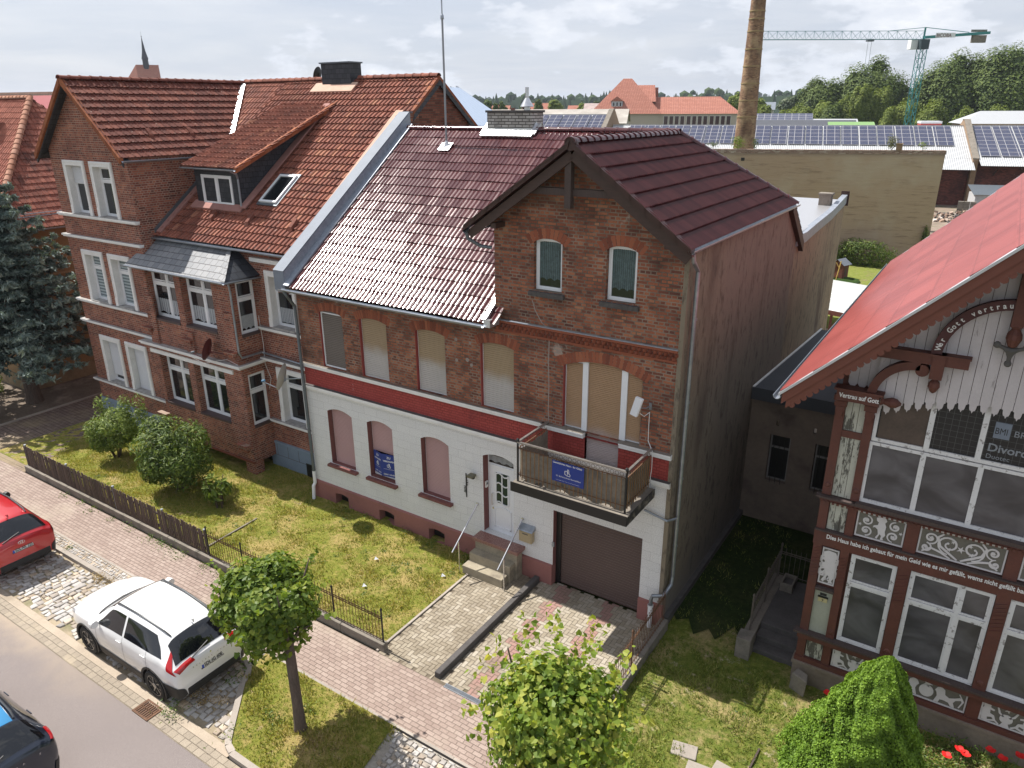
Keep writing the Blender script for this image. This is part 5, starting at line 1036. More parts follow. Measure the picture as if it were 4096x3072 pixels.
# bay
BW = [(-24.82, -23.13), (-22.80, -21.09)]
w = MB()
for z0, z1, c, e in ((0.46, 4.0, 1.80, 3.67), (4.08, 6.93, 5.06, 6.86)):
    wall(w, FBy, -25.0, -20.10, z0, z1, [(a, b, c, e, 0.0, 0.34) for a, b in BW], 0.34)
    wall(w, FS, 14.22, 15.2, z0, z1, [(14.42, 15.14, c, e, 0.0, 0.12)], 0.12)
w.poly([(-25.0,14.22,0.46), (-20.1,14.22,0.46), (-20.1,15.2,0.46), (-25.0,15.2,0.46)])
w.poly([(-25.0,14.22,0.46), (-25.0,14.4,0.46), (-25.0,14.4,6.93), (-25.0,14.22,6.93)])
w.box(-20.62, -20.11, 14.23, 14.60, -0.05, 0.459)
w.build('bay_wall', m_brick_left, HL)
w = MB()
for z in (4.10,): 
    for x in (-25.0, -22.9, -20.55): w.box(x, x+0.45, 14.15, 14.215, z, z+1.75 if x != -22.9 else z+0.75)
for (x, z) in ((-25.35, 4.60), (-23.02, 4.52), (-20.65, 4.46), (-25.35, 1.22), (-20.75, 1.05)):
    for k in range(3): w.box(x-0.02+k*0.05, x+0.55-k*0.05, 14.02+k*0.05, 14.215, z-k*0.10, z+0.085-k*0.10)
w.build('brick_corbels', m_brick_left, HL)
w = MB(); w.box(-25.05, -20.06, 14.16, 14.219, 0.46, 0.53); w.build('bay_base_course', m_arch, HL)
for (a, b) in BW:
    for c, e, up in ((1.80, 3.67, 0), (5.06, 6.86, 1)):
        window(FBy, HL, a+0.02, b-0.01, c+0.02, e-0.01, -0.24, 0.065, (0.52,), (0.70,), curtain=(m_curtain, c+0.12, c+0.68, 0.10) if up else None)
        w = MB(); FBy.box(w, a+0.005, b-0.005, -0.33, 0.03, c-0.06, c+0.012); w.build('window_sill', m_dark_sill, HL)
for c, e, up in ((1.80, 3.67, 0), (5.06, 6.86, 1)):
    window(FS, HL, 14.43, 15.13, c+0.02, e-0.01, -0.06, 0.06, (), (0.66,), curtain=(m_curtain, c+0.12, c+0.62, 0.08) if up else None, mglass=m_glass)
    w = MB(); FS.box(w, 14.425, 15.135, -0.11, 0.02, c-0.08, c+0.012); w.build('window_sill', m_dark_sill, HL)
w = MB(); w.add([(-25.55,13.96,6.93), (-19.98,13.96,6.93), (-20.95,15.15,7.86), (-24.96,15.15,7.86), (-24.96,14.42,7.29), (-25.4,14.38,7.26)], [(0,1,2,3,4,5)])
w.build('bay_roof', m_bay_slate, HL)
w = MB(); w.poly([(-19.98,13.96,6.93), (-19.80,15.2,6.98), (-20.95,15.15,7.86)]); w.poly([(-25.5,14.0,6.90), (-19.98,14.0,6.90), (-19.85,15.2,6.90), (-25.5,15.2,6.90)]); w.build('bay_roof_side', m_slate, HL)
w = MB()
for k in range(7):
    t = k/7; a = Vector((-19.98, 13.955, 6.94)).lerp(Vector((-20.95,15.14,7.87)), t); w.obox(a+Vector((-0.16,-0.02,0.0)), (0.22,0.0,0), (-0.13,0.17,0.13), (0,-0.01,0.02), random.random())
w.build('hip_slates', m_bay_slate, HL)
w = MB(); w.half((-25.6, 13.90, 6.93), (-19.95, 13.90, 6.93), 0.06); w.half((-19.92, 13.92, 6.93), (-19.78, 15.2, 6.93), 0.05); w.tube([(-20.0, 14.1, 6.88), (-20.03, 14.16, 6.6), (-20.03, 14.16, 4.55), (-20.02, 14.25, 4.35), (-20.02, 15.05, 4.33), (-19.9, 15.1, 4.30), (-17.4, 15.08, 4.22)], 0.035, 8)
w.build('bay_gutter', m_zinc, HL)
# roofs
sL = 0.766; VLm = Vector((0,1,sL)).normalized(); LL = math.hypot(6.8, 6.8*sL)
tiles('roof', (-25.0, 14.9, 7.85), (1,0,0), VLm, 7.66, LL, HL, m_tile_left, 0.335, 0.20, 0.042, 0.045, prof='roll', tile=0.2)
tiles('roof_behind_gable', (-28.0, 18.0, 7.85+3.1*sL), (1,0,0), VLm, 3.0, math.hypot(3.7, 3.7*sL), HL, m_tile_left, 0.335, 0.20, 0.034, 0.03, prof='roll', tile=0.2)
GL = 0.909; gxl, gzl = -27.55, 13.02
tiles('gable_roof', (-24.78, 14.08, gzl-GL*2.77), (0,1,0), Vector((-1,0,GL)).normalized(), 7.7, math.hypot(2.77, 2.77*GL), HL, m_tile_gable, 0.335, 0.24, 0.045, 0.055, prof='roll', tile=0.24, clip=[((0, 14.9, 7.85), (0, sL, -1))])
tiles('gable_roof_left', (-30.32, 21.7, gzl-GL*2.77), (0,-1,0), Vector((1,0,GL)).normalized(), 7.6, math.hypot(2.77, 2.77*GL), HL, m_tile_gable, 0.335, 0.24, 0.036, 0.034, prof='roll', tile=0.24)
tiles('rear_roof', (-17.3, 28.5, 13.06-6.8*sL), (-1,0,0), Vector((0,-1,sL)).normalized(), 13.0, LL, HL, m_tile_left, 0.335, 0.20, 0.034, 0.03, prof='roll')
w = MB(); ridge_caps(w, (gxl, 14.02, gzl+0.02), (gxl, 21.7, gzl+0.02), 0.13, 0.36); w.build('gable_ridge_tiles', m_tile_gable, HL, smooth='auto')
w = MB(); ridge_caps(w, (gxl, 21.7, 13.08), (-22.95, 21.7, 13.08), 0.13, 0.36); ridge_caps(w, (-21.0, 21.7, 13.08), (-17.25, 21.7, 13.08), 0.13, 0.36); w.build('ridge_tiles', m_tile_left, HL, smooth='auto')
w = MB()
for i in range(9):
    a = Vector((gxl+0.03+i*0.305, 14.05, gzl+0.02-i*0.305*GL)); w.obox(a+Vector((0,-0.03,-0.18)), (0.32,0,-0.32*GL), (0,0.16,0), (0.0,0,0.20), random.random())
    a = Vector((gxl-0.03-i*0.305, 14.05, gzl+0.02-i*0.305*GL)); w.obox(a+Vector((0,-0.03,-0.18)), (-0.32,0,-0.32*GL), (0,0.16,0), (0.0,0,0.20), random.random())
for i in range(23):
    a = Vector((-17.36, 21.7-i*0.3, 13.06-i*0.3*sL)); 
    if a.y > 20.3: w.obox(a+Vector((0,0,-0.16)), (0.16,0,0), (0,-0.31,-0.31*sL), (0,0,0.20), random.random())
    b = Vector((-17.36, 21.7+i*0.3, 13.06-i*0.3*sL))
    w.obox(b+Vector((0,0,-0.16)), (0.16,0,0), (0,0.31,-0.31*sL), (0,0,0.20), random.random())
w.build('verge_tiles', M_tile('orange_verge_tiles', [(0, (0.22,0.065,0.03,1)), (1, (0.33,0.115,0.05,1))], 0.3, dirt=0.3), HL)
w = MB(); w.obox((-24.70, 14.10, gzl-GL*2.85-0.2), (-2.85,0,2.85*GL), (0,0.04,0), (0,0,0.16)); w.obox((-30.40, 14.10, gzl-GL*2.85-0.22), (2.85,0,2.85*GL), (0,0.05,0), (0,0,0.2)); w.poly([(-30.35,14.12,gzl-GL*2.8-0.1), (gxl,14.12,gzl-0.12), (gxl,14.42,gzl-0.12), (-30.35,14.42,gzl-GL*2.8-0.1)]); w.poly([(-24.75,14.12,gzl-GL*2.8-0.1), (gxl,14.12,gzl-0.12), (gxl,14.42,gzl-0.12), (-24.75,14.42,gzl-GL*2.8-0.1)])
w.poly([(-30.0,14.4,10.6), (-30.42,14.1,10.35), (-30.42,21,10.35), (-30.0,21,10.6)]); w.poly([(-17.2,20.3,12.0-0.2), (-17.2,21.7,12.88), (-17.3,21.7,12.88), (-17.3,20.3,11.8)]); w.obox((-17.22,21.7,12.78), (0.02,0,0), (0,6.8,-6.8*sL), (0,0,0.2)); w.obox((-17.22,21.7,12.78), (0.02,0,0), (0,-1.5,-1.5*sL), (0,0,0.2))
w.build('barge_boards', m_slate, HL)
w = MB(); w.half((-24.66, 14.08, 10.44), (-24.66, 18.3, 10.44), 0.065); w.half((-25.0, 14.84, 7.82), (-17.72, 14.84, 7.82), 0.07); w.build('gutter', m_zinc, HL)
w = MB(); w.poly([(-24.9,18.2,10.46), (-24.75,18.5,10.62), (gxl,21.75,13.10), (gxl-0.02,21.45,13.06)]); w.obox((-24.78,18.1,10.45), (0.22,0.1,0), (-2.75,3.25,2.52), (0,0,0.045)); w.build('valley_flashing', m_silver, HL)
w = MB(); w.obox((-24.94, 15.0, 7.96), (0.30,0,0), (0,3.3,3.3*sL), (0,-0.02,0.045)); w.build('wall_fillet', M_plain('rose_mortar_fillet', (0.33,0.165,0.14), 0.9, amt=0.15), HL); w = MB(); w.obox((-24.95, 14.95, 7.95), (0.035,0,0), (0,3.3,3.3*sL), (0,0,0.16)); w.build('wall_flashing', m_zinc_dark, HL)
w = MB()   # snow stop tiles
for (x, y) in ((-22.63,15.6), (-20.71,15.6), (-18.6,15.6)):
    z = 7.85+sL*(y-14.9)+0.05; w.prism([(x-0.10,y,z), (x+0.10,y,z), (x+0.07,y+0.02,z+0.13), (x-0.07,y+0.02,z+0.13)], (0,0.28,0.24))
for y in (15.75, 17.35): z = gzl-GL*2.1+0.05; w.prism([(-25.4, y-0.1, z-0.1), (-25.4, y+0.1, z-0.1), (-25.42, y+0.07, z+0.06), (-25.42, y-0.07, z+0.06)], (-0.22,0,0.22))
w.build('snow_stops', m_tile_left, HL)
# slate clad chimney
g = MB(); g.box(-22.65, -21.15, 21.35, 21.95, 12.7, 13.62); co = g.build('chimney', m_slate, HL); g = MB(); g.box(-22.7, -21.1, 21.3, 22.0, 13.62, 13.67); g.build('cap', m_zinc_dark, co); g = MB(); g.obox((-23.05,21.05,12.60), (2.2,0,0), (0,0.4,0.31), (0,-0.02,0.05)); g.build('flashing', bpy.data.materials['salmon_mortar'], co)
# dormer
DM = MB(); y0 = 16.22; zb = 7.85+sL*(y0-14.9)
roofz = lambda y: 10.20+0.425*(y-15.85)
DM.poly([(-24.0,y0,zb), (-21.62,y0,zb), (-21.62,y0,roofz(y0)-0.06), (-24.0,y0,roofz(y0)-0.06)])
for x in (-24.0, -21.62): DM.poly([(x,y0,zb), (x,20.6,12.2), (x,20.6,roofz(20.6)-0.05), (x,y0,roofz(y0)-0.06)])
dmo = DM.build('dormer', m_slate, HL)
tiles('dormer_roof', (-24.12, 15.85, 10.20), (1,0,0), Vector((0,1,0.425)).normalized(), 2.9, math.hypot(4.8, 4.8*0.425), dmo, m_tile_left, 0.335, 0.20, 0.042, 0.045, prof='roll', tile=0.2)
g = MB()
for i in range(16): a = Vector((-21.30, 15.85+i*0.31, 10.20+i*0.31*0.425)); g.obox(a+Vector((0,0,-0.13)), (0.12,0,0), (0,0.32,0.32*0.425), (0,0,0.19), random.random())
g.build('verge_tiles', bpy.data.materials['orange_verge_tiles'], dmo)
FDm = Fac((0, y0, 0), (1,0,0), (0,-1,0)); 
window(FDm, HL, -23.62, -21.98, zb+0.05, 9.92, 0.03, 0.07, (0.5,), (), name='dormer_window')
g = MB(); g.half((-24.15, 15.80, 10.17), (-21.2, 15.80, 10.17), 0.05); g.tube([(-21.45,15.82,10.12), (-21.40,16.0,10.02), (-21.55,16.15,9.85), (-21.55,16.15,8.95)], 0.032, 8); g.build('gutter', m_zinc, dmo)
g = MB(); g.obox((-24.2, 16.0, zb-0.10), (2.75,0,0), (0,0.28,0.21), (0,-0.02,0.05)); g.build('apron', bpy.data.materials['rose_mortar_fillet'], dmo)
g = MB(); g.obox((-21.60,16.1,zb+0.02), (0.3,0,0), (0,4.3,3.3), (0,-0.02,0.04)); g.build('side_flashing', bpy.data.materials['rose_mortar_fillet'], dmo)
# roof window
nV = Vector((0,-sL,1)).normalized(); o0 = Vector((-20.92, 16.46, 7.85+sL*(16.46-14.9)))+nV*0.05; vv = Vector((0,1,sL)).normalized()*1.30
sk = MB(); U_ = Vector((0.84,0,0))
sk.obox(o0, U_, vv*0.06, nV*0.09); sk.obox(o0+vv*0.94, U_, vv*0.06, nV*0.09); sk.obox(o0+vv*0.06, Vector((0.06,0,0)), vv*0.88, nV*0.09); sk.obox(o0+vv*0.06+Vector((0.78,0,0)), Vector((0.06,0,0)), vv*0.88, nV*0.09); sko = sk.build('roof_window', m_white, HL)
g = MB(); g.obox(o0+vv*0.06+Vector((0.06,0,0)), Vector((0.72,0,0)), vv*0.88, nV*0.05); g.build('pane', m_glass, sko); g = MB(); g.obox(o0-Vector((0.09,0,0))-vv*0.08, Vector((1.02,0,0)), vv*1.16, nV*0.03); g.build('flashing', m_zinc_dark, sko)
# satellite dishes
def dish(name, label, c, dirv, r, m, arm=True, group='satellite dishes on the houses', lnbcol=None, mount=None):
    c = Vector(c); dirv = Vector(dirv).normalized(); t = thing(name, label, 'satellite dish', tuple(c), group=None)
    prof = [(0.02,-0.10*r/0.4)]+[(r*k/6, -0.10*(1-(k/6)**2)*r/0.4) for k in range(1, 7)]
    g = MB(); ax = dirv; a = ax.orthogonal().normalized(); 
    up = Vector((0,0,1)); sx = up.cross(ax).normalized(); sy = ax.cross(sx)
    vs = []; n_ = 24
    for rr, z in prof:
        for k in range(n_): th = 2*math.pi*k/n_; vs.append(c+ax*z+sx*math.cos(th)*rr*0.92+sy*math.sin(th)*rr*1.05)
    m_ = len(prof); fs = [(i*n_+k, i*n_+(k+1) % n_, (i+1)*n_+(k+1) % n_, (i+1)*n_+k) for i in range(m_-1) for k in range(n_)]; g.add(vs, fs); g.build('reflector', m, t, smooth=True)
    g = MB(); e = c-sy*r*1.0; f_ = c+ax*r*1.35-sy*r*0.75; g.tube([e-ax*0.02, f_], 0.014, 6); g.tube([c-ax*0.1-sy*0.05, mount or (c-ax*0.35-sy*0.1)], 0.02, 6); g.box(c.x-0.04-ax.x*0.08, c.x+0.04-ax.x*0.08, c.y-0.04-ax.y*.08, c.y+0.04-ax.y*.08, c.z-0.14, c.z+0.05); g.build('arm', m_zinc if lnbcol else m, t)
    g = MB(); g.lathe(f_, [(0.035,0), (0.035,0.09), (0.02,0.12)], 10, ax=(c-f_)); g.build('receiver_head', lnbcol or m_zinc_dark, t); return t
m_dish_red = M_plain('dark_red_dish', (0.095,0.018,0.018), 0.6, amt=0.06); m_dish_grey = M_plain('off_white_dish', (0.42,0.41,0.385), 0.55, amt=0.1, hue=((0.25,0.24,0.2,1), 0.4))
dish('satellite_dish', 'dark red satellite dish on the bay window ledge of the left brick house', (-21.30, 13.86, 4.54), (-0.88,-0.48,0.30), 0.37, m_dish_red, mount=Vector((-20.9, 14.2, 4.35)))
dish('satellite_dish', 'off white satellite dish with blue receiver beside the drainpipe', (-17.52, 13.75, 4.34), (-0.86,-0.50,0.28), 0.42, m_dish_grey, lnbcol=M_plain('blue_receiver', (0.05,0.16,0.28), 0.5), mount=Vector((-17.15, 14.28, 4.2)))
cb = MB()   # cables
cb.tube([(-21.9,13.55,4.30), (-21.5,13.8,4.02), (-21.1,14.0,4.12), (-20.7,14.15,4.2), (-20.1,14.1,4.13)], 0.008, 5); cb.tube([(-20.02,15.1,5.6), (-19.98,15.12,4.6), (-20.0,15.1,3.9), (-19.85,15.15,3.4), (-20.0,15.15,3.0)], 0.008, 5); cb.build('cables', m_trim, HL)
dish('satellite_dish', 'black edged satellite dish seen behind the slate clad chimney ridge', (-23.9, 22.3, 13.30), (-0.95,-0.2,0.25), 0.30, m_black_iron)
# ================================================================ TAN HOUSE at far left
HT = thing('tan_house', 'tan rendered house with bright orange hipped roof at the far left', 'house', (-41, 19, 0))
m_tan = M_plain('tan_render', (0.27,0.175,0.085), 0.95, amt=0.14, sc=0.8, bump=0.3, hue=((0.17,0.11,0.055,1), 0.6))
g = MB(); g.box(-50, -35.5, 14.0, 24.5, 0.7, 7.15); g.build('wall', m_tan, HT); g = MB(); g.box(-50.03, -35.44, 13.94, 24.5, 0, 0.7); g.build('plinth', M_plain('stained_tan_plinth', (0.24,0.185,0.11), 0.95, amt=0.25, sc=2, hue=((0.13,0.10,0.07,1), 0.7), bump=0.5), HT)
g = MB(); g.box(-50.03, -35.47, 13.96, 24.5, 5.02, 5.10); g.box(-50.1, -35.38, 13.9, 24.5, 7.15, 7.27); g.build('string_course', M_plain('tan_string_course', (0.30,0.22,0.12), 0.9, amt=0.15), HT)
m_tile_or = M_tile('orange_pantiles', [(0, (0.26,0.088,0.06,1)), (0.5, (0.33,0.118,0.08,1)), (1, (0.41,0.155,0.105,1))], 0.25, dirt=0.25)
zr = 12.55; ze = 7.2; dx = 5.0; yr = 18.9; sA = (zr-ze)/dx
hipx = -35.05-dx   # end of ridge
tiles('front_roof', (-51, 13.9, ze), (1,0,0), Vector((0,1,sA)).normalized(), 16.0, math.hypot(5, 5*sA), HT, m_tile_or, 0.34, 0.22, 0.036, 0.03, prof='roll', clip=[((-35.05, 13.9, ze), (1,1,0))])
tiles('side_roof', (-35.05, 13.9, ze), (0,1,0), Vector((-1,0,sA)).normalized(), 10.2, math.hypot(5, 5*sA), HT, M_tile('blotchy_orange_pantiles', [(0, (0.19,0.064,0.044,1)), (0.5, (0.27,0.09,0.06,1)), (1, (0.33,0.12,0.08,1))], 0.3, dirt=0.9), 0.34, 0.22, 0.036, 0.03, prof='roll', clip=[((-35.05, 13.9, ze), (-1,-1,0)), ((-35.05, 23.9, ze), (-1,1,0))])  # side slope tiles darker and blotchier than the front slope
tiles('rear_roof', (-35.05, 23.9, ze), (-1,0,0), Vector((0,-1,sA)).normalized(), 16.0, math.hypot(5, 5*sA), HT, m_tile_or, 0.34, 0.22, 0.036, 0.03, prof='roll', clip=[((-35.05, 23.9, ze), (1,-1,0))])
g = MB(); ridge_caps(g, (-35.05, 13.9, ze+0.05), (hipx, yr, zr+0.05), 0.15, 0.34); ridge_caps(g, (hipx, yr, zr+0.05), (-51, yr, zr+0.05), 0.14, 0.36); g.build('ridge_tiles', M_tile('lichened_ridge_tiles', [(0, (0.34,0.15,0.09,1)), (1, (0.42,0.22,0.15,1))], 0.9, dirt=0.2), HT, smooth='auto')
g = MB(); g.tube([(-35.3, 14.3, ze+0.62), (-35.3, 22.5, ze+0.62)], 0.02, 6); g.tube([(-35.3, 14.3, ze+0.50), (-35.3, 22.5, ze+0.50)], 0.015, 6); g.half((-34.97, 13.9, ze-0.03), (-34.97, 23.9, ze-0.03), 0.06)
g.build('snow_guard', m_zinc, HT)
dish('satellite_dish', 'large dark red satellite dish on the orange roof of the tan house', (-41.1, 17.4, 11.9), (-0.8,-0.5,0.2), 0.62, m_dish_red, mount=Vector((-41.0, 17.6, 11.2)))
# ================================================================ TIMBER HOUSE (right)
m_tim = M_plain('oxblood_timber', (0.105,0.034,0.023), 0.7, amt=0.25, sc=3, sc2=25, hue=((0.085,0.035,0.028,1), 0.6), bump=0.3)
m_tim_b = M_plain('oxblood_barge', (0.145,0.045,0.028), 0.65, amt=0.12, sc=2)
def M_peel(name, base, under, amt=0.5, lo=0.56, hi=0.62, sc=7, st=(1,1,0.25)):
    n = NT(name); c = vary(n, base, 0.08, 3, 20); c = n.mix(n.math('MULTIPLY', n.mr(n.noise(sc, 7, 0.75, stretch=st), lo, hi), amt), c, under); n.bump(n.noise(30, 4, 0.7, stretch=st), 0.4); return n.fin(c, 0.8)
m_board = M_peel('lilac_white_boards', (0.50,0.465,0.475,1), (0.17,0.15,0.145,1), 0.55, 0.60, 0.66)
m_peel = M_peel('peeling_cream_boards', (0.42,0.42,0.36,1), (0.06,0.055,0.045,1), 0.9, 0.50, 0.56, 6)
m_peelw = M_peel('peeling_white_frame', (0.64,0.635,0.64,1), (0.17,0.15,0.14,1), 0.8, 0.56, 0.62, 9, (1,1,1))
m_panel_bg = M_plain('grey_panel_ground', (0.15,0.14,0.115), 0.9, amt=0.15, sc=8)
m_panel_fg = M_plain('white_fretwork', (0.58,0.555,0.555), 0.8, amt=0.06)
n = NT('plastic_sheeting'); _f = n.noise(1.1, 3, 0.5, stretch=(1,1,1.7), dist=0.5); _c = n.mix(n.mr(_f, 0.3, 0.75), (0.045,0.042,0.045,1), (0.13,0.125,0.135,1)); n.bump(_f, 0.35, 0.06); m_sheet = n.fin(_c, 0.28, 0, 0.5)
m_dark_mesh = NT('dark_membrane'); p_ = m_dark_mesh.sep(m_dark_mesh.pos); _g = m_dark_mesh.math('MAXIMUM', m_dark_mesh.math('GREATER_THAN', m_dark_mesh.math('FRACT', m_dark_mesh.math('MULTIPLY', p_[0], 9.0)), 0.94), m_dark_mesh.math('GREATER_THAN', m_dark_mesh.math('FRACT', m_dark_mesh.math('MULTIPLY', p_[2], 9.0)), 0.94)); m_dark_mesh = m_dark_mesh.fin(m_dark_mesh.mix(_g, (0.010,0.010,0.012,1), (0.07,0.07,0.075,1)), 0.4)
HW = thing('timber_house', 'ornate brown and white carved timber house with bright red metal roof', 'house', (0.58, 14.4, 0))
FW = Fac((0, 14.40, 0), (1,0,0), (0,-1,0)); AX = 0.585; X0, X1 = -1.94, 3.11
mir = lambda x: 2*AX-x
g = MB(); g.box(-1.93, 3.10, 14.42, 28, 0.05, 7.0); g.build('core_wall', m_tim, HW)
g = MB(); FW.box(g, X0-0.03, X1+0.03, -0.2, 0.10, -0.05, 0.56); FW.box(g, X0-0.06, X1+0.06, -0.2, 0.14, 0.50, 0.57); g.build('plinth', M_plain('old_house_plinth', (0.205,0.165,0.13), 0.95, amt=0.25, sc=2, sc2=14, hue=((0.11,0.085,0.07,1), 0.6), bump=0.5), HW)
# frame timbers
g = MB()
POS = [(-1.94, -1.77), (-1.41, -1.25), (-0.35, -0.13), (1.30, 1.52), (mir(-1.25), mir(-1.41)), (mir(-1.77), mir(-1.94))]
for a, b in POS: FW.box(g, a, b, 0, 0.07, 0.63, 4.66)
for a, b in (POS[0], POS[1], POS[4], POS[5]): FW.box(g, a, b, 0, 0.07, 4.72, 7.0)
for z0, z1, pr in ((0.57, 0.68, 0.10), (1.22, 1.34, 0.16), (3.56, 3.90, 0.075), (4.58, 4.66, 0.10), (6.05, 6.20, 0.03)):
    if z0 > 6: FW.box(g, -1.77, -1.41, 0, 0.06, 6.02, 6.16); FW.box(g, mir(-1.41), mir(-1.77), 0, 0.06, 6.02, 6.16)
    else: FW.box(g, X0-0.02, X1+0.02, 0, pr, z0, z1)
g.build('timber_frame', m_tim, HW)
g = MB(); FW.box(g, X0-0.10, X1+0.1, 0, 0.19, 1.34, 1.385); FW.box(g, -1.95, X1, 0, 0.13, 3.90, 3.93); FW.box(g, -2.03, -1.22, 0, 0.16, 4.66, 4.70); FW.box(g, -1.76, -1.40, 0, 0.12, 2.50, 2.56); g.build('weather_boards', m_wood_grey, HW)
g = MB()   # dentils and turned carving on the posts
for i in range(56): FW.box(g, -1.9+i*0.09, -1.9+i*0.09+0.045, 0.10, 0.125, 4.55, 4.60)
for a, b in (POS[1], POS[2], POS[3], POS[4]):
    c = (a+b)/2
    for zc in (1.55,): g.lathe(FW.p(c, 0.07, zc), [(0.065,0), (0.045,0.02), (0.0,0.025)], 10, ax=(0,-1,0))
    for k in range(8): g.bar(FW.p(a+0.02, 0.075, 2.75+k*0.085), FW.p(b-0.02, 0.075, 2.82+k*0.085), 0.02, 0.03)
for a, b in (POS[0], POS[1]):
    for k, (w_, zt) in enumerate(((0.13, 6.90), (0.11, 6.78), (0.08, 6.66), (0.05, 6.55))): FW.box(g, (a+b)/2-w_, (a+b)/2+w_, 0.07, 0.07+0.03+w_*0.6, zt-0.11, zt)
    g.lathe(FW.p((a+b)/2, 0.07, 4.95), [(0.06,0), (0.04,0.02), (0.0,0.025)], 10, ax=(0,-1,0))
for k in range(9): g.bar(FW.p(-1.93, 0.075, 2.75+k*0.085), FW.p(-1.79, 0.075, 2.82+k*0.085), 0.02, 0.03)
g.build('carvings', m_tim, HW)
# text on the beams
g = MB(); vs, fs = text_geo('Dies Haus habe ich gebaut für mein Geld wie es mir gefällt, wems nicht gefällt baue sich ein Haus für sein Geld', 0.135, FW.p(-1.72, 0.08, 3.745), (1,0,0), (0,0,1), bold=0.003, extrude=0.002); wd = max(v.x for v in vs)-min(v.x for v in vs); k_ = 4.62/wd
vs = [Vector((-1.72+(v.x+1.72)*k_, v.y, v.z)) for v in vs]; g.add(vs, fs); g.build('lettering', m_letter, HW)
# fretwork panels
def spiral(g, cx, cz, r, turns, sgn, w=0.022, d=0.03, a0=0.0, f=FW):
    n_ = int(14*turns)+6; pts = []
    for k in range(n_+1):
        t = k/n_; rr = r*(1-0.82*t); an = a0+sgn*t*turns*2*math.pi; pts.append((cx+rr*math.cos(an), cz+rr*math.sin(an)))
    ribbon(g, pts, w, d, f); g.lathe(f.p(pts[-1][0], d-0.012, pts[-1][1]), [(w*1.2,0), (w*1.2,0.013)], 8, ax=f.N)
def ribbon(g, pts, w, d, f=FW):
    L_ = []; Rr = []
    for i, (x, z) in enumerate(pts):
        a = pts[max(i-1, 0)]; b = pts[min(i+1, len(pts)-1)]; dx, dz = b[0]-a[0], b[1]-a[1]; l = math.hypot(dx, dz) or 1; w_ = w*(0.65+0.35*math.sin(math.pi*i/(len(pts)-1)))
        L_.append((x-dz/l*w_, z+dx/l*w_)); Rr.append((x+dz/l*w_, z-dx/l*w_))
    for i in range(len(pts)-1):
        q = [L_[i], L_[i+1], Rr[i+1], Rr[i]]; g.poly([f.p(u, d, z) for u, z in q]); g.poly([f.p(L_[i][0], d, L_[i][1]), f.p(L_[i+1][0], d, L_[i+1][1]), f.p(L_[i+1][0], d-0.014, L_[i+1][1]), f.p(L_[i][0], d-0.014, L_[i][1])])
def leafy(g, x, z, r, n_=5, d=0.031, f=FW, a0=0.0):
    pts = []
    for k in range(2*n_): an = a0+math.pi*k/n_; rr = r if k % 2 == 0 else r*0.35; pts.append(f.p(x+rr*math.cos(an), d, z+rr*math.sin(an)))
    g.poly(pts)
def blobfig(g, pts, ox, oz, s, flip=1, d=0.032, f=FW): g.poly([f.p(ox+flip*x*s, d, oz+z*s) for x, z in pts])
FIG_STAND = [(-.10,.0),(-.16,.05),(-.08,.22),(-.12,.42),(-.22,.50),(-.30,.46),(-.28,.56),(-.14,.62),(-.12,.74),(-.20,.80),(-.22,.92),(-.08,1.0),(.10,.98),(.16,.86),(.10,.76),(.16,.62),(.14,.40),(.18,.24),(.10,.10),(.14,.02),(.02,.0),(.04,.18),(-.02,.24)]
FIG_LION = [(-.50,.0),(-.30,.02),(-.26,.20),(-.10,.22),(.10,.18),(.20,.02),(.36,.0),(.34,.10),(.28,.26),(.36,.42),(.56,.52),(.62,.40),(.66,.56),(.50,.66),(.32,.54),(.10,.44),(-.08,.54),(-.12,.80),(-.28,.92),(-.44,.84),(-.52,.66),(-.44,.54),(-.40,.36),(-.46,.14)]
FIG_SIT = [(-.30,.0),(-.06,.02),(-.10,.20),(.06,.26),(.14,.14),(.22,.16),(.14,.38),(-.02,.44),(-.04,.62),(.10,.60),(.12,.68),(-.04,.74),(-.04,.90),(-.20,.98),(-.32,.88),(-.28,.70),(-.36,.50),(-.32,.24)]
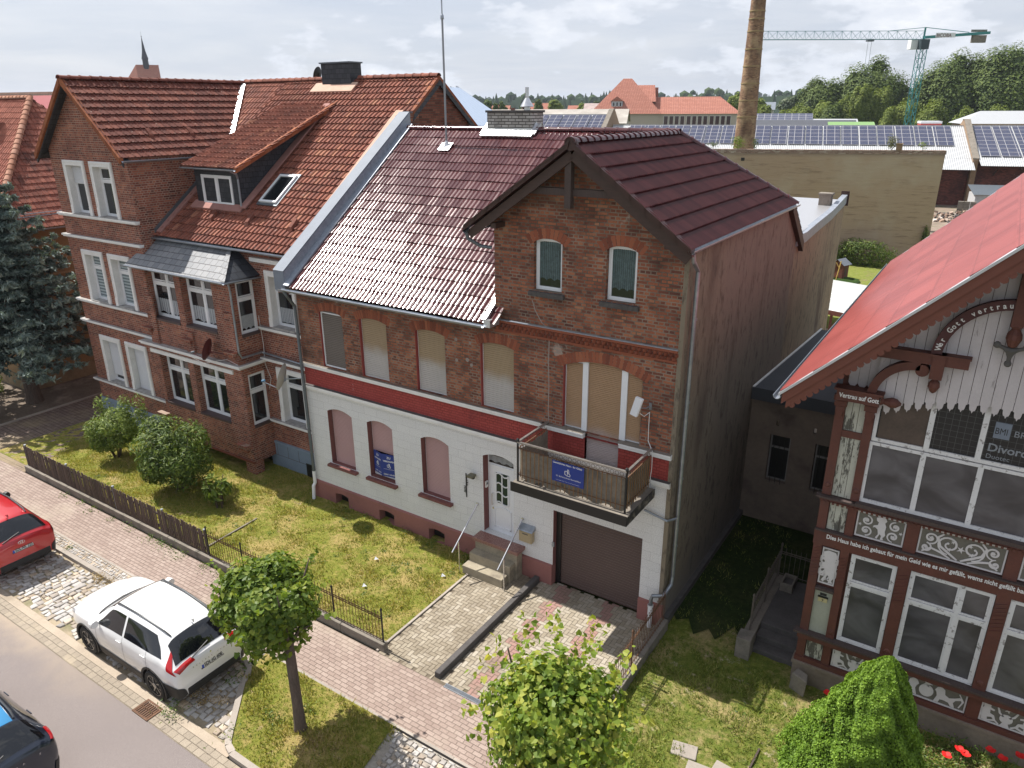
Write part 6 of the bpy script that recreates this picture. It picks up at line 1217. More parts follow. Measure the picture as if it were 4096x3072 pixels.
def panel(a, b, c, e, kind, label=None):
    g = MB(); FW.box(g, a, b, 0, 0.012, c, e); bg = g.build('carved_panel', m_panel_bg, HW)
    if label: bg['label'] = label
    g = MB(); fr = 0.028
    FW.box(g, a, a+fr, 0.012, 0.032, c, e); FW.box(g, b-fr, b, 0.012, 0.032, c, e); FW.box(g, a+fr, b-fr, 0.012, 0.032, c, c+fr); FW.box(g, a+fr, b-fr, 0.012, 0.032, e-fr, e)
    W_, H_ = b-a, e-c; m_ = (a+b)/2; zc = (c+e)/2
    if kind == 'scroll_fig':
        for s_ in (-1, 1):
            spiral(g, m_+s_*W_*0.29, c+H_*0.70, H_*0.19, 1.3, s_, 0.017, a0=math.pi/2); spiral(g, m_+s_*W_*0.28, c+H_*0.30, H_*0.20, 1.3, -s_, 0.017, a0=-math.pi/2)
            leafy(g, m_+s_*W_*0.30, c+H_*0.70, H_*0.10); leafy(g, m_+s_*W_*0.29, c+H_*0.30, H_*0.11); leafy(g, m_+s_*W_*0.42, zc, H_*0.08)
        blobfig(g, FIG_STAND, m_+0.02, c+0.04, H_*0.9)
    if kind == 'scroll':
        for s_ in (-1, 1):
            spiral(g, m_+s_*W_*0.14, c+H_*0.56, H_*0.36, 1.4, s_, 0.018, a0=-math.pi/2); spiral(g, m_+s_*W_*0.36, c+H_*0.66, H_*0.22, 1.4, -s_, 0.018, a0=-math.pi/2); spiral(g, m_+s_*W_*0.40, c+H_*0.28, H_*0.18, 1.2, s_, 0.017, a0=math.pi/2)
            ribbon(g, [(m_+s_*W_*0.02, c+0.05), (m_+s_*W_*0.12, c+H_*0.25), (m_+s_*W_*0.24, c+H_*0.45), (m_+s_*W_*0.28, c+H_*0.75), (m_+s_*W_*0.22, e-0.05)], 0.024, 0.031)
            ribbon(g, [(m_+s_*W_*0.10, c+0.04), (m_+s_*W_*0.22, c+H_*0.22), (m_+s_*W_*0.34, c+H_*0.30), (m_+s_*W_*0.44, c+H_*0.10)], 0.022, 0.031)
            leafy(g, m_+s_*W_*0.36, c+H_*0.66, H_*0.10); leafy(g, m_+s_*W_*0.40, c+H_*0.28, H_*0.09); leafy(g, m_+s_*W_*0.13, c+H_*0.40, H_*0.10); leafy(g, m_+s_*W_*0.10, c+H_*0.70, H_*0.08)
        leafy(g, m_, c+H_*0.5, H_*0.14)
    if kind == 'figs':
        for s_ in (-1, 1): blobfig(g, FIG_SIT, m_+s_*W_*0.30, c+0.035, H_*0.9, -s_)
        g.poly([FW.p(m_+H_*0.22*math.cos(t), 0.031, c+H_*0.42+H_*0.22*math.sin(t)) for t in [k*math.pi/8 for k in range(16)]]); g.poly([FW.p(m_+u, 0.0305, z) for u, z in ((-0.08,c+0.03),(0.08,c+0.03),(0.03,c+H_*0.3),(-0.03,c+H_*0.3))])
        for s_ in (-1, 1): ribbon(g, [(m_+s_*0.05, c+H_*0.5), (m_+s_*W_*0.14, c+H_*0.62), (m_+s_*W_*0.2, c+H_*0.9)], 0.02, 0.031); ribbon(g, [(m_+s_*0.1, c+0.04), (m_+s_*W_*0.2, c+0.10), (m_+s_*W_*0.4, c+0.03)], 0.022, 0.031)
        leafy(g, m_, c+H_*0.85, H_*0.14)
    if kind == 'lions':
        for s_ in (-1, 1):
            blobfig(g, FIG_LION, m_+s_*W_*0.26, c+0.04, H_*0.86, s_); ribbon(g, [(m_+s_*W_*0.42, c+H_*0.15), (m_+s_*W_*0.46, c+H_*0.5), (m_+s_*W_*0.40, c+H_*0.8)], 0.015, 0.0315)
        g.poly([FW.p(m_+H_*0.26*math.cos(t), 0.031, c+H_*0.45+H_*0.30*math.sin(t)) for t in [k*math.pi/8 for k in range(16)]]); leafy(g, m_, e-0.1, H_*0.2)
    g.build('fretwork', m_panel_fg, bg)
panel(-1.23, -0.36, 3.97, 4.53, 'scroll_fig', 'left white fretwork panel with a standing figure'); panel(-0.12, 1.29, 3.97, 4.54, 'scroll', 'wide white scrollwork panel'); panel(1.53, mir(-1.23), 3.97, 4.53, 'scroll_fig')
panel(-1.22, -0.36, 0.70, 1.20, 'figs'); panel(-0.12, 1.29, 0.70, 1.20, 'lions', 'wide low panel with two white lions'); panel(1.53, mir(-1.22), 0.70, 1.20, 'figs')
panel(-1.75, -1.43, 2.64, 3.50, 'scroll_fig', 'narrow tall fretwork panel beside the corner post')
def boards(f, a, b, c, e, m, name='boards', n_=3, d0=0.0, d1=0.02, par=HW):
    g = MB(); w_ = (b-a)/n_
    for k in range(n_): f.box(g, a+k*w_+0.004, a+(k+1)*w_-0.004, d0, d1+0.004*((k*7) % 3), c, e)
    return g.build(name, m, par)
boards(FW, -1.77, -1.41, 4.72, 6.02, m_peel, 'peeling_boards', 3); boards(FW, -1.77, -1.41, 6.16, 7.0, m_peel, 'peeling_boards', 3); boards(FW, -1.76, -1.42, 3.94, 4.56, m_peel, 'peeling_boards', 3); boards(FW, -1.77, -1.41, 1.39, 2.48, M_plain('pale_green_panel', (0.33,0.34,0.28), 0.8, amt=0.1), 'pale_panel', 1); boards(FW, -1.76, -1.42, 0.70, 1.20, m_peel, 'peeling_boards', 1)
for sgn in (1,):
    boards(FW, mir(-1.41), mir(-1.77), 4.72, 7.0, m_peel, 'peeling_boards', 3); boards(FW, mir(-1.42), mir(-1.76), 3.94, 4.56, m_peel, 'peeling_boards', 3); boards(FW, mir(-1.41), mir(-1.77), 1.39, 3.5, m_peel, 'peeling_boards', 3)
# windows
for a, b, cols in ((-1.20, -0.36, ()), (-0.12, 1.29, (0.62,)), (1.53, mir(-1.20), ())):
    window(FW, HW, a, b, 1.40, 3.53, 0.035, 0.052, cols, (0.68,), mframe=m_peelw, mglass=m_sheet, sash=True)
o = window(FW, HW, -1.26, mir(-1.26), 4.74, 6.04, 0.035, 0.065, (0.252, 0.50, 0.748), (), mframe=m_peelw, mglass=m_sheet, sash=False)
o2 = window(FW, HW, -1.24, mir(-1.24), 6.06, 7.35, 0.03, 0.065, (0.252, 0.475, 0.70), (), mframe=m_peelw, mglass=m_dark_mesh, sash=False)
g = MB(); FW.box(g, -1.15, -0.37, -0.004, 0.002, 6.12, 6.95); g.build('dusty_pane', M_plain('dusty_brown_glass', (0.07,0.05,0.04), 0.3, amt=0.4, sc=3), o2)
g = MB(); FW.box(g, -1.30, mir(-1.30), 0.0, 0.17, 4.66, 4.735); g.build('window_sill', m_wood_grey, HW)
bl = MB(); FW.box(bl, 0.64, 0.88, 0.002, 0.012, 6.58, 6.88); bl.build('label_patch', M_plain('grey_blue_patch', (0.16,0.19,0.24), 0.6), o2)
g = MB()
for txt, sz, u, z in (('BMI', 0.17, 0.65, 6.66), ): vs, fs = text_geo(txt, sz, FW.p(u, 0.014, z), (1,0,0), (0,0,1), bold=0.0, extrude=0.001, sx=0.72); g.add(vs, fs)
g.build('label_print', m_black, o2)
g = MB()
for txt, sz, u, z in (('BRAAS', 0.16, 0.93, 6.66), ('Divoroll', 0.21, 0.60, 6.32), ('Duotec', 0.12, 0.60, 6.18)): vs, fs = text_geo(txt, sz, FW.p(u, 0.006, z), (1,0,0), (0,0,1), bold=0.004 if sz > 0.2 else 0, extrude=0.001); g.add(vs, fs)
g.build('membrane_print', M_plain('grey_print', (0.22,0.24,0.27), 0.6), o2)
# gable boarding with scalloped lower edge
slope = 0.953; roofz_ = lambda x: 10.2-slope*abs(x-AX)
low = lambda x: 7.10-0.42*((x-AX)/1.85)**2*1.0
g = MB(); x = -1.32; k = 0
while x < mir(-1.32)-0.01:
    w_ = 0.165; xe = min(x+w_, mir(-1.32)); zt0, zt1 = roofz_(x)-0.25, roofz_(xe)-0.25; zb = low((x+xe)/2); c = (x+xe)/2; h_ = (xe-x)/2
    if zt0 > zb and zt1 > zb:
        pts = [(x+0.004, zt0), (x+0.004, zb+0.06), (c-h_*0.7, zb+0.05), (c-h_*0.62, zb-0.01), (c-h_*0.5, zb-0.05), (c-h_*0.2, zb-0.06), (c, zb-0.105), (c+h_*0.2, zb-0.06), (c+h_*0.5, zb-0.05), (c+h_*0.62, zb-0.01), (c+h_*0.7, zb+0.05), (xe-0.004, zb+0.06), (xe-0.004, zt1)]
        dd = 0.10+0.004*(k % 2); g.prism([FW.p(u, dd, z) for u, z in pts], (0, 0.02, 0))
    x += w_; k += 1
g.build('gable_boards', m_board, HW)
g = MB(); x = -1.80
while x < -1.34: g.prism([FW.p(u, 0.03, z) for u, z in ((x, 7.85), (x, 7.14), (x+0.04, 7.08), (x+0.08, 7.05), (x+0.12, 7.08), (x+0.16, 7.14), (x+0.16, 7.85))], (0, 0.02, 0)); x += 0.165
g.build('gable_boards', m_board, HW)
g = MB(); g.poly([FW.p(-1.9, -0.01, 6.9), FW.p(mir(-1.9), -0.01, 6.9), FW.p(mir(-1.9), -0.01, 7.6), FW.p(AX, -0.01, 10.1), FW.p(-1.9, -0.01, 7.6)]); g.build('gable_wall', m_tim, HW)
# bracket beams with inscription and arches
def arcbeam(g, cx, cz, r, t0, t1, w, d0, d1, n_=14, sx=1.0):
    for k in range(n_):
        ta, tb = t0+(t1-t0)*k/n_, t0+(t1-t0)*(k+1)/n_
        q = [(cx+sx*(r+rr)*math.cos(t), cz+(r+rr)*math.sin(t)) for rr, t in ((-w/2, ta), (w/2, ta), (w/2, tb), (-w/2, tb))]
        g.prism([FW.p(u, d1, z) for u, z in q], (0, d1-d0, 0))
g = MB()
for s_ in (0, 1):
    M_ = (lambda u: u) if s_ == 0 else mir
    def bx(a, b, d0, d1, z0, z1): a, b = sorted((M_(a), M_(b))); FW.box(g, a, b, d0, d1, z0, z1)
    bx(-1.93, -1.20, 0.10, 0.34, 6.86, 7.06); bx(-1.98, -1.14, 0.08, 0.36, 7.06, 7.10)
    g.lathe(FW.p(M_(-1.18), 0.22, 6.95), [(0.09,0), (0.05,0.05), (0.07,0.10), (0.10,0.17), (0.085,0.26), (0.02,0.34)], 10, ax=(1 if s_ == 0 else -1, 0, 0))
    bx(-1.62, 0.06, 0.10, 0.30, 7.80, 7.97); bx(-0.50, -0.30, 0.08, 0.33, 7.55, 8.0); bx(-1.66, 0.08, 0.08, 0.32, 7.97, 8.0)
    g.lathe(FW.p(M_(-0.40), 0.20, 7.56), [(0.09,0), (0.04,0.04), (0.085,0.10), (0.095,0.18), (0.05,0.27), (0.01,0.30)], 10, ax=(0,0,-1))
    arcbeam(g, M_(-0.66), 7.03, 0.70, math.pi, math.pi*0.50, 0.15, 0.12, 0.28, 12, sx=1 if s_ == 0 else -1)
    g.lathe(FW.p(M_(-0.62), 0.12, 7.66), [(0.11,0), (0.11,0.16)], 14, ax=(0,-1,0))
FW.box(g, AX-0.09, AX+0.09, 0.15, 0.33, 8.65, 9.9); g.lathe(FW.p(AX, 0.24, 8.66), [(0.10,0), (0.06,0.05), (0.11,0.14), (0.12,0.22), (0.07,0.34), (0.05,0.36)], 12, ax=(0,0,-1))
g.build('bracket_beams', m_tim, HW)
g = MB()
arcbeam(g, AX, 7.95, 1.05, math.pi, 0, 0.17, 0.14, 0.27, 30); g.build('inscription_arch', M_plain('dark_red_arch', (0.075,0.025,0.025), 0.7, amt=0.3, sc=6), HW)
g = MB(); txt = 'Wer Gott vertraut, hat wohl gebaut'; tot_ = 0.0; n_ = len(txt)
for i, ch in enumerate(txt):
    th = math.pi*0.97-(math.pi*0.94)*(i+0.2)/n_*1.0
    if ch == ' ': continue
    xd = Vector((math.sin(th), 0, -math.cos(th))); yd = Vector((math.cos(th), 0, math.sin(th)))
    vs, fs = text_geo(ch, 0.125, FW.p(AX+1.005*math.cos(th), 0.275, 7.95+1.005*math.sin(th)), xd, yd, bold=0.003, extrude=0.002, sx=0.9); g.add(vs, fs)
vs, fs = text_geo('Vertrau auf Gott', 0.125, FW.p(-1.88, 0.345, 6.93), (1,0,0), (0,0,1), bold=0.003, extrude=0.002, sx=0.80); g.add(vs, fs)
g.build('inscription', m_letter, HW)
g = MB(); c = FW.p(AX, 0.22, 8.22)
for an in (-0.5*math.pi, 0.12*math.pi, 0.88*math.pi):
    e = c+Vector((math.cos(an)*0.22, 0, math.sin(an)*0.22)); g.tube([c, c.lerp(e, 0.5), e], [0.075, 0.035, 0.03], 8); g.lathe(e+Vector((0,0.05,0)), [(0.02,0), (0.055,0.02), (0.055,0.07), (0.02,0.09)], 10, ax=(0,-1,0))
g.build('pendant', M_plain('grey_iron', (0.085,0.08,0.075), 0.7), HW)
# roof
def redroof(side):
    x0 = -2.80 if side < 0 else mir(-2.80); U_ = (0,-1,0) if side < 0 else (0,1,0); O_ = (x0, 28.0 if side < 0 else 13.45, roofz_(x0)+0.04)
    V_ = Vector((1 if side < 0 else -1, 0, slope)).normalized(); L_ = (AX-(-2.80))*math.hypot(1, slope)
    n = NT('red_metal_roof_%d' % (side+1)) if False else None
    return tiles('roof', O_, U_, V_, 14.55, L_, HW, m_redroof, 0.72, 0.11, 0.012, 0.010, prof='ripple', tile=1.1, jitter=0.001)
n = NT('red_pressed_metal'); _c = n.ramp(n.attr(), [(0, (0.25,0.062,0.056,1)), (0.5, (0.29,0.075,0.068,1)), (1, (0.34,0.09,0.08,1))]); _c = vary(n, _c, 0.10, 2, 12); _py = n.sep(n.pos); _l1 = n.math('LESS_THAN', n.math('FRACT', n.math('DIVIDE', _py[1], 1.1)), 0.03); _l2 = n.mr(n.math('ABSOLUTE', n.math('SUBTRACT', n.math('FRACT', n.math('DIVIDE', _py[1], 0.13)), 0.5)), 0.30, 0.5); _l3 = n.math('LESS_THAN', n.math('FRACT', n.math('DIVIDE', n.math('ADD', _py[0], 2.8), 0.521)), 0.035); _c = n.mix(n.math('MULTIPLY', n.math('MAXIMUM', _l1, _l3), 0.45), _c, (0.10,0.03,0.028,1)); _c = n.mix(n.math('MULTIPLY', _l2, 0.38), _c, (0.13,0.03,0.028,1)); m_redroof = n.fin(_c, 0.30, 0.0, 0.6)  # rib grooves darkened in the colour, standing in for their shading
# left slope is seen with its sheets counted up from the eaves
O_ = (-2.80, 28.0, roofz_(-2.80)+0.04)
tiles('roof', (-2.80, 28.0, roofz_(-2.80)+0.04), (0,-1,0), Vector((-1,0,-slope)).normalized()*-1, 14.5, 3.385*math.hypot(1, slope), HW, m_redroof, 0.72, 0.11, 0.012, 0.010, prof='ripple', tile=1.1, jitter=0.001) if False else None
V_ = Vector((1,0,slope)).normalized()
tiles('roof', (-2.80, 28.0, roofz_(-2.80)+0.04), (0,-1,0), V_, 14.5, 3.385*math.hypot(1, slope), HW, m_redroof, 0.72, 0.13, 0.020, 0.028, prof='ripple', tile=1.1, jitter=0.001)
tiles('roof', (mir(-2.80), 13.5, roofz_(-2.80)+0.04), (0,1,0), Vector((-1,0,slope)).normalized(), 14.5, 3.385*math.hypot(1, slope), HW, m_redroof, 0.72, 0.11, 0.012, 0.010, prof='ripple', tile=1.1, jitter=0.001)
g = MB()
for s_ in (-1, 1): g.obox((AX+s_*3.42, 13.40, roofz_(AX+3.42)+0.01), (-s_*3.42,0,3.42*slope), (0,0.13,0), (0,0,0.06)); g.obox((AX+s_*3.42, 27.95, roofz_(AX+3.42)+0.01), (-s_*3.42,0,3.42*slope), (0,0.1,0), (0,0,0.07))
g.build('verge_trim', M_plain('pale_metal_trim', (0.55,0.56,0.59), 0.35, 0.3, amt=0.05), HW)
g = MB()
for s_ in (-1, 1):
    g.obox((AX+s_*3.36, 13.44, roofz_(AX+3.36)-0.20), (-s_*3.36,0,3.36*slope), (0,0.04,0), (0,0,0.20)); g.obox((AX+s_*3.28, 13.47, roofz_(AX+3.28)-0.36), (-s_*3.28,0,3.28*slope), (0,0.03,0), (0,0,0.17))
    nsc = 34
    for k in range(nsc):
        t = (k+0.5)/nsc; c = Vector((AX+s_*3.22*(1-t), 13.475, roofz_(AX+3.22*(1-t))-0.37)); g.lathe(c, [(0.062,0), (0.062,0.02)], 8, ax=(0,1,0))
    g.poly([(AX+s_*3.3, 13.46, roofz_(AX+3.3)-0.10), (AX, 13.46, 10.1), (AX, 28, 10.1), (AX+s_*3.3, 28, roofz_(AX+3.3)-0.10)])
g.build('barge_boards', m_tim_b, HW)
g = MB(); g.half((-2.86, 13.42, roofz_(-2.80)-0.02), (-2.86, 28.0, roofz_(-2.80)-0.02), 0.075); g.half((mir(-2.86), 13.42, roofz_(-2.80)-0.02), (mir(-2.86), 28.0, roofz_(-2.80)-0.02), 0.075); g.build('gutter', m_zinc, HW); g = MB(); g.box(-2.82,-2.79,13.5,28,roofz_(-2.80)-0.12,roofz_(-2.80)+0.035); g.build('eaves_board', m_black_iron, HW)
nb = MB(); FW.box(nb, -1.68, -1.50, 0.02, 0.05, 2.20, 2.30); nb.build('number_plate', M_plain('cream_number_plate', (0.42,0.37,0.20), 0.5), HW); nb = MB(); FW.box(nb, -1.69, -1.49, 0.02, 0.055, 2.30, 2.33); FW.box(nb, -1.66, -1.53, 0.02, 0.03, 2.345, 2.40); vs, fs = text_geo('7', 0.08, FW.p(-1.61, 0.052, 2.21), (1,0,0), (0,0,1), extrude=0.001, bold=0.002); nb.add(vs, fs); nb.build('number_details', m_black_iron, HW)
# ---- annex between the houses
AN = thing('annex', 'low dark brown rendered annex with flat felt roof between the houses', 'annex', (-3.5, 21, 0)); FN = Fac((0, 20.70, 0), (1,0,0), (0,-1,0))
m_annex = M_plain('dark_brown_render', (0.19,0.15,0.12), 0.95, amt=0.2, sc=1.2, sc2=8, hue=((0.06,0.045,0.04,1), 0.6), bump=0.4)
g = MB(); wall(g, FN, -5.09, -1.7, 0, 3.85, [(-4.45,-3.85,1.45,2.95,0), (-3.17,-2.55,1.45,2.95,0), (-4.32,-4.24,3.25,3.42,0,0.1), (-3.28,-3.20,3.25,3.42,0,0.1)], 0.18); FN.box(g, -5.09, -1.7, 0, 0.04, 3.70, 3.85); FN.box(g, -5.09, -1.7, 0, 0.08, 3.85, 3.98); g.build('wall', m_annex, AN)
g = MB(); g.add([(-5.08,20.5,4.38), (-1.7,20.5,4.38), (-1.7,30,3.75), (-5.08,30,3.75)], [(0,1,2,3)]); g.obox((-5.08,20.48,4.02), (3.4,0,0), (0,0.03,0), (0,0,0.37)); g.build('roof', M_plain('dark_roofing_felt', (0.05,0.055,0.065), 0.75, amt=0.15, sc=1.5), AN)
g = MB(); g.obox((-5.07,20.5,4.39), (0.06,0,0), (0,9.5,-0.62), (0,0,0.035)); g.build('edge_strip', m_trim, AN); g = MB(); 
for x in (-4.0, -2.95): g.obox((x,20.5,4.385), (0.02,0,0), (0,9.5,-0.62), (0,0,0.008))
g.build('felt_seams', m_black_iron, AN)
for a, b in ((-4.45,-3.85), (-3.17,-2.55)):
    o = window(FN, AN, a+0.01, b-0.01, 1.47, 2.94, -0.12, 0.04, (), (0.72,), mframe=M_plain('grey_old_frame', (0.22,0.21,0.20), 0.8, amt=0.2) if a < -4 else bpy.data.materials['grey_old_frame'], mglass=m_black, sash=False)
    g = MB()
    for k in range(1, 4): g.tube([FN.p(a+(b-a)*k/4, 0.03, 1.4), FN.p(a+(b-a)*k/4, 0.03, 2.95)], 0.009, 5)
    g.build('bars', m_black_iron, o)
# ---- porch steps with low wall, railing and trough
PO = thing('porch_steps', 'dark stone porch steps and landing beside the timber house', 'steps', (-2.5, 16, 0)); g = MB(); g.box(-2.95, -1.95, 15.35, 17.5, -0.05, 0.42); g.box(-2.95, -1.95, 15.02, 15.349, -0.05, 0.28); g.box(-2.95, -1.95, 14.70, 15.019, -0.05, 0.13); g.build('steps', m_concrete_dark, PO, bevel=0.012)
g = MB(); g.box(-3.22, -2.955, 14.5, 17.6, -0.05, 0.40); g.box(-3.25, -2.92, 14.35, 14.72, -0.05, 0.55); g.build('low_wall', m_concrete, PO, bevel=0.012)
def railing(name, label, cat, pts, h, z0, m, n_, spear=0.06, posts=None, mpost=None, grp=None, gap=0.11, r=0.007, hoops=True, par=None):
    t = thing(name, label, cat, (pts[0][0], pts[0][1], z0), group=grp); rail = MB(); pk = MB(); ps = MB()
    for (xa, ya), (xb, yb) in zip(pts[:-1], pts[1:]):
        a = Vector((xa, ya, z0)); b = Vector((xb, yb, z0)); L_ = (b-a).length; k_ = max(1, int(L_/gap))
        for hh in (0.10, h*0.86, h*0.93): rail.bar(a+Vector((0,0,hh)), b+Vector((0,0,hh)), 0.014, 0.018)
        for i in range(k_+1):
            p = a.lerp(b, i/k_); pk.tube([p+Vector((0,0,0.02)), p+Vector((0,0,h+spear*0.5))], r, 5); pk.lathe(p+Vector((0,0,h+spear*0.4)), [(0.004,0), (0.014,0.02), (0.001,0.06)], 4)
            if i < k_ and hoops: q = a.lerp(b, (i+0.5)/k_)+Vector((0,0,h*0.895)); d_ = (b-a).normalized(); rail.tube([q+d_*0.035*math.cos(s)+Vector((0,0,0.03*math.sin(s))) for s in [j*math.pi/3 for j in range(7)]], 0.004, 3, caps=False)
    for (x, y) in (posts or []): ps.tube([(x, y, z0-0.05), (x, y, z0+h+0.12)], 0.022, 6); ps.lathe((x, y, z0+h+0.12), [(0.022,0), (0.035,0.03), (0.004,0.09)], 6)
    rail.build('rails', m, t); pk.build('bars', m, t)
    if posts: ps.build('posts', mpost or m, t)
    return t
m_old_iron = M_plain('old_grey_iron', (0.12,0.10,0.085), 0.85, 0.1, amt=0.35, sc=8)
railing('iron_railing', 'old grey iron railing round the dark porch landing', 'railing', [(-3.1, 14.95), (-3.1, 17.5), (-2.0, 17.5)], 0.82, 0.40, m_old_iron, 10, posts=[(-3.1, 14.95), (-3.1, 16.2), (-3.1, 17.5)])
TR = thing('stone_trough', 'small empty stone planter trough on the porch landing', 'planter', (-2.75, 17.1, 0.42)); g = MB()
for bx_ in ((-2.9,-2.6,16.85,16.89), (-2.9,-2.6,17.31,17.35), (-2.9,-2.86,16.89,17.31), (-2.64,-2.6,16.89,17.31)): g.box(bx_[0], bx_[1], bx_[2], bx_[3], 0.425, 0.66)
g.build('walls', m_concrete, TR); g = MB(); g.box(-2.86, -2.64, 16.89, 17.31, 0.425, 0.55); g.build('soil', m_concrete_dark, TR)
sb = MB(); sb.prism([(-1.93,14.0,0), (-1.58,13.85,0), (-1.62,14.12,0), (-1.85,14.22,0)], (0.02,0.05,0.40)); tag(sb.build('stone_block', m_concrete, bevel=0.02), 'leaning pale stone block against the corner of the timber house plinth', 'stone')
sl = thing('path_slabs', 'weathered stone slabs of the old garden path on the right', 'path slabs', (-3, 10.8, 0))
for k, (x, y, w_, h_, a_) in enumerate(((-3.45,10.9,0.5,0.35,0.2), (-3.05,10.55,0.55,0.4,0.1), (-2.65,10.9,0.45,0.35,-0.1), (-2.5,10.3,0.5,0.4,0.25))):
    g = MB(); c_, s_ = math.cos(a_), math.sin(a_); g.obox((x, y, -0.01), (w_*c_, w_*s_, 0), (-h_*s_, h_*c_, 0), (0,0,0.045)); g.build('slab', m_kerb, sl, bevel=0.01)
stk = MB(); stk.bar((-1.99, 11.95, 0.04), (-2.02, 11.40, 0.03), 0.035, 0.03); tag(stk.build('stick', m_wood_grey), 'dark wooden stick lying on the sandy grass left of the conical bush', 'stick')
# ================================================================ garden fences
def fence_base(label, pts, w=0.16, h=0.26):
    g = MB()
    for (xa, ya), (xb, yb) in zip(pts[:-1], pts[1:]):
        a = Vector((xa, ya, h/2-0.03)); b = Vector((xb, yb, h/2-0.03)); n_ = max(1, int((b-a).length/1.4)); d = (b-a)/n_
        for i in range(n_): g.bar(a+d*i, a+d*(i+1)-d.normalized()*0.008, w, h, tint=random.random())
    return tag(g.build('low_wall', m_concrete, bevel=0.01), label, 'low wall')
fence_base('long low concrete base wall under the front garden fences', [(-27.3, 10.03), (-10.20, 10.03)])
PF = thing('picket_fence', 'weathered dark brown picket fence along the pavement', 'fence', (-22, 10.06, 0.2))
g = MB(); x = -27.2; r_ = random.Random(3)
while x < -16.95:
    if not (-19.35 < x < -19.25): g.obox((x, 10.035+0.006*r_.random(), 0.20), (0.055,0,0.002), (0,0.018,0), (0.012*(r_.random()-.5), 0.03*(r_.random()-.5), 0.78+0.05*r_.random()), r_.random())
    x += 0.088
g.build('pickets', M_plain('dark_picket_wood', (0.085,0.058,0.045), 0.85, amt=0.3, sc=6, sc2=30, tint=0.35, stretch=(1,1,0.2)), PF)
g = MB(); g.box(-27.2, -16.95, 10.06, 10.10, 0.36, 0.42); g.box(-27.2, -16.95, 10.06, 10.10, 0.78, 0.84); g.build('rails', m_wood_grey, PF)
for x in (-27.15, -24.4, -21.6, -19.0, -16.98):
    g = MB(); g.tube([(x, 10.08, 0.0), (x, 10.08, 1.02)], 0.035, 8); g.lathe((x,10.08,1.02), [(0.04,0),(0.04,0.02)], 8); g.build('post', m_zinc, PF)
railing('iron_fence', 'rusty spiked iron fence in front of the sunlit lawn', 'fence', [(-16.85, 10.04), (-10.28, 10.04)], 0.82, 0.18, m_rust, 40, posts=[(-16.85,10.04), (-15.35,10.04), (-13.6,10.04), (-11.9,10.04), (-10.28,10.04)], mpost=m_black_iron, gap=0.105)
fence_base('low mossy concrete base wall at the right edge of the garage drive', [(-5.0, 11.4), (-5.0, 14.38)], 0.2, 0.32)
railing('iron_fence', 'very rusty spiked iron fence on the right edge of the garage drive', 'fence', [(-5.0, 11.5), (-5.0, 14.3)], 0.85, 0.26, m_rust, 20, posts=[(-5.0,12.4)], gap=0.10)
lb = MB(); lb.bar((-17.6, 10.25, 0.01), (-17.7, 12.3, 0.0), 0.05, 0.07); tag(lb.build('lawn_edging', m_concrete), 'low mossy edging strip dividing the two front lawns', 'edging')
# ================================================================ CARS
def crom(P, s):
    i = int(min(max(math.floor(s), 0), len(P)-2)); t = s-i
    p0 = P[max(i-1, 0)]; p1 = P[i]; p2 = P[i+1]; p3 = P[min(i+2, len(P)-1)]
    return 0.5*((2*p1)+(-p0+p2)*t+(2*p0-5*p1+4*p2-p3)*t*t+(-p0+3*p1-3*p2+p3)*t**3)
class CarShape:
    def __init__(s, st):
        s.x = np.array([r[0] for r in st]); s.sec = []
        for (x, ys, zs, ym, zm, yb, zb, yr, zr) in st:
            s.sec.append(np.array([[x, ys, zs], [x, ys+0.03, zs+0.14], [x, ym, zm], [x, (ym+yb)/2+0.012, (zm+zb)/2+0.03], [x, yb, zb], [x, yb+(yr-yb)*0.55, zb+(zr-zb)*0.60], [x, yr, zr], [x, yr*0.80, zr+0.045], [x, yr*0.4, zr+0.072], [x, 0.0, zr+0.08]]))
        s.sec = np.array(s.sec)
    def s_of(s, x): return float(np.interp(x, s.x, np.arange(len(s.x))))
    def p(s, x, t, side=1, off=0.0):
        q = s.raw(x, t)
        if off:
            a = s.raw(x+0.01, t)-s.raw(x-0.01, t); b = s.raw(x, min(t+0.05, 9))-s.raw(x, max(t-0.05, 0)); n_ = np.cross(b, a)
            l = np.linalg.norm(n_); n_ = n_/l if l > 1e-9 else np.array([0,0,1.0])
            c_ = np.array([2.2, 0, 0.7]); 
            if np.dot(n_, q-c_) < 0: n_ = -n_
            q = q+n_*off
        return Vector((q[0], q[1]*side, q[2]))
    def raw(s, x, t):
        return crom([crom(list(s.sec[:, k]), s.s_of(x)) for k in range(max(int(t)-1, 0), min(int(t)+3, 10))], t-max(int(t)-1, 0)) if t < 9 else crom(list(s.sec[:, 9]), s.s_of(x))
def patch(S_, fx0, fx1, t0, t1, side, off, nx=8, nt=6):
    """surface patch between section heights t0..t1 and lengthwise limits fx0(t)..fx1(t)"""
    V = []; F = []
    for j in range(nt+1):
        t = t0+(t1-t0)*j/nt; a = fx0(t) if callable(fx0) else fx0; b = fx1(t) if callable(fx1) else fx1
        for i in range(nx+1): V.append(S_.p(a+(b-a)*i/nx, t, side, off))
    for j in range(nt):
        for i in range(nx): q = j*(nx+1)+i; F.append((q, q+1, q+nx+2, q+nx+1))
    return V, F
def lerpf(t0, a, t1, b): return lambda t: a+(b-a)*(t-t0)/(t1-t0)
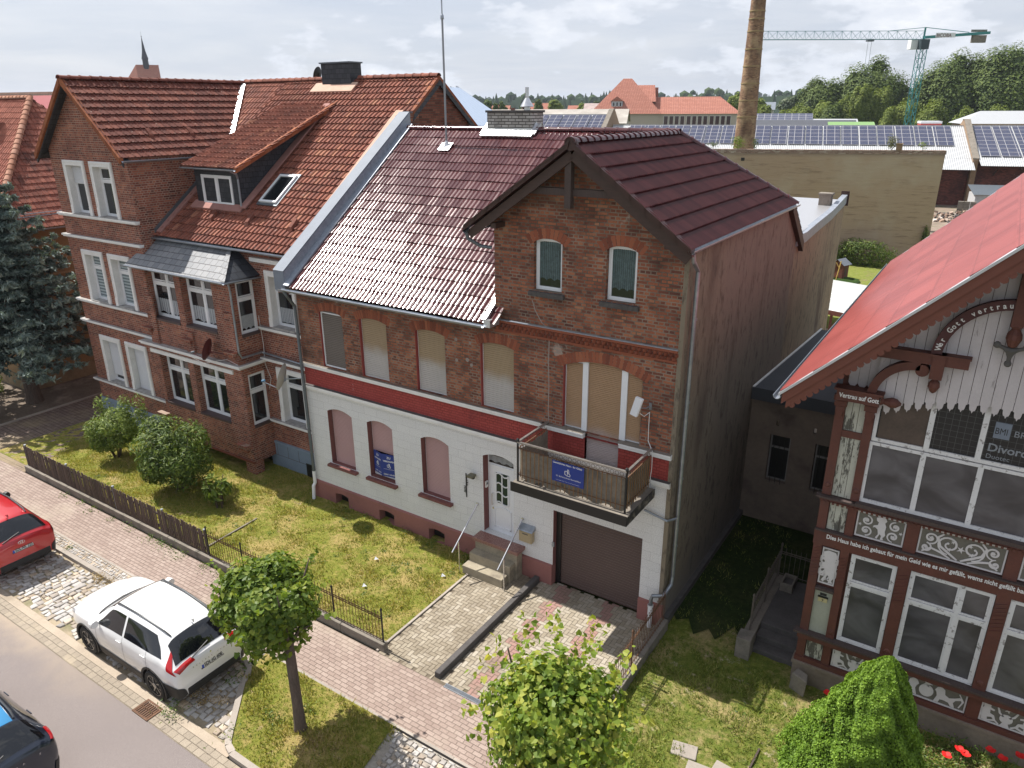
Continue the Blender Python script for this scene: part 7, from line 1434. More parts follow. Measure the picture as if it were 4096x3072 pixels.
SUV = [(0.00,.50,.36,.58,.55,.56,.70,.40,.76), (0.10,.66,.27,.74,.55,.72,.82,.52,.88), (0.40,.78,.22,.86,.60,.81,.93,.60,.99), (0.93,.83,.22,.905,.66,.86,.99,.64,1.05), (1.25,.84,.22,.90,.66,.86,1.01,.66,1.10),
       (1.60,.84,.22,.895,.68,.86,1.03,.64,1.34), (1.98,.84,.22,.895,.68,.86,1.05,.60,1.55), (2.5,.84,.22,.895,.68,.86,1.07,.60,1.60), (3.2,.84,.22,.90,.70,.86,1.10,.59,1.59), (3.70,.84,.23,.905,.72,.865,1.13,.57,1.54), (3.97,.83,.25,.90,.75,.85,1.14,.56,1.475),
       (4.18,.82,.29,.895,.76,.865,1.12,.63,1.31), (4.38,.80,.33,.875,.76,.845,1.06,.71,1.10), (4.46,.76,.36,.83,.70,.79,1.00,.66,1.06), (4.50,.66,.42,.74,.64,.70,.88,.58,.92)]
m_tyre = M_plain('tyre_rubber', (0.012,0.012,0.012), 0.8); m_rim = M_plain('alloy_rim', (0.30,0.30,0.31), 0.3, 0.85); m_clad = M_plain('black_cladding', (0.016,0.016,0.017), 0.6); m_carglass = NT('dark_car_glass').fin((0.006,0.007,0.009,1), 0.04, 0, 0.8)
m_rail = M_plain('dark_grey_rail', (0.06,0.065,0.07), 0.35, 0.3); m_redl = NT('red_lamp_glass').fin((0.38,0.008,0.01,1), 0.1, 0, 0.8); m_clear = NT('clear_lamp_glass').fin((0.35,0.36,0.38,1), 0.1, 0.3, 0.8); m_plate = M_plain('number_plate_white', (0.62,0.62,0.60), 0.4, amt=0.03); m_platebl = M_plain('plate_blue_band', (0.015,0.07,0.42), 0.4)
def car(label, loc, paint, plate, shape=SUV, roofpaint=None, rails=True, lamps='boomer', emblem=None, rearlow=None, group='cars parked along the street'):
    t = thing('car', label, 'car', loc, group=group, local=True); S_ = CarShape(shape); L_ = shape[-1][0]
    mb = MB(); xs = sorted(set(list(np.linspace(0, L_, 74))+[r[0] for r in shape])); ts = np.linspace(0, 9, 40); nT = len(ts); V = []
    for x in xs:
        for t_ in ts: V.append(S_.p(x, t_, 1))
        for t_ in ts[::-1][1:]: V.append(S_.p(x, t_, -1))
    m_ = 2*nT-1; F = [(i*m_+k, i*m_+k+1, (i+1)*m_+k+1, (i+1)*m_+k) for i in range(len(xs)-1) for k in range(m_-1)]
    F += [(i*m_, (i+1)*m_, (i+1)*m_+m_-1, i*m_+m_-1) for i in range(len(xs)-1)]; F += [tuple(range(m_)), tuple(range((len(xs)-1)*m_, len(xs)*m_))[::-1]]
    mb.add(V, F); body = mb.build('body', paint, t)
    bm = bmesh.new(); bm.from_mesh(body.data); bmesh.ops.recalc_face_normals(bm, faces=bm.faces); bm.to_mesh(body.data); bm.free()
    WX = (0.93, 3.60); Rw = 0.362; wc = 0.36
    cyl = MB()
    for x in WX: cyl.lathe((x, -1.2, wc), [(Rw+0.055, 0), (Rw+0.055, 0.62)], 36, ax=(0,1,0)); cyl.lathe((x, 0.58, wc), [(Rw+0.055, 0), (Rw+0.055, 0.62)], 36, ax=(0,1,0))
    co = cyl.build('cutter', paint, t); bm = bmesh.new(); bm.from_mesh(co.data); bmesh.ops.recalc_face_normals(bm, faces=bm.faces); bm.to_mesh(co.data); bm.free()
    md = body.modifiers.new('cut', 'BOOLEAN'); md.object = co; md.operation = 'DIFFERENCE'; md.solver = 'EXACT'
    bpy.context.view_layer.update(); me = bpy.data.meshes.new_from_object(body.evaluated_get(bpy.context.evaluated_depsgraph_get())); body.modifiers.clear(); body.data = me; bpy.data.objects.remove(co)
    me.polygons.foreach_set('use_smooth', [True]*len(me.polygons)); me.set_sharp_from_angle(angle=R(38))
    def sub(name, m, parts, parent=t, smooth=True):
        g = MB()
        for V_, F_ in parts: g.add(V_, F_)
        return g.build(name, m, parent, smooth=smooth)
    if roofpaint: sub('roof_panel', roofpaint, [patch(S_, 2.05, 3.95, 7.0, 9, s_, 0.004, 14, 5) for s_ in (1,-1)])
    # glass
    sub('windscreen', m_carglass, [patch(S_, 1.33, 1.93, 6.25, 9, s_, 0.004) for s_ in (1,-1)]); g = MB()
    rg = sub('rear_window', m_carglass, [patch(S_, 3.98, lerpf(5.5, 4.33, 9, 4.375), 5.5, 9, s_, 0.006, 10, 6) for s_ in (1,-1)]); sub('cowl', m_clad, [patch(S_, lerpf(6.0, 1.22, 9, 1.10), 1.36, 6.0, 9, s_, 0.006, 4, 6) for s_ in (1,-1)])
    for s_ in (1, -1):
        sub('front_side_window', m_carglass, [patch(S_, lerpf(4.25, 1.42, 5.75, 1.93), lerpf(4.25, 2.50, 5.75, 2.50), 4.25, 5.75, s_, 0.004)])
        sub('rear_side_window', m_carglass, [patch(S_, lerpf(4.25, 2.58, 5.75, 2.58), lerpf(4.25, 3.98, 5.75, 3.60), 4.25, 5.75, s_, 0.004)])
        sub('door_seams', m_clad, [patch(S_, a, a+0.008, 1.2, 4.2, s_, 0.002, 1, 10) for a in (1.42, 2.52, 3.42)])
        sub('sill_cladding', m_clad, [patch(S_, 0.05, 0.50, 0, 1.3, s_, 0.012), patch(S_, 1.36, 3.17, 0, 1.35, s_, 0.012, 12), patch(S_, 4.03, L_-0.02, 0, 1.35, s_, 0.012)])
        for x in (2.42, 3.34):
            g = MB(); a = S_.p(x-0.09, 3.6, s_, 0.02); b = S_.p(x+0.09, 3.6, s_, 0.02); g.bar(a, b, 0.02, 0.03); g.build('door_handle', paint, t, bevel=0.005)
        g = MB(); c = S_.p(1.55, 4.4, s_, 0.02); cc = c+Vector((0.0, s_*0.12, 0.04)); g.lathe(cc-Vector((0.10,0,0)), [(0.03,0), (0.085,0.03), (0.10,0.10), (0.09,0.17)], 10, ax=(1,0,0)); g.tube([c, cc], 0.025, 6); g.build('mirror', paint if lamps != 'kona' else m_clad, t, smooth='auto')
        # headlight, tail lamp
        sub('headlight', m_clear, [patch(S_, 0.13, 0.42, 3.6, 4.3, s_, 0.004)])
        if lamps == 'boomer': sub('tail_light', m_redl, [patch(S_, lerpf(3.5, 4.22, 5.6, 4.10), lerpf(3.5, 4.45, 5.6, 4.19), 3.5, 5.6, s_, 0.010, 5, 10), patch(S_, 4.385, 4.47, 4.2, 7.6, s_, 0.010, 3, 6)])
        elif lamps == 'kona': sub('tail_light', m_clad, [patch(S_, 4.05, 4.42, 2.5, 3.7, s_, 0.010, 8, 5)]); sub('indicator', M_plain('orange_lamp', (0.6,0.14,0.01), 0.2), [patch(S_, 4.18, 4.26, 3.0, 3.6, s_, 0.014, 3, 3)]); sub('light_bar', m_redl, [patch(S_, 4.10, 4.36, 3.9, 4.3, s_, 0.008, 6, 3)])
        else: sub('tail_light', m_redl, [patch(S_, lerpf(3.9, 4.10, 4.6, 4.18), 4.42, 3.9, 4.6, s_, 0.010, 8, 4)])
        if rails: g = MB(); g.tube([S_.p(2.0, 6.7, s_, 0.01), S_.p(2.1, 6.7, s_, 0.05), S_.p(2.9, 6.7, s_, 0.055), S_.p(3.75, 6.7, s_, 0.05), S_.p(3.9, 6.7, s_, 0.01)], 0.019, 8); g.build('roof_rail', m_rail, t, smooth='auto')
    for x in WX:
        for s_ in (1, -1):
            cyw = s_*0.79; g = MB(); g.lathe((x, cyw-s_*0.11, wc), [(Rw*0.62,0), (Rw-0.02,0), (Rw,0.03), (Rw,0.19), (Rw-0.025,0.225), (Rw*0.70,0.225), (Rw*0.66,0.20)], 32, ax=(0,s_,0)); wh = g.build('wheel', m_tyre, t, smooth='auto')
            g = MB(); c = Vector((x, cyw+s_*0.095, wc)); g.lathe(c, [(0.07,0), (0.07,0.01), (0.02,0.015)], 10, ax=(0,s_,0))
            for k in range(5):
                an = 2*math.pi*k/5+0.3+x; d = Vector((math.cos(an),0,math.sin(an))); p_ = Vector((-math.sin(an),0,math.cos(an)))
                for q in (-0.22, 0.22): g.prism([c+d*0.04+p_*0.03*(-1 if q < 0 else 1), c+d*(Rw*0.68)+p_*Rw*q*1.0, c+d*(Rw*0.68)+p_*Rw*(q*1.0+0.085), c+d*0.05+p_*0.05*(-1 if q < 0 else 1)], (0, -s_*0.02, 0))
            g.lathe((x, cyw+s_*0.065, wc), [(Rw*0.66,0), (Rw*0.70,0), (Rw*0.70,0.045), (Rw*0.655,0.045)], 32, ax=(0,s_,0), caps=False); g.build('rim', m_rim, wh); g = MB(); g.lathe((x, cyw-s_*0.02, wc), [(Rw*0.67,0), (Rw*0.67,0.05)], 24, ax=(0,s_,0)); g.build('brake', m_clad, wh)
            g = MB()   # arch trim
            for k in range(20):
                ta, tb = math.pi*(-0.10+1.20*k/20), math.pi*(-0.10+1.20*(k+1)/20); q = []
                for rr, tt in ((Rw+0.05, ta), (Rw+0.105, ta), (Rw+0.105, tb), (Rw+0.05, tb)): q.append(Vector((x+rr*math.cos(tt), s_*(0.912 if rr > 0.42 else 0.905), wc+rr*math.sin(tt))))
                if min(v.z for v in q) > 0.16: g.prism(q, (0, -s_*0.10, 0))
            g.build('wheel_arch', m_clad, t)
    g = MB(); g.box(0.3, 4.1, -0.7, 0.7, 0.20, 0.30); g.build('underbody', m_clad, t)
    # rear fittings
    g = MB(); g.bar(Vector((4.43, -0.42, 1.155)), Vector((4.34, 0.06, 1.25)), 0.02, 0.02); g.build('wiper', m_clad, t)
    g = MB(); g.prism([(3.86,0,1.655), (4.02,0,1.63), (4.0,0,1.71)], (0,0.03,0)); g.build('aerial', paint, t)
    zp = 0.86; xp = 4.515; tilt = Vector((-0.22,0,1)).normalized()
    g = MB(); g.obox((xp-0.02, -0.28, zp-0.08), (0,0.56,0), tilt*0.15, (0.012,0,0.001)); pl_ = g.build('number_plate', m_black, t)
    g = MB(); g.obox((xp-0.012, -0.262, zp-0.062), (0,0.524,0), tilt*0.115, (0.012,0,0.001)); g.build('plate', m_plate, pl_)
    g = MB(); g.obox((xp-0.011, -0.262, zp-0.061), (0,0.045,0), tilt*0.113, (0.0125,0,0.001)); g.build('country_band', m_platebl, pl_)
    g = MB(); vs, fs = text_geo(plate, 0.115, Vector((xp+0.003, -0.205, zp-0.045)), (0,1,0), tilt, bold=0.002, extrude=0.001, sx=1.0); wd = max(v.y for v in vs)-min(v.y for v in vs); k_ = 0.445/wd; vs = [Vector((v.x, -0.205+(v.y+0.205)*k_, v.z)) for v in vs]; g.add(vs, fs); g.build('plate_text', m_black, pl_)
    if rearlow is not None: sub('rear_bumper', rearlow, [patch(S_, 4.0, L_-0.004, 0.0, 1.7, s_, 0.012, 8, 6) for s_ in (1,-1)]); g = MB(); g.box(L_-0.09, L_+0.015, -0.66, 0.66, 0.36, 0.56); g.build('bumper_centre', rearlow, t, bevel=0.02)
    g = MB(); cE = Vector((4.475, 0.0, 1.02))
    if emblem == 'diamonds':
        for an in (90, 210, 330):
            d = Vector((0, math.cos(R(an)), math.sin(R(an)))); p_ = Vector((0, -d.z, d.y)); g.prism([cE+d*0.004, cE+d*0.04+p_*0.022, cE+d*0.075, cE+d*0.04-p_*0.022], (0.012,0,0))
        for i, ch in enumerate('ECLIPSE CROSS'):
            if ch != ' ': vs, fs = text_geo(ch, 0.045, Vector((4.51, -0.46+i*0.075, 0.955)), (0,1,0), tilt, extrude=0.002); g.add(vs, fs)
    if emblem == 'oval':
        n_ = 20; R0 = [Vector((0.02, 0.085*math.cos(2*math.pi*k/n_), 0.045*math.sin(2*math.pi*k/n_))) for k in range(n_+1)]
        g.tube([cE+v for v in R0], 0.007, 6, caps=False); g.bar(cE+Vector((0.02,-0.04,-0.03)), cE+Vector((0.02,-0.02,0.035)), 0.012, 0.012, (1,0,0)); g.bar(cE+Vector((0.02,0.02,-0.035)), cE+Vector((0.02,0.04,0.03)), 0.012, 0.012, (1,0,0)); g.bar(cE+Vector((0.02,-0.03,0.0)), cE+Vector((0.02,0.03,0.0)), 0.01, 0.01, (1,0,0))
    if emblem == 'letters':
        for i, ch in enumerate('SKODA'): vs, fs = text_geo(ch, 0.055, Vector((4.52, -0.24+i*0.12, 0.96)), (0,1,0), tilt, extrude=0.002); g.add(vs, fs)
        vs, fs = text_geo('iV', 0.055, Vector((4.50, 0.52, 0.93)), (0,1,0), tilt, extrude=0.002); g.add(vs, fs)
    if g.v: g.build('emblem', m_steel, t)
    return t
def paint(name, col, metal=0.0, rough=0.28): n = NT(name); return n.fin(col, rough, metal, 0.5, **{'Coat Weight': 1.0, 'Coat Roughness': 0.06})
car('white SUV with dark roof rails and tinted glass parked on the cobbles', (-17.08, 7.13, -0.075), paint('white_car_paint', (0.74,0.74,0.73,1)), 'SDL·JG 60E', emblem='diamonds', rearlow=m_clad)
car('bright red SUV with black lower bumper parked ahead, half out of frame', (-25.28, 7.03, -0.075), paint('red_car_paint', (0.42,0.008,0.014,1), 0.15), 'SDL·AK 223', lamps='kona', emblem='oval', rearlow=m_clad)
car('dark blue SUV with shiny blue roof on the asphalt road, cut off by the frame', (-17.50, 3.22, -0.08), paint('dark_blue_car_paint', (0.010,0.016,0.032,1), 0.3), 'SDL·AB 213', lamps='bar', emblem='letters', roofpaint=paint('blue_roof_paint', (0.02,0.20,0.42,1), 0.35), group='cars parked along the street')
# ================================================================ BACKGROUND
m_corr = M_plain('white_corrugated_sheet', (0.44,0.45,0.46), 0.4, 0.2, amt=0.06)
n = NT('solar_cells'); _tc = n.n('ShaderNodeTexCoord'); _s = n.sep(_tc.outputs['Object'])
def _lines(v, per, w, off=0.0): f = n.math('FRACT', n.math('DIVIDE', n.math('ADD', v, 1000.0+off), per)); return n.math('LESS_THAN', f, w/per)
_thin = n.math('MAXIMUM', _lines(_s[0], 1.04, 0.05), _lines(_s[1], 1.0, 0.05)); _c = n.mix(n.mr(n.noise(3.0, 2, 0.5), 0.35, 0.65), (0.028,0.035,0.075,1), (0.045,0.045,0.075,1)); _c = n.mix(_thin, _c, (0.38,0.37,0.37,1)); m_solar = n.fin(_c, 0.22, 0, 0.7)
RW_ = math.atan2(0.243, 0.970)
def W2(u, v): return (u*0.970-v*0.243, u*0.243+v*0.970)
m_bk_brick = M_brick('dark_warehouse_brick', [(0, (0.06,0.022,0.02,1)), (0.5, (0.15,0.045,0.035,1)), (1, (0.21,0.07,0.05,1))], (0.09,0.06,0.05,1), stain=[((0.035,0.025,0.025,1), 0.45, 0.65, 0.7, 0.3, None), ((0.42,0.38,0.36,1), 0.66, 0.72, 0.5, 1.5, None)], bw=0.3, rh=0.1)
def warehouse(label, u0, u1, zr, ze, v0, panels, zwall=4.6, skirt=True):
    cx, cy = W2((u0+u1)/2, 109.3); t = thing('warehouse', label, 'warehouse', (cx, cy, 0), RW_, local=True); uc, vc = (u0+u1)/2, 109.3
    a, b = u0-uc, u1-uc; vr = 117.8-vc; ve = v0-vc; k_ = (zr-ze)/(vr-ve)
    g = MB(); g.box(a, b, 0, 16, 0, ze+0.4); g.poly([(b,0,ze), (b,16,ze), (b,vr,zr-0.1)]); g.poly([(a,0,ze), (a,16,ze), (a,vr,zr-0.1)]); g.build('brick_wall', m_bk_brick, t)
    Vs = Vector((0,1,k_)).normalized(); L_ = math.hypot(vr-ve, (vr-ve)*k_)
    tiles('roof', (a, ve, ze), (1,0,0), Vs, b-a, L_, t, m_corr, 3.0, 0.24, 0.05, 0.02, prof='ripple', tile=1.0, jitter=0.0)
    g = MB(); g.poly([(a,vr,zr), (b,vr,zr), (b,vr+9,zr-4), (a,vr+9,zr-4)]); g.box(a,b,vr-0.12,vr+0.12,zr,zr+0.10); g.build('rear_roof', m_corr, t)
    nV_ = Vector((0,-k_,1)).normalized()
    for (pu, w_, p0, p1) in panels:
        g = MB(); o = Vector((pu-uc, ve+p0, ze+k_*p0))+nV_*0.14; g.obox(o, (w_,0,0), Vector((0,p1-p0,k_*(p1-p0))), nV_*0.04); g.build('solar_array', m_solar, t)
    g = MB()
    for i in range(int((b-a)/5)): x = a+2+i*5; g.bar((x,0,ze-1.2), (x,ve+0.3,ze-0.15), 0.12, 0.12)
    g.build('eaves_brackets', m_wood_dark, t); return t, uc, vc
wt_, uc_, vc_ = warehouse('long warehouse with white corrugated roof and rows of solar panels behind the tall brown wall', -24.4, 23.0, 9.38, 4.5, 106.8, [(-21.6+i*2.27, 2.09, 5.6, 10.7) for i in range(19)])
g = MB(); g.box(-5.0, 1.0, -0.02, 0.0, 2.5, 3.4); g.box(20.5-uc_+20, 21.5-uc_+20, -0.05, 0.0, 2.4, 3.6); g.build('window', m_black, wt_)
warehouse('right hand warehouse roof with larger solar arrays beyond the stepped brick parapet', 23.7, 44, 9.38, 5.0, 107.1, [(24.0+i*2.27, 2.09, 2.2, 10.4) for i in range(8)])
warehouse('left hand solar roof between the grey chimney and the stone capped brick gable', -38, -25.3, 10.9, 6.0, 107.0, [(-36.6+i*2.27, 2.09, 5.0, 10.4) for i in range(5)])
def parapet(label, u, zr, z0=4.6, v0=108.6):
    cx, cy = W2(u, v0); t = thing('parapet_wall', label, 'wall', (cx, cy, 0), RW_, local=True); g = MB(); L_ = 117.8-v0
    g.prism([(-0.3,0,0), (-0.3,0,z0+1.1), (-0.3,L_,zr+0.75), (-0.3,L_+1.2,zr+0.75), (-0.3,L_+8,zr-3), (-0.3,L_+8,0)], (0.6,0,0)); g.build('brick', M_plain('ochre_brick_parapet', (0.26,0.175,0.11), 0.9, amt=0.3, sc=3, bump=0.5) if u > 0 else bpy.data.materials['ochre_brick_parapet'], t)
    g = MB(); g.obox((-0.36,0,z0+1.1), (0.72,0,0), (0,L_,zr-z0-0.35), (0,0,0.12)); g.box(-0.36,0.36,L_,L_+1.2,zr+0.76,zr+0.88); g.build('coping', m_concrete, t)
parapet('stepped ochre brick parapet between the two solar roofs on the right', 23.35, 9.4); parapet('red brick gable parapet with stone coping left of the factory chimney', -24.8, 10.9, 6.0)
# tall plastered wall
n = NT('brown_wall_plaster'); _f = n.noise(2.2, 7, 0.75, stretch=(0.25,0.25,2.2)); _c = n.mix(n.mr(_f, 0.50, 0.68), (0.37,0.275,0.195,1), (0.23,0.165,0.115,1)); _c = n.mix(n.mr(n.noise(0.25, 4, 0.6), 0.45, 0.7), _c, (0.40,0.325,0.245,1)); _c = n.mix(n.math('MULTIPLY', n.mr(n.sep(n.pos)[2], 8.1, 8.5), 0.6), _c, (0.22,0.17,0.15,1)); n.bump(_f, 0.8, 0.05); m_bigwall = n.fin(_c, 0.95, 0, 0.2)
BW_ = thing('tall_wall', 'tall windowless brown plastered wall standing across the back yard', 'wall', (-14, 64.2, 0)); d_ = Vector((0.940,0.342,0)); n_ = Vector((-0.342,0.940,0)); e_ = Vector((-4.38, 67.73, 0))
g = MB(); g.obox(e_-d_*26, d_*26, n_*0.6, (0,0,8.45)); g.build('plaster_wall', m_bigwall, BW_); g = MB(); g.obox(e_-d_*26+Vector((0,0,8.451))-n_*0.03, d_*26.04, n_*0.66, (0,0,0.30)); g.build('brick_coping', M_brick('old_coping_brick', [(0,(0.16,0.09,0.07,1)), (0.6,(0.27,0.17,0.13,1)), (1,(0.42,0.37,0.32,1))], (0.3,0.27,0.24,1), bw=0.25, rh=0.09), BW_)
g = MB(); q = e_-d_*15.1-n_*0.01+Vector((0,0,7.85)); g.obox(q, d_*0.28, -n_*0.01, (0,0,0.25)); g.build('square_opening', m_black, BW_)
# factory chimney
m_chim = M_brick('factory_chimney_brick', [(0, (0.11,0.055,0.035,1)), (0.4, (0.21,0.11,0.065,1)), (0.8, (0.30,0.175,0.10,1)), (1, (0.40,0.27,0.16,1))], (0.24,0.18,0.13,1), bw=0.3, rh=0.11, ms=0.015, stain=[((0.40,0.30,0.18,1), 0.48, 0.62, 0.5, 0.8, None), ((0.07,0.04,0.03,1), 0.55, 0.68, 0.55, 0.5, (1,1,0.4))])
FC = thing('factory_chimney', 'tall round tapering brick factory chimney with iron bands', 'chimney', (-25.45, 86.3, 0)); rz = lambda z: 1.075-0.0245*(z-9.4)
g = MB(); g.lathe((-25.45, 86.3, 0), [(rz(z), z) for z in (0, 5, 10, 15, 20, 25, 30, 34)], 40); g.build('shaft', m_chim, FC, smooth='auto'); 
for z in (10.87, 12.57, 14.28, 15.99, 17.68, 19.4, 20.6, 21.35, 23.0, 25.0): g = MB(); g.lathe((-25.45, 86.3, z), [(rz(z)+0.0,0), (rz(z)+0.045,0), (rz(z)+0.045,0.12), (rz(z),0.12)], 40); g.build('iron_band', M_plain('ochre_iron_band', (0.30,0.22,0.11), 0.7) if 'ochre_iron_band' not in bpy.data.materials else bpy.data.materials['ochre_iron_band'], FC, smooth='auto')
# tower crane
m_teal = M_plain('teal_crane_paint', (0.03,0.22,0.22), 0.5, amt=0.1); m_lat = M_plain('pale_teal_lattice', (0.16,0.30,0.33), 0.5, amt=0.1)
CR = thing('tower_crane', 'teal tower crane with long lattice jib above the trees', 'crane', (-21.4, 198.9, 0)); jd = Vector((-29.0,-20.6,0)).normalized(); js = Vector((-jd.y, jd.x, 0))
def lattice(g, p0, p1, w, h, seg, r, up=Vector((0,0,1)), side=None, tri=False):
    p0 = Vector(p0); p1 = Vector(p1); d = (p1-p0); n_ = max(1, int(d.length/seg)); sd_ = side or d.cross(up).normalized(); C_ = [(-w/2,0), (w/2,0), (0,h)] if tri else [(-w/2,0), (w/2,0), (w/2,h), (-w/2,h)]
    cs = [sd_*a+up*b for a, b in C_]
    for c in cs: g.bar(p0+c, p1+c, r*2, r*2)
    for i in range(n_):
        a = p0+d*i/n_; b = p0+d*(i+1)/n_
        for j in range(len(cs)):
            c, e = cs[j], cs[(j+1) % len(cs)]; g.bar(a+c, b+e, r*1.1, r*1.1) if i % 2 == 0 or tri else g.bar(a+e, b+c, r*1.1, r*1.1)
            g.bar(a+c, a+e, r, r)
mb_ = Vector((-21.4, 198.9, 0)); g = MB(); lattice(g, mb_-jd*0.75, mb_-jd*0.75+Vector((0,0,23.6)), 1.5, 1.5, 1.7, 0.07, up=jd, side=js); g.build('mast', m_teal, CR)
g = MB(); lattice(g, mb_+Vector((0,0,25.6)), mb_+jd*37+Vector((0,0,25.6)), 1.2, 1.7, 2.0, 0.045, tri=True); g.build('jib', m_lat, CR)
g = MB(); g.bar(mb_+Vector((0,0,26.0)), mb_-jd*14.5+Vector((0,0,26.9)), 1.1, 0.55); g.bar(mb_+Vector((0,0,25.5)), mb_+Vector((0,0,28.0)), 0.35, 0.35, (0,1,0)); g.bar(mb_+Vector((0,0,28.0)), mb_-jd*10+Vector((0,0,27.0)), 0.12, 0.12); g.bar(mb_+Vector((0,0,28.0)), mb_+jd*8+Vector((0,0,27.3)), 0.1, 0.1); g.build('counter_jib', m_teal, CR)
g = MB(); g.obox(mb_-jd*13.9-js*0.4+Vector((0,0,24.9)), jd*3.0, js*0.8, (0,0,1.5)); g.obox(mb_-jd*14.3-js*0.55+Vector((0,0,27.1)), jd*3.6, js*0.1, (0,0,0.5)); g.build('counterweight', m_concrete, CR)
g = MB(); g.obox(mb_+jd*0.4-js*2.1+Vector((0,0,23.7)), jd*1.9, js*1.5, (0,0,2.0)); g.build('operator_cab', m_white, CR); g = MB(); g.obox(mb_+jd*1.4-js*2.13+Vector((0,0,23.9)), jd*0.8, js*0.02, (0,0,1.5)); g.build('cab_window', m_glass, CR)
g = MB(); g.obox(mb_-jd*1.0-js*0.9+Vector((0,0,23.6)), jd*1.8, js*1.8, (0,0,2.0)); g.build('slewing_unit', M_plain('dark_machinery', (0.03,0.05,0.06), 0.6), CR)
g = MB(); tp = mb_+jd*12+Vector((0,0,25.2)); g.obox(tp-jd*0.7-js*0.5, jd*1.4, js*1.0, (0,0,0.5)); g.bar(tp-jd*0.4, tp-jd*0.5-Vector((0,0,7)), 0.05, 0.05, (0,1,0)); g.bar(tp+jd*0.4, tp+jd*0.3-Vector((0,0,7)), 0.05, 0.05, (0,1,0)); g.build('trolley', m_zinc_dark, CR)
g = MB(); xd = -jd; ft = mb_-jd*2.4-js*0.0+Vector((0,0,26.05)); cz = -js if (-js).y < 0 else js
vs, fs = text_geo('BICOBA', 0.95, ft+cz*0.58, xd, (0,0,1), extrude=0.01, bold=0.01); g.add(vs, fs); g.build('crane_lettering', M_plain('red_grey_lettering', (0.12,0.03,0.03), 0.6), CR); g = MB(); g.obox(ft+cz*0.555-xd*0.15-Vector((0,0,0.12)), xd*4.4, cz*0.01, (0,0,0.95)); g.build('sign_board', m_white, CR)
g = MB(); vs, fs = text_geo('SILOCO', 0.5, mb_-jd*0.0-js*2.16+jd*0.9+Vector((0,0,23.75)), (0,0,1), jd*1.0, extrude=0.01, bold=0.012); g.add(vs, fs); g.build('cab_lettering', M_plain('red_lettering', (0.45,0.02,0.03), 0.6), CR)
# buildings
def bld(label, name, cat, loc, rot, w, d, zw, zr, mw, mr_, hip=0.0, wins=(), ov=0.4, mwin=None, grp=None, chim=None, roofname='roof', nd=True):
    """u along the front 0..w, v depth 0..d"""
    t = thing(name, label, cat, loc, R(rot), group=grp, local=True); g = MB(); g.box(0, w, 0, d, 0, zw)
    if hip == 0: g.poly([(0,0,zw), (0,d,zw), (0,d/2,zr-0.1)]); g.poly([(w,0,zw), (w,d,zw), (w,d/2,zr-0.1)])
    g.build('wall', mw, t); g = MB(); a, b, c, e = -ov, w+ov, -ov, d+ov
    A, B, C, D_ = (a,c,zw-0.05), (b,c,zw-0.05), (b,e,zw-0.05), (a,e,zw-0.05); h = hip if hip else 0.0; Rl, Rr = (a+h if h else a, d/2, zr), (b-h if h else b, d/2, zr)
    g.poly([A,B,Rr,Rl]); g.poly([C,D_,Rl,Rr])
    if h: g.poly([B,C,Rr]); g.poly([D_,A,Rl])
    rf = g.build(roofname, mr_, t)
    if mwin is not None or wins:
        for (u0, u1, z0, z1) in wins:
            g = MB(); g.box(u0-0.08, u1+0.08, -0.05, 0.0, z0-0.08, z1+0.08); wo = g.build('window', m_trim, t); g = MB(); g.box(u0, u1, -0.07, -0.051, z0, z1); g.build('pane', mwin or m_glass, wo)
    if chim:
        for (u, v, s_, z) in chim: g = MB(); g.box(u, u+s_, v, v+s_, zr-1.5, z); g.build('chimney', m_bk_brick, t)
    return t
m_beige = M_plain('beige_render', (0.42,0.37,0.31), 0.9, amt=0.06, sc=0.3); m_orange_roof = M_brick('far_orange_tiles', [(0,(0.40,0.165,0.115,1)), (1,(0.50,0.225,0.165,1))], (0.26,0.10,0.075,1), bw=0.4, rh=0.32, ms=0.05, bumps=0.2)
SC = (-92.0, 177.6, 0); swin = [(1.4+g_*5.6+k*1.35, 2.35+g_*5.6+k*1.35, 7.7, 9.75) for g_ in range(6) for k in range(4 if g_ > 2 else 3)]
bld('long beige school building with orange hipped roof and rows of windows', 'school_building', 'building', SC, 22.7, 36.5, 11, 10.35, 14.3, m_beige, m_orange_roof, hip=5.0, wins=swin, mwin=M_plain('reddish_dark_window', (0.06,0.03,0.028), 0.2))
SH = bld('tall steep hip roofed block with small dormer, left end of the school', 'school_block', 'building', (-92.0-0.35*0, 177.6-0.0, 0), 22.7, 17.0, 14.0, 10.38, 18.8, m_beige, m_orange_roof, hip=8.0, wins=(), ov=0.6)
SH.location = (SC[0]+0.386*0.3, SC[1]-0.922*0.3, 0)
g = MB(); g.box(4.9, 7.7, 1.0, 4.0, 11.9, 13.4); g.build('dormer', m_zinc, SH); g = MB(); g.prism([(4.6,0.8,13.3), (8.0,0.8,13.3), (6.3,0.8,14.5)], (0,4,0)); g.build('dormer_roof', m_orange_roof, SH)
for k in range(3): g = MB(); g.box(5.15+k*0.85, 5.80+k*0.85, 0.93, 0.99, 12.1, 13.2); g.build('dormer_window', m_white, SH); g = MB(); g.box(5.25+k*0.85, 5.70+k*0.85, 0.90, 0.929, 12.2, 13.1); g.build('pane', m_glass, SH)
g = MB(); g.poly([(9.0,7,17.2), (15.5,7,17.2), (16.0,2.0,13.2), (11,2.0,13.2)]); g.poly([(9.0,7,17.2), (15.5,7,17.2), (15.5,12,13), (9,12,13)]); g.poly([(15.5,7,17.2), (16,2,13.2), (16,12,13)]); g.box(15.0,16.4,6.4,7.8,13,16.6); g.build('upper_roof', m_orange_roof, SH)
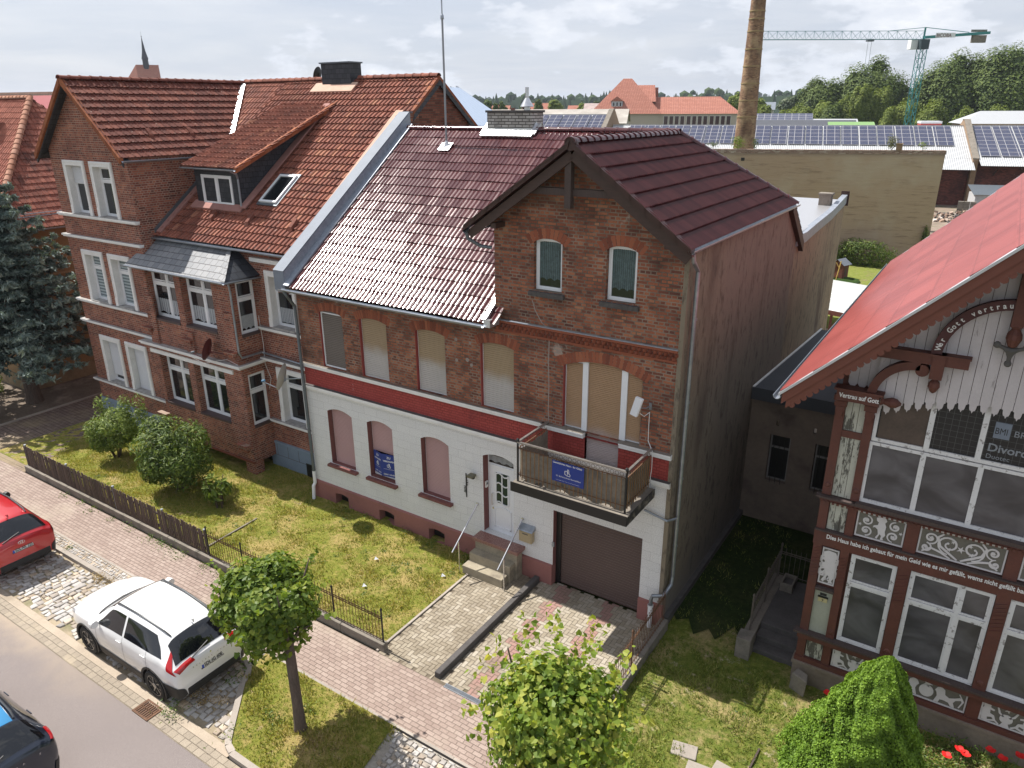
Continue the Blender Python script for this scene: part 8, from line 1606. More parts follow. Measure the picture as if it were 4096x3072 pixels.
bld('pale low roofed hall between the grey chimney and the school', 'pale_hall', 'hall', (-97, 128, 0), 22, 34, 16, 9.0, 11.6, m_beige, M_plain('pale_mossy_roof', (0.33,0.30,0.265), 0.9, amt=0.25, sc=0.5, hue=((0.5,0.48,0.44,1), 0.4)), chim=[(10,5,0.8,11.9)])
for k, (x, y, w_, zr_, lab) in enumerate(((-158, 206, 18, 12.6, 'long orange roof house at the left of the distant row'), (-139, 219, 11, 13.3, 'small distant house with tiny twin chimneys left of the round tree'), (-126, 226, 16, 12.5, 'distant orange roofed house right of the metal chimney cowl'), (-172, 214, 12, 13.4, 'higher distant red roof at the far left of the row'))):
    bld(lab, 'distant_house', 'house', (x, y, 0), 22, w_, 9, 9.3, zr_, m_beige, m_orange_roof, grp='distant orange roofed houses', chim=[(w_*0.3, 4, 0.7, zr_+0.5), (w_*0.8, 4, 0.7, zr_+0.6)])
bld('building with grey tin roof patches left of the school', 'tin_roof_house', 'house', (-104, 196, 0), 22, 12, 10, 10.0, 13.0, m_beige, M_plain('blotchy_tin_roof', (0.35,0.27,0.25), 0.7, amt=0.4, sc=0.8))
# metal roofed barn behind the brick houses
mrh = thing('metal_roof_barn', 'barn with pale blue sheet metal roof behind the brick gable', 'barn', (-25, 32, 0)); g = MB(); g.poly([(-21.2,36,0), (-34,36,0), (-34,36,9.5), (-27.4,36,12.95), (-21.2,36,9.6)]); g.poly([(-21.2,29.5,0), (-34,29.5,0), (-34,29.5,9.5), (-27.4,29.5,12.95), (-21.2,29.5,9.6)]); g.poly([(-21.2,29.5,0), (-21.2,36,0), (-21.2,36,9.6), (-21.2,29.5,9.6)]); g.build('wall', m_beige, mrh)
k_ = 0.54; tiles('roof', (-20.8, 29.0, 13.1-k_*6.5), (0,1,0), Vector((-1,0,k_)).normalized(), 7.2, 6.5*math.hypot(1, k_), mrh, M_plain('pale_blue_sheet', (0.42,0.50,0.62), 0.35, 0.3, amt=0.06), 9, 0.30, 0.03, 0.01, prof='ripple', jitter=0)
g = MB(); g.poly([(-27.3,29,13.1), (-27.3,36.2,13.1), (-34.5,36.2,9.3), (-34.5,29,9.3)]); g.obox((-27.5,36.15,13.05), (6.7,0,-6.7*k_), (0,0.12,0), (0,0,0.16)); g.obox((-27.5,35.6,13.1), (6.7,0,-6.7*k_), (0,0.08,0), (0,0,0.08)); g.build('verge_trim', m_zinc, mrh)
# far left roofs
bld('dark brown tiled roof behind the orange hipped roof at the left edge', 'brown_roof_house', 'house', (-82, 26.5, 0), 12, 16.5, 8, 9, 13.45, m_beige, M_brick('far_brown_tiles', [(0,(0.10,0.055,0.04,1)), (1,(0.16,0.085,0.06,1))], (0.05,0.03,0.025,1), bw=0.3, rh=0.25, ms=0.03), ov=0.3)
bld('bright crimson roof peeping out left of the brick gable', 'crimson_roof_house', 'house', (-68.0, 29.5, 0), 12, 9, 7, 9, 13.15, m_beige, M_plain('crimson_tiles', (0.30,0.03,0.04), 0.6, amt=0.1), ov=0.3, chim=[(5.6, 3.4, 0.25, 13.7)])
# church
CH = thing('church', 'distant brick church with orange roof and dark needle spire', 'church', (-338, 213, 0)); ca, sa = math.cos(R(58)), math.sin(R(58))
def cp(u, v, z): return (-338.5+u*ca-v*sa, 213+u*sa+v*ca, z)
g = MB(); L_ = [(-14, -6.5), (5.0, -6.5), (5.0, 6.5), (-14, 6.5)]; g.prism([cp(u, v, 0) for u, v in L_], (0,0,19)); g.poly([cp(5,-6.5,19), cp(5,6.5,19), cp(5,0,31.2)]); g.build('brick_wall', m_bk_brick, CH)
g = MB(); g.poly([cp(-4.5,0,31), cp(4.9,0,31), cp(4.9,-7,18), cp(-4.5,-7,18)]); g.poly([cp(-4.5,0,31), cp(4.9,0,31), cp(4.9,7,18), cp(-4.5,7,18)]); g.poly([cp(-4.5,0,31), cp(-4.5,-7,18), cp(-14,0,18)]); g.poly([cp(-4.5,0,31), cp(-4.5,7,18), cp(-14,0,18)]); g.build('roof', m_orange_roof, CH)
g = MB(); c = cp(-0.3,0,29.2); g.lathe(c, [(1.35,0), (1.25,4.0), (1.5,4.2), (0.75,7.5), (0.28,11.5), (0.05,13.5), (0.04,15.5)], 8); g.lathe((c[0],c[1],c[2]+13.3), [(0.05,0),(0.3,0.25),(0.05,0.5)], 8); g.build('spire', M_plain('dark_slate_spire', (0.035,0.035,0.05), 0.6), CH); g = MB(); c = cp(5.05,0,24.5); g.lathe(c, [(1.0,0),(1.0,0.05)], 14, ax=(ca,sa,0)); g.build('clock_face', m_zinc_dark, CH)
# halls before the trees
m_green = M_plain('green_sheet_roof', (0.17,0.30,0.10), 0.5, amt=0.1)
for (lab, nm, loc, w_, d_2, zw, zr_, mr2, mw2) in (('distant shed roof covered in solar panels right of the factory chimney', 'solar_shed', (-37.5,123.5,0), 10.5, 8, 9.6, 10.9, m_solar, m_zinc_dark), ('brick hall with dark felt roof below the distant solar shed', 'dark_roof_hall', (-36.5,119.5,0), 16.5, 5, 8.9, 10.0, M_plain('dark_felt_hall_roof', (0.06,0.065,0.08), 0.7), M_plain('rusty_brick_hall', (0.22,0.07,0.05), 0.9)), ('long hall with white and grey ribbed roof', 'white_roof_hall', (-31,124,0), 10.5, 6, 9.5, 10.1, m_corr, m_corr), ('low hall with bright green roof below the crane', 'green_roof_hall', (-23.4,122,0), 5.6, 5, 9.2, 9.75, m_green, m_green), ('brown building with white hipped roof at the right edge before the trees', 'white_hip_roof_building', (-6.6,126.5,0), 16, 9, 9.6, 11.2, m_corr, M_plain('brown_rendered_hall', (0.25,0.19,0.13), 0.9))):
    bld(lab, nm, 'hall', loc, 14, w_, d_2, zw, zr_, mw2, mr2, hip=3.0 if 'hip' in nm else 0)
bld('small cottage with grey roof among the far trees', 'cottage', 'house', (-66.5,236,0), 14, 4.5, 5, 11.0, 13.1, m_trim, m_zinc, wins=[(1,1.8,9.6,10.6),(2.6,3.4,9.6,10.6)])
tr_ = thing('container', 'small red and white container top behind the solar roof', 'container', (-10.6, 124, 0), R(14), local=True); g = MB(); g.box(-1.2,1.4,0,3,7.5,9.6); g.build('box', M_plain('red_container', (0.40,0.06,0.05), 0.6), tr_); g = MB(); g.box(-1.25,1.45,-0.05,3.05,9.6,9.9); g.build('lid', m_white, tr_)
# yard objects
PH = thing('playhouse', 'small red brown wooden playhouse with grey gable roof on the yard lawn', 'playhouse', (-9.15, 58.3, 0), R(-20), local=True); g = MB(); g.box(-0.45,0.45,-0.4,0.4,0.05,1.15); g.poly([(-0.45,-0.4,1.15), (0.45,-0.4,1.15), (0,-0.4,1.42)]); g.build('walls', M_plain('red_brown_boards', (0.12,0.035,0.022), 0.8, amt=0.2), PH); g = MB(); g.poly([(-0.6,-0.55,1.08), (0,-0.55,1.48), (0,0.55,1.48), (-0.6,0.55,1.08)]); g.poly([(0.6,-0.55,1.08), (0,-0.55,1.48), (0,0.55,1.48), (0.6,0.55,1.08)]); g.build('roof', m_zinc, PH)
g = MB(); g.box(0.451,0.46,-0.1,0.15,0.3,0.9); g.build('door', m_wood_dark, PH)
yp = MB(); yp.tube([(-9.15,57.2,0.0), (-8.98,57.3,1.45)], 0.04, 6); yp.tube([(-9.0,57.25,0.9), (-9.3,57.3,1.35)], 0.03, 6); tag(yp.build('yellow_post', M_plain('yellow_wood', (0.50,0.32,0.08), 0.7)), 'yellow forked wooden post in front of the playhouse', 'post')
rb = MB(); rb.lathe((-8.5,57.3,0.0), [(0.95,0),(1.0,0.12),(0.85,0.2),(0.8,0.1)], 16); tag(rb.build('round_flower_bed', m_weed), 'round edged flower bed beside the playhouse', 'flower bed')
CP = thing('carport', 'carport with translucent white ribbed roof and red brown frame in the yard', 'carport', (-6, 43, 0)); g = MB(); g.add([(-9.5,46.9,2.35), (-2.5,44.9,2.35), (-2.5,39.0,2.05), (-9.5,41.0,2.05)], [(0,1,2,3)]); n = NT('white_roof_sheets'); _tcx = n.n('ShaderNodeTexCoord'); _s2 = n.sep(_tcx.outputs['Object']); _a = n.math('FRACT', n.math('MULTIPLY', n.math('ADD', n.math('ADD', _s2[1], n.math('MULTIPLY', _s2[0], 0.286)), 50.0), 1.0)); _c = n.mix(n.math('LESS_THAN', _a, 0.10), (0.42,0.43,0.41,1), (0.7,0.7,0.7,1)); g.build('roof', n.fin(_c, 0.4), CP)
g = MB(); g.bar((-9.5,41.0,1.92), (-2.5,39.0,1.92), 0.12, 0.22); 
for t_ in (0.1, 0.45, 0.62, 0.85): x = -9.5+7*t_; y = 41-2*t_; g.bar((x,y,0), (x,y,1.9), 0.12, 0.12, (0,1,0)); g.bar((x,y,1.1), (x+0.6,y-0.17,1.85), 0.07, 0.07)
for z in (0.4,0.8,1.2,1.6): g.bar((-9.5,46.5,z), (-2.5,44.5,z), 0.03, 0.12)
g.build('frame', M_plain('red_brown_frame', (0.11,0.035,0.025), 0.8), CP)
SW = thing('white_shed', 'small white shed with dark corrugated lean-to roof against the warehouse', 'shed', (-1, 105.5, 0), R(14), local=True); g = MB(); g.box(-2.2,2.5,-1.5,2,0,2.2); g.build('walls', M_plain('dirty_white_render', (0.42,0.42,0.43), 0.9, amt=0.2), SW); g = MB(); g.poly([(-2.5,-1.8,2.2), (2.8,-1.8,2.2), (2.8,2.2,3.0), (-2.5,2.2,3.0)]); g.build('roof', m_zinc_dark, SW); g = MB(); g.box(-0.8,1.8,-1.55,-1.5,0.2,2.0); g.build('opening', M_plain('dim_opening', (0.09,0.07,0.075), 0.8), SW)
cbk = MB()
for i in range(5):
    for j in range(3): cbk.box(-4.3+j*0.62, -3.72+j*0.62, 101.0, 101.5, 0.32*i, 0.32*i+0.3, random.random())
tag(cbk.build('block_stack', m_concrete), 'stack of grey concrete blocks left of the white shed', 'block stack')
rbm = MB(); r_ = random.Random(8)
for i in range(260):
    x, y = -6+r_.random()*6, 93.5+r_.random()*6; s_ = 0.1+0.35*r_.random(); a_ = r_.random()*3; h_ = max(0, 0.9-0.25*abs(y-97)-0.1*abs(x+3)); z = h_*r_.random(); rbm.obox((x,y,z), (s_*math.cos(a_),s_*math.sin(a_),0.1*r_.random()), (-s_*0.6*math.sin(a_),s_*0.6*math.cos(a_),0.1*r_.random()), (0.05,0,s_*0.5), r_.random())
n = NT('rubble'); _c = n.ramp(n.attr(), [(0,(0.03,0.03,0.03,1)), (0.4,(0.10,0.09,0.085,1)), (0.7,(0.35,0.22,0.15,1)), (1,(0.6,0.56,0.5,1))]); tag(rbm.build('rubble_heap', n.fin(_c, 0.9)), kind='stuff')
# ================================================================ FOREST, HILLS, TREES
m_forest = NT('far_forest'); _t = m_forest.attr(); _c = m_forest.ramp(m_forest.math('ADD', m_forest.math('MULTIPLY', _t, 0.6), m_forest.math('MULTIPLY', m_forest.noise(0.03, 4, 0.6), 0.4)), [(0.2,(0.018,0.035,0.018,1)), (0.5,(0.03,0.055,0.022,1)), (0.8,(0.055,0.085,0.028,1))]); m_forest = m_forest.fin(_c, 0.95, 0, 0.1)
def forest_band(name, r0, az0, az1, hfun, dens, s0, s1, conif=0.6, depth=60):
    mb = MB(); r_ = random.Random(int(r0)); n_ = int(abs(az1-az0)*math.pi/180*r0*dens)
    ico = [(0,0,1)]+[(math.cos(k*1.2566)*0.9, math.sin(k*1.2566)*0.9, 0.45) for k in range(5)]+[(math.cos(k*1.2566+0.6)*0.9, math.sin(k*1.2566+0.6)*0.9, -0.45) for k in range(5)]; icf = [(0,1+k,1+(k+1) % 5) for k in range(5)]+[(1+k,6+k,1+(k+1) % 5) for k in range(5)]+[(1+(k+1) % 5,6+k,6+(k+1) % 5) for k in range(5)]
    for i in range(n_):
        az = R(az0+(az1-az0)*r_.random()); rr = r0+depth*r_.random(); h = hfun(math.degrees(az))*(0.86+0.28*r_.random()); s_ = s0+(s1-s0)*r_.random(); x, y = rr*math.sin(az), rr*math.cos(az); t_ = r_.random(); a0 = r_.random()*6
        if r_.random() < conif: mb.add([(x+math.cos(a0+k*1.2566)*s_*0.5, y+math.sin(a0+k*1.2566)*s_*0.5, h-s_*1.6) for k in range(5)]+[(x,y,h)], [(k,(k+1) % 5,5) for k in range(5)], t_*0.6)
        else: mb.add([(x+a*s_*0.75*(0.8+0.4*r_.random()), y+b*s_*0.75, h-s_*0.7+c*s_*0.7) for a, b, c in ico], icf, t_)
    n2 = 60
    V = [(p*math.sin(R(az0+(az1-az0)*k/n2)), p*math.cos(R(az0+(az1-az0)*k/n2)), z) for k in range(n2+1) for p, z in ((r0+depth*0.3, -1), (r0+depth*0.5, hfun(az0+(az1-az0)*k/n2)*0.86))]
    mb.add(V, [(2*k,2*k+2,2*k+3,2*k+1) for k in range(n2)], 0.3)
    return tag(mb.build(name, m_forest), kind='stuff')
hf = lambda az: 22+7*max(0, math.sin(R(az+62)*1.4))+1.5*math.sin(az*0.9)
forest_band('far_forest', 1500, -80, 12, lambda a: 24+10*(math.sin(R(a+30)*3.1)*0.6+0.6), 0.22, 7, 11, 0.8, 250)
forest_band('near_forest', 820, -40, 12, lambda a: hf(a)*0.90, 0.35, 5, 8, 0.6, 90)
forest_band('tree_belt', 420, -62, -31, lambda a: 13.6+2.2*math.sin(a*0.8)+1.4*math.sin(a*2.3), 0.6, 2.4, 4.5, 0.45, 60)
m_leaf_far = M_leaf('dark_green_foliage', (0.050,0.085,0.018), (0.090,0.135,0.026), (0.15,0.195,0.042), 0.25, 0.7)
m_leaf_far2 = M_leaf('light_green_foliage', (0.10,0.145,0.024), (0.165,0.215,0.038), (0.25,0.29,0.06), 0.3, 0.7)
m_willow = M_leaf('grey_green_foliage', (0.06,0.09,0.05), (0.10,0.135,0.075), (0.16,0.19,0.11), 0.25, 0.6)
FARG = {'big trees behind the warehouse': 1.40, 'lighter trees in front of the dark ones': 1.45}
def tree(label, base, h, crown, n_, size, m, kind='tuft', lumps=22, lr=0.36, name='broadleaf_tree', grp=None, trunk=0.35, cz=None, limbs_n=6):
    if grp in FARG: k_ = FARG[grp]; base = (base[0]*k_, base[1]*k_); h = 12.05+(h-12.05)*k_; crown = tuple(v*k_ for v in crown); cz = None; size *= 0.62; n_ = int(n_*3.2); trunk *= k_
    t = thing(name, label, 'tree', (base[0], base[1], 0.0), group=grp); cz = cz if cz is not None else h-crown[2]; c = (base[0], base[1], cz)
    P, Nn = blob_points(n_, c, crown, lumps, lr, jit=0.22); leaf_mesh('crown', P, Nn, size*(0.6+0.8*RNG.random(n_)), m, t, kind)
    g = MB()
    for q_, r2 in zip(LAST['c'], LAST['r']):
        n3 = [(math.cos(a)*math.cos(b)*(0.55+0.15*random.random()), math.sin(a)*math.cos(b)*(0.55+0.15*random.random()), math.sin(b)*0.60) for b in (-1.2,-0.5,0.2,0.9) for a in [j*math.pi/4+b for j in range(8)]]; g.add([(q_[0]+a*r2[0], q_[1]+b*r2[1], q_[2]+c_*r2[2]) for a, b, c_ in n3], [(i*8+j, i*8+(j+1) % 8, (i+1)*8+(j+1) % 8, (i+1)*8+j) for i in range(3) for j in range(8)]+[tuple(range(8))[::-1], tuple(range(24,32))], 0.5*random.random())
    g.lathe(c, [(0.1,-crown[2]*0.6), (crown[0]*0.5,-crown[2]*0.4), (crown[0]*0.55,0), (crown[0]*0.4,crown[2]*0.4), (0.1,crown[2]*0.55)], 10, tint=0.1); g.build('inner_foliage', m, t)
    g = MB(); limbs(g, (base[0], base[1], -0.1), (base[0], base[1], cz), trunk, trunk*0.5, c, crown, limbs_n); g.build('trunk', m_bark, t); return t
tree('broad dark tree left of the crane, tallest of the left clump', (-26.0,170), 21.5, (8.0,7,9.5), 9000, 0.75, m_leaf_far, lumps=30, lr=0.36, grp='big trees behind the warehouse')
tree('dark sloping tree at the left end of the clump behind the halls', (-34.0,168), 18.5, (6.0,6,8.0), 6500, 0.75, m_leaf_far, lumps=26, grp='big trees behind the warehouse')
tree('huge dark tree right of the crane mast', (-12.5,172), 22.6, (6.8,7,10), 8500, 0.75, m_leaf_far, lumps=30, grp='big trees behind the warehouse')
tree('huge dark tree reaching the right edge of the view', (-4.0,171), 23.2, (7.5,7,10.5), 8500, 0.75, m_leaf_far, lumps=30, grp='big trees behind the warehouse')
tree('dark tree cut by the right edge of the view', (3.5,170), 21.5, (6.5,6,9.5), 6500, 0.75, m_leaf_far, lumps=26, grp='big trees behind the warehouse')
for (x, y, h, w_, lab) in ((-24.2,150,16.3,2.2,'pale slim poplar left of the crane mast'), (-21.3,152,15.8,2.1,'pale poplar touching the crane mast on its left'), (-27.0,152,14.0,2.2,'pale rounded tree below the dark left clump'), (-16.8,150,14.2,2.3,'yellowish poplar right of the crane mast'), (-12.6,148,13.2,2.8,'light green rounded tree right of the poplars'), (-34.5,150,13.4,2.6,'light green tree at the left foot of the clump'), (-31.0,150,12.9,2.2,'bushy green tree in the middle foot of the clump'), (-8.0,146,11.9,2.3,'small light tree near the white hipped roof'), (-3.5,148,12.6,2.4,'light tree above the white hipped roof'), (-37.3,152,12.3,2.2,'leftmost light green tree beside the halls'), (-18.9,147,12.6,1.9,'low bushy tree behind the crane foot')):
    tree(lab, (x, y), h, (w_,w_,min(4.5, h*0.36)), 2200, 0.55, m_leaf_far2, lumps=16, grp='lighter trees in front of the dark ones')
tree('dark rounded tree low in the left clump', (-28.5,148), 12.8, (2.3,2.3,3.6), 2200, 0.55, m_leaf_far, lumps=16, grp='lighter trees in front of the dark ones')
for (x, y, h, w_, mm, lab, con) in ((-125.5,217,14.6,2.9,m_leaf_far2,'round bright green tree among the distant red roofs',0), (-129.4,213,14.8,1.5,m_leaf_far,'dark conifer left of the round bright tree',1), (-143.6,205,15.0,1.6,m_leaf_far,'dark conifer left of the metal chimney cowl',1), (-141.0,206,13.8,1.1,m_leaf_far,'small dark conifer beside the larger one',1), (-139.0,207,13.9,1.9,m_leaf_far,'low dark tree behind the chimney cowl',0), (-133.0,211,14.0,1.8,M_leaf('reddish_foliage', (0.05,0.03,0.02), (0.08,0.045,0.03), (0.11,0.07,0.04), 0.2),'reddish dark tree left of the conifer',0), (-117.5,221,13.4,2.2,m_leaf_far2,'green tree left of the school roof',0), (-114.4,224,14.6,1.2,m_leaf_far,'thin dark tree next to the school roof',1), (-72.0,236,16.5,4.2,m_leaf_far2,'green tree above the ridge of the school',0), (-64.5,230,14.4,2.6,m_leaf_far2,'tree beside the far cottage',0), (-57.0,235,15.3,4.0,m_willow,'grey green willow right of the far cottage',0), (-50.5,232,14.6,3.6,m_willow,'second grey green willow near the big trees',0), (-60.5,222,12.9,2.2,m_leaf_far2,'small tree in front of the willows',0), (-45.5,225,13.6,3.0,m_leaf_far2,'green tree between the willows and the dark clump',0)):
    tree(lab, (x, y), h, (w_,w_,min(3.4, h*0.25) if not con else 3.2), 900, 0.6 if not con else 0.5, mm, lumps=12, grp='distant trees among the houses', limbs_n=3)
# ================================================================ FOREGROUND PLANTS
m_linden = M_leaf('linden_leaves', (0.07,0.125,0.018), (0.145,0.215,0.03), (0.32,0.36,0.06), 0.45, 0.5)
m_linden2 = M_leaf('bright_linden_leaves', (0.09,0.16,0.022), (0.21,0.29,0.04), (0.50,0.47,0.10), 0.45, 0.5)
def street_tree(label, base, top_z, c, rad, n_, size, m, shoots=0):
    t = thing('street_tree', label, 'tree', (base[0], base[1], 0.0), group='clipped street linden trees'); P, Nn = blob_points(n_, c, rad, 34, 0.34, shell=0.6)
    if shoots:
        for k in range(shoots):
            th = RNG.random()*2*np.pi; e = RNG.random()*0.9; d = np.array([np.cos(th)*np.cos(e), np.sin(th)*np.cos(e), np.sin(e)+0.1]); q = np.array(c)+d*np.array(rad)*(0.92+0.05*np.arange(8)[:, None]); P = np.concatenate([P, q+RNG.normal(size=q.shape)*0.035]); Nn = np.concatenate([Nn, RNG.normal(size=q.shape)+[0,0,0.6]])
    sz = size*(0.55+0.8*RNG.random(len(P))); rr = np.linalg.norm((P-np.array(c))/np.array(rad), axis=1); tt = np.clip(RNG.random(len(P))*0.75+0.25*(rr-0.6), 0, 1); P = P[:]; leaf_mesh('crown', P, Nn, sz, m, t, 'leaf', tints=tt)
    g = MB(); g.tube([(base[0], base[1], -0.05), (base[0], base[1], 0.12), (base[0]+0.01, base[1], 0.7), (base[0]-0.02, base[1]+0.01, c[2]-rad[2]*0.5)], [0.155, 0.125, 0.105, 0.10], 12)
    for k in range(9): a = 2*math.pi*k/9+random.random(); e = Vector(c)+Vector((math.cos(a)*rad[0]*0.8, math.sin(a)*rad[1]*0.8, (random.random()-0.3)*rad[2]*1.1)); s0 = Vector((base[0], base[1], c[2]-rad[2]*0.55)); g.tube([s0, s0.lerp(e, 0.5)+Vector((0,0,0.15)), e], [0.05, 0.03, 0.01], 6)
    g.build('trunk', m_bark, t); return t
street_tree('round clipped linden tree right behind the white car', (-10.12,7.33), 3, (-10.62,7.35,2.75), (1.17,1.12,1.22), 9500, 0.118, m_linden, shoots=14)
street_tree('large light green linden in the bottom foreground before the garage drive', (-4.55,7.35), 3, (-4.08,7.35,3.42), (1.12,1.12,1.30), 9500, 0.108, m_linden2, shoots=60)
m_shrub = M_leaf('glossy_shrub_leaves', (0.045,0.08,0.016), (0.095,0.15,0.026), (0.20,0.25,0.05), 0.3, 0.55)
m_shrub2 = M_leaf('pale_shrub_leaves', (0.07,0.115,0.02), (0.14,0.20,0.034), (0.26,0.31,0.07), 0.3, 0.55)
def shrub(label, c, rad, n_, size, m, kind='long', lumps=18, lr=0.36, name='shrub', cat='shrub'):
    t = thing(name, label, cat, (c[0], c[1], 0.0)); P, Nn = blob_points(n_, c, rad, lumps, lr, down=0.9); P[:, 2] = np.maximum(P[:, 2], 0.03); leaf_mesh('foliage', P, Nn, size*(0.6+0.8*RNG.random(n_)), m, t, kind)
    g = MB()
    for k in range(7): a = random.random()*6.28; g.tube([(c[0]+0.1*math.cos(a), c[1]+0.1*math.sin(a), 0), (c[0]+rad[0]*0.4*math.cos(a), c[1]+rad[1]*0.4*math.sin(a), c[2]), (c[0]+rad[0]*0.7*math.cos(a), c[1]+rad[1]*0.7*math.sin(a), c[2]+rad[2]*0.7)], [0.03,0.02,0.006], 5)
    g.build('stems', m_bark, t); return t
s1 = shrub('lighter lower shrub nearest the left end of the bay window house', (-25.7,12.4,1.05), (1.15,0.95,0.85), 6500, 0.10, m_shrub2)
P, Nn = blob_points(1300, (-24.6,12.7,1.7), (0.6,0.55,1.1), 8, 0.45, down=0.9); leaf_mesh('upright_shoots', P, Nn, 0.10*(0.6+0.8*RNG.random(1300)), m_shrub2, s1, 'long'); P, Nn = blob_points(500, (-26.35,12.6,1.6), (0.45,0.4,0.8), 6, 0.45, down=0.9); leaf_mesh('upright_shoots', P, Nn, 0.10*(0.6+0.8*RNG.random(500)), m_shrub2, s1, 'long')
shrub('large dark rounded shrub on the lawn before the bay window', (-21.4,12.15,1.38), (1.62,1.25,1.33), 12000, 0.115, m_shrub, lumps=26)
shrub('small sapling with pale leaves right of the big dark shrub', (-19.3,12.15,0.62), (0.5,0.45,0.6), 190, 0.26, m_shrub2, lumps=8, name='sapling')
shrub('dark bush cut by the left edge under the blue spruce', (-33.6,11.0,0.9), (1.3,1.0,1.0), 2500, 0.11, m_shrub)
shrub('yellow green bush in front of the tan house wall', (-36.6,12.9,0.5), (0.9,0.6,0.6), 900, 0.10, m_shrub2)
# blue spruce
SP = thing('blue_spruce', 'large blue spruce at the left edge before the tan house', 'tree', (-34.1, 13.5, 0)); g = MB(); g.tube([(-34.1,13.5,-0.05), (-34.1,13.5,0.4), (-34.1,13.5,5), (-34.1,13.5,10.1)], [0.38,0.30,0.2,0.03], 12); g.build('trunk', m_bark, SP)
m_needle = M_leaf('blue_needles', (0.045,0.075,0.066), (0.12,0.17,0.155), (0.30,0.36,0.32), 0.12, 0.6)
C = []; Nn = []; TT = []; gb = MB(); r_ = random.Random(4); zz = 2.5
while zz < 9.9:
    Lb = 4.7*max(0,(10.2-zz)/8.3)**0.75; nb = 9 if zz < 7 else 7
    for k in range(nb):
        a = 2*math.pi*(k+r_.random()*0.7)/nb; L_ = Lb*(0.8+0.3*r_.random()); pts = []
        for j in range(7): t = j/6; pts.append(np.array([-34.1+math.cos(a)*L_*t, 13.5+math.sin(a)*L_*t, zz-0.55*math.sin(t*2.3)*L_*0.28+0.12*t*t*L_*0.5]))
        gb.tube([tuple(p) for p in pts], [0.05*(1-j/7.5) for j in range(7)], 5)
        side = np.array([-math.sin(a), math.cos(a), 0])
        for j in range(1, 7):
            for q in range(int(4+5*(1-j/8))):
                t = (j+r_.random())/7; w_ = L_*0.20*(1-t*0.75); tw = (r_.random()*2-1); b0 = pts[min(j, 6)]; tip = b0+side*tw*w_*1.6+np.array([math.cos(a), math.sin(a), 0])*abs(tw)*w_*0.7+np.array([0,0,-0.10*abs(tw)])
                m_ = 16; ss = np.linspace(0.0, 1, m_)[:, None]; P_ = b0+(tip-b0)*ss+RNG.normal(size=(m_,3))*0.045; C.append(P_); D_ = RNG.normal(size=(m_,3))+np.array([0,0,0.8]); Nn.append(D_); TT.append(np.clip(0.25+0.6*t+0.3*abs(tw)*ss[:,0]+RNG.normal(size=m_)*0.12-0.2, 0, 1))
    zz += 0.42
C = np.concatenate(C); keep = C[:,2] > 0.8; C = C[keep]; leaf_mesh('needles', C, np.concatenate(Nn)[keep], 0.20*(0.6+0.8*RNG.random(len(C))), m_needle, SP, 'long', tints=np.concatenate(TT)[keep]); gb.build('branches', m_bark, SP)
# dwarf conical spruce
TH = thing('conical_conifer', 'bright green dense conical dwarf conifer in the right foreground', 'conifer', (-0.35, 11.8, 0)); n_ = 80000; h_ = RNG.random(n_)**0.75; z = 3.3*(1-h_)+0.02; th = RNG.random(n_)*2*np.pi
base_r = np.minimum(1.24, 1.35*h_**0.68); lump = 1+0.12*np.sin(th*7+z*3.1)*np.sin(z*5.3+th*2)+0.06*np.sin(th*13+z*9)+0.05*np.sin(z*14-th*5)
rr = base_r*lump*(0.86+0.14*RNG.random(n_)**0.4); P = np.stack([-0.38+0.28*(z/3.3)+rr*np.cos(th), 11.8+rr*np.sin(th), z], 1); crev = lump/1.2; Nn = np.stack([np.cos(th), np.sin(th), np.full(n_, 0.6)], 1)+RNG.normal(size=(n_,3))*0.55
m_thuja = M_leaf('bright_conifer_sprays', (0.075,0.145,0.012), (0.145,0.25,0.022), (0.24,0.37,0.045), 0.3, 0.6); leaf_mesh('foliage', P, Nn, 0.036*(0.6+0.8*RNG.random(n_)), m_thuja, TH, 'tuft', tints=np.clip(RNG.random(n_)*0.8+0.3*(lump-1)*5, 0, 1))  # tints darker in the crevices, shade painted into the leaf colour
g = MB(); g.lathe((-0.25,11.8,0), [(0.92,0.0),(0.85,0.5),(0.70,1.2),(0.45,2.0),(0.10,2.9)], 20); g.build('inner_twigs', M_plain('dark_inner_twigs', (0.03,0.05,0.01), 0.95), TH)
# plants on and at the tall wall
shrub('arching green climber heaped at the foot of the tall brown wall', (-8.6,64.2,0.9), (2.9,1.0,1.5), 5200, 0.16, m_shrub, name='climber', cat='climber', lumps=22)
shrub('ivy climbing the right edge of the tall wall', (-4.6,67.3,1.6), (0.35,0.3,1.7), 900, 0.14, m_shrub, name='ivy', cat='ivy')
def wallplant(label, x, y, w_, h, m, n_): t = thing('wall_sapling', label, 'sapling', (x, y, 8.6)); P, Nn = blob_points(n_, (x,y,8.75+h*0.5), (w_,w_,h*0.55), 9, 0.5, down=0.9); leaf_mesh('foliage', P, Nn, 0.13*(0.6+0.8*RNG.random(n_)), m, t, 'long'); g = MB(); g.tube([(x,y,8.6), (x,y,8.7+h*0.8)], [0.03,0.01], 5); g.build('stem', m_bark, t)
wallplant('bright birch sapling growing on the wall top before the chimney', -19.0, 62.6, 0.75, 1.15, m_shrub2, 420); wallplant('thin sapling on the wall top right of the chimney', -17.7, 63.1, 0.28, 1.0, m_willow, 120); wallplant('brownish sapling beside the brick stub on the wall top', -8.05, 66.6, 0.52, 1.25, M_leaf('olive_foliage', (0.07,0.08,0.03), (0.12,0.13,0.05), (0.2,0.2,0.09), 0.3), 330); wallplant('small yellow plant near the right end of the wall top', -5.95, 67.3, 0.4, 0.75, m_shrub2, 90); wallplant('sparse weed at the left of the visible wall top', -20.8, 62.0, 0.55, 0.6, m_willow, 110)
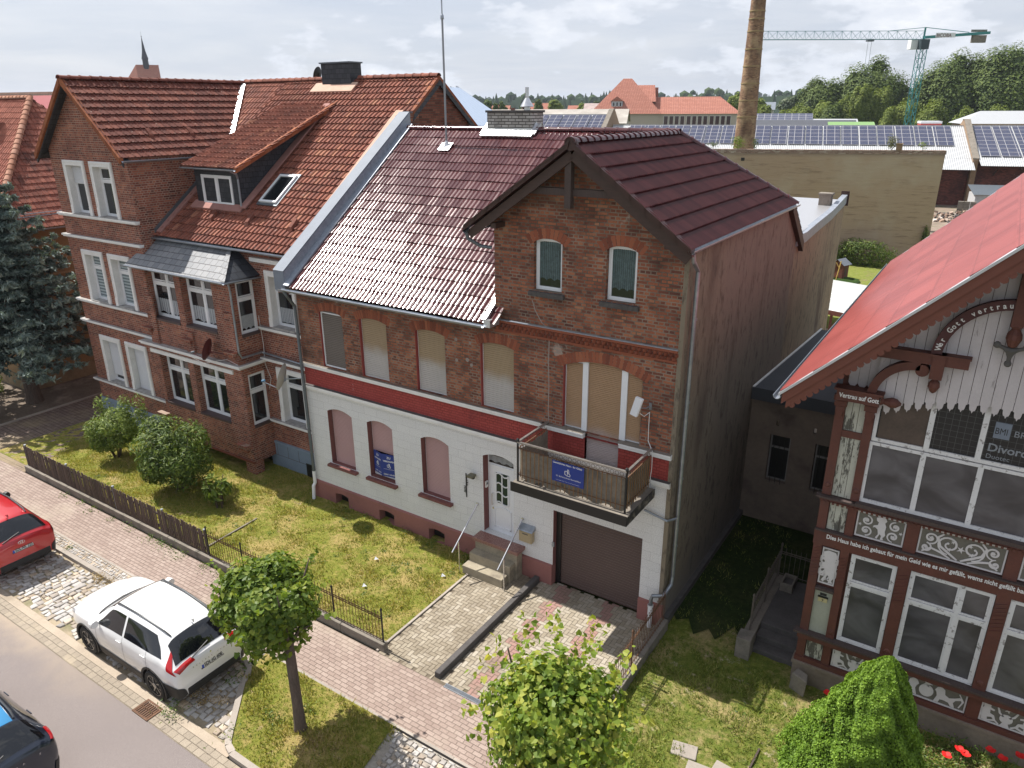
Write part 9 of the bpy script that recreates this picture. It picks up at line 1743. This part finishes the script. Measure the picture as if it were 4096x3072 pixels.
stb = MB(); stb.box(-7.75, -7.35, 66.5, 66.9, 8.75, 9.2); stb.box(-7.8,-7.3,66.45,66.95,9.2,9.27); tag(stb.build('brick_stub', bpy.data.materials['ochre_brick_parapet']), 'small brick stub chimney on the wall top beside the brownish sapling', 'chimney stub')
# poppies
m_poppy = M_plain('poppy_petal', (0.62,0.012,0.01), 0.6); m_green_stem = M_plain('poppy_stem', (0.10,0.16,0.05), 0.7)
for (x, y, lab) in ((1.30,13.75,'pair of red poppies right of the conical conifer'), (1.40,13.68,'small red poppy close beside the pair'), (1.10,13.45,'red poppy nearest the conical conifer'), (1.80,14.05,'red poppy in the middle of the flower strip'), (2.0,13.95,'low red poppy right of the middle one'), (2.28,14.2,'rightmost and highest red poppy'), (-1.15,13.9,'single red poppy left of the conical conifer')):
    t = thing('poppy', lab, 'flower', (x, y, 0), group='red poppies in the flower strip'); g = MB(); g.tube([(x,y,0), (x+0.02,y-0.03,0.34)], 0.006, 5); g.build('stem', m_green_stem, t); g = MB()
    for k in range(4): a = k*math.pi/2+x; cx, cy = x+0.02+0.04*math.cos(a), y-0.03+0.04*math.sin(a); g.poly([(cx+0.055*math.cos(s), cy+0.055*math.sin(s), 0.37+0.02*math.cos(s-a)) for s in [j*math.pi/4 for j in range(8)]])
    g.build('petals', m_poppy, t)
clumps('flower_strip', '', [(0.5+random.random()*2.2, 13.2+random.random()*1.0, 1.2) for _ in range(26)], m_weed, 0.22, 60, 0.15, 0.06)
# litter on the lawn
for (x, y, lab) in ((-12.4,11.5,'crumpled white paper scrap in the middle of the sunny lawn'), (-13.0,12.6,'small white scrap lying behind the lawn scraps'), (-10.9,13.0,'white scrap near the left handrail')):
    g = MB(); g.add([(x,y,0.05), (x+0.10,y+0.02,0.09), (x+0.08,y+0.10,0.04), (x-0.02,y+0.08,0.11)], [(0,1,2),(0,2,3)]); g.build('x', m_white) if False else tag(g.build('paper_scrap', m_white), lab, 'litter')
# ================================================================ HAZE
hz = MB(); hz.box(-3600, 3600, -3600, 3600, -1.3, 75); hz = hz.build('haze', bpy.data.materials.new('haze_air')); tag(hz, kind='stuff')
_m = bpy.data.materials['haze_air']; _m.use_nodes = True; _m.node_tree.nodes.clear(); _o = _m.node_tree.nodes.new('ShaderNodeOutputMaterial'); _v = _m.node_tree.nodes.new('ShaderNodeVolumePrincipled')
_v.inputs['Color'].default_value = (0.80, 0.88, 1.0, 1); _v.inputs['Density'].default_value = 0.00013; _v.inputs['Anisotropy'].default_value = 0.2; _m.node_tree.links.new(_v.outputs[0], _o.inputs['Volume'])
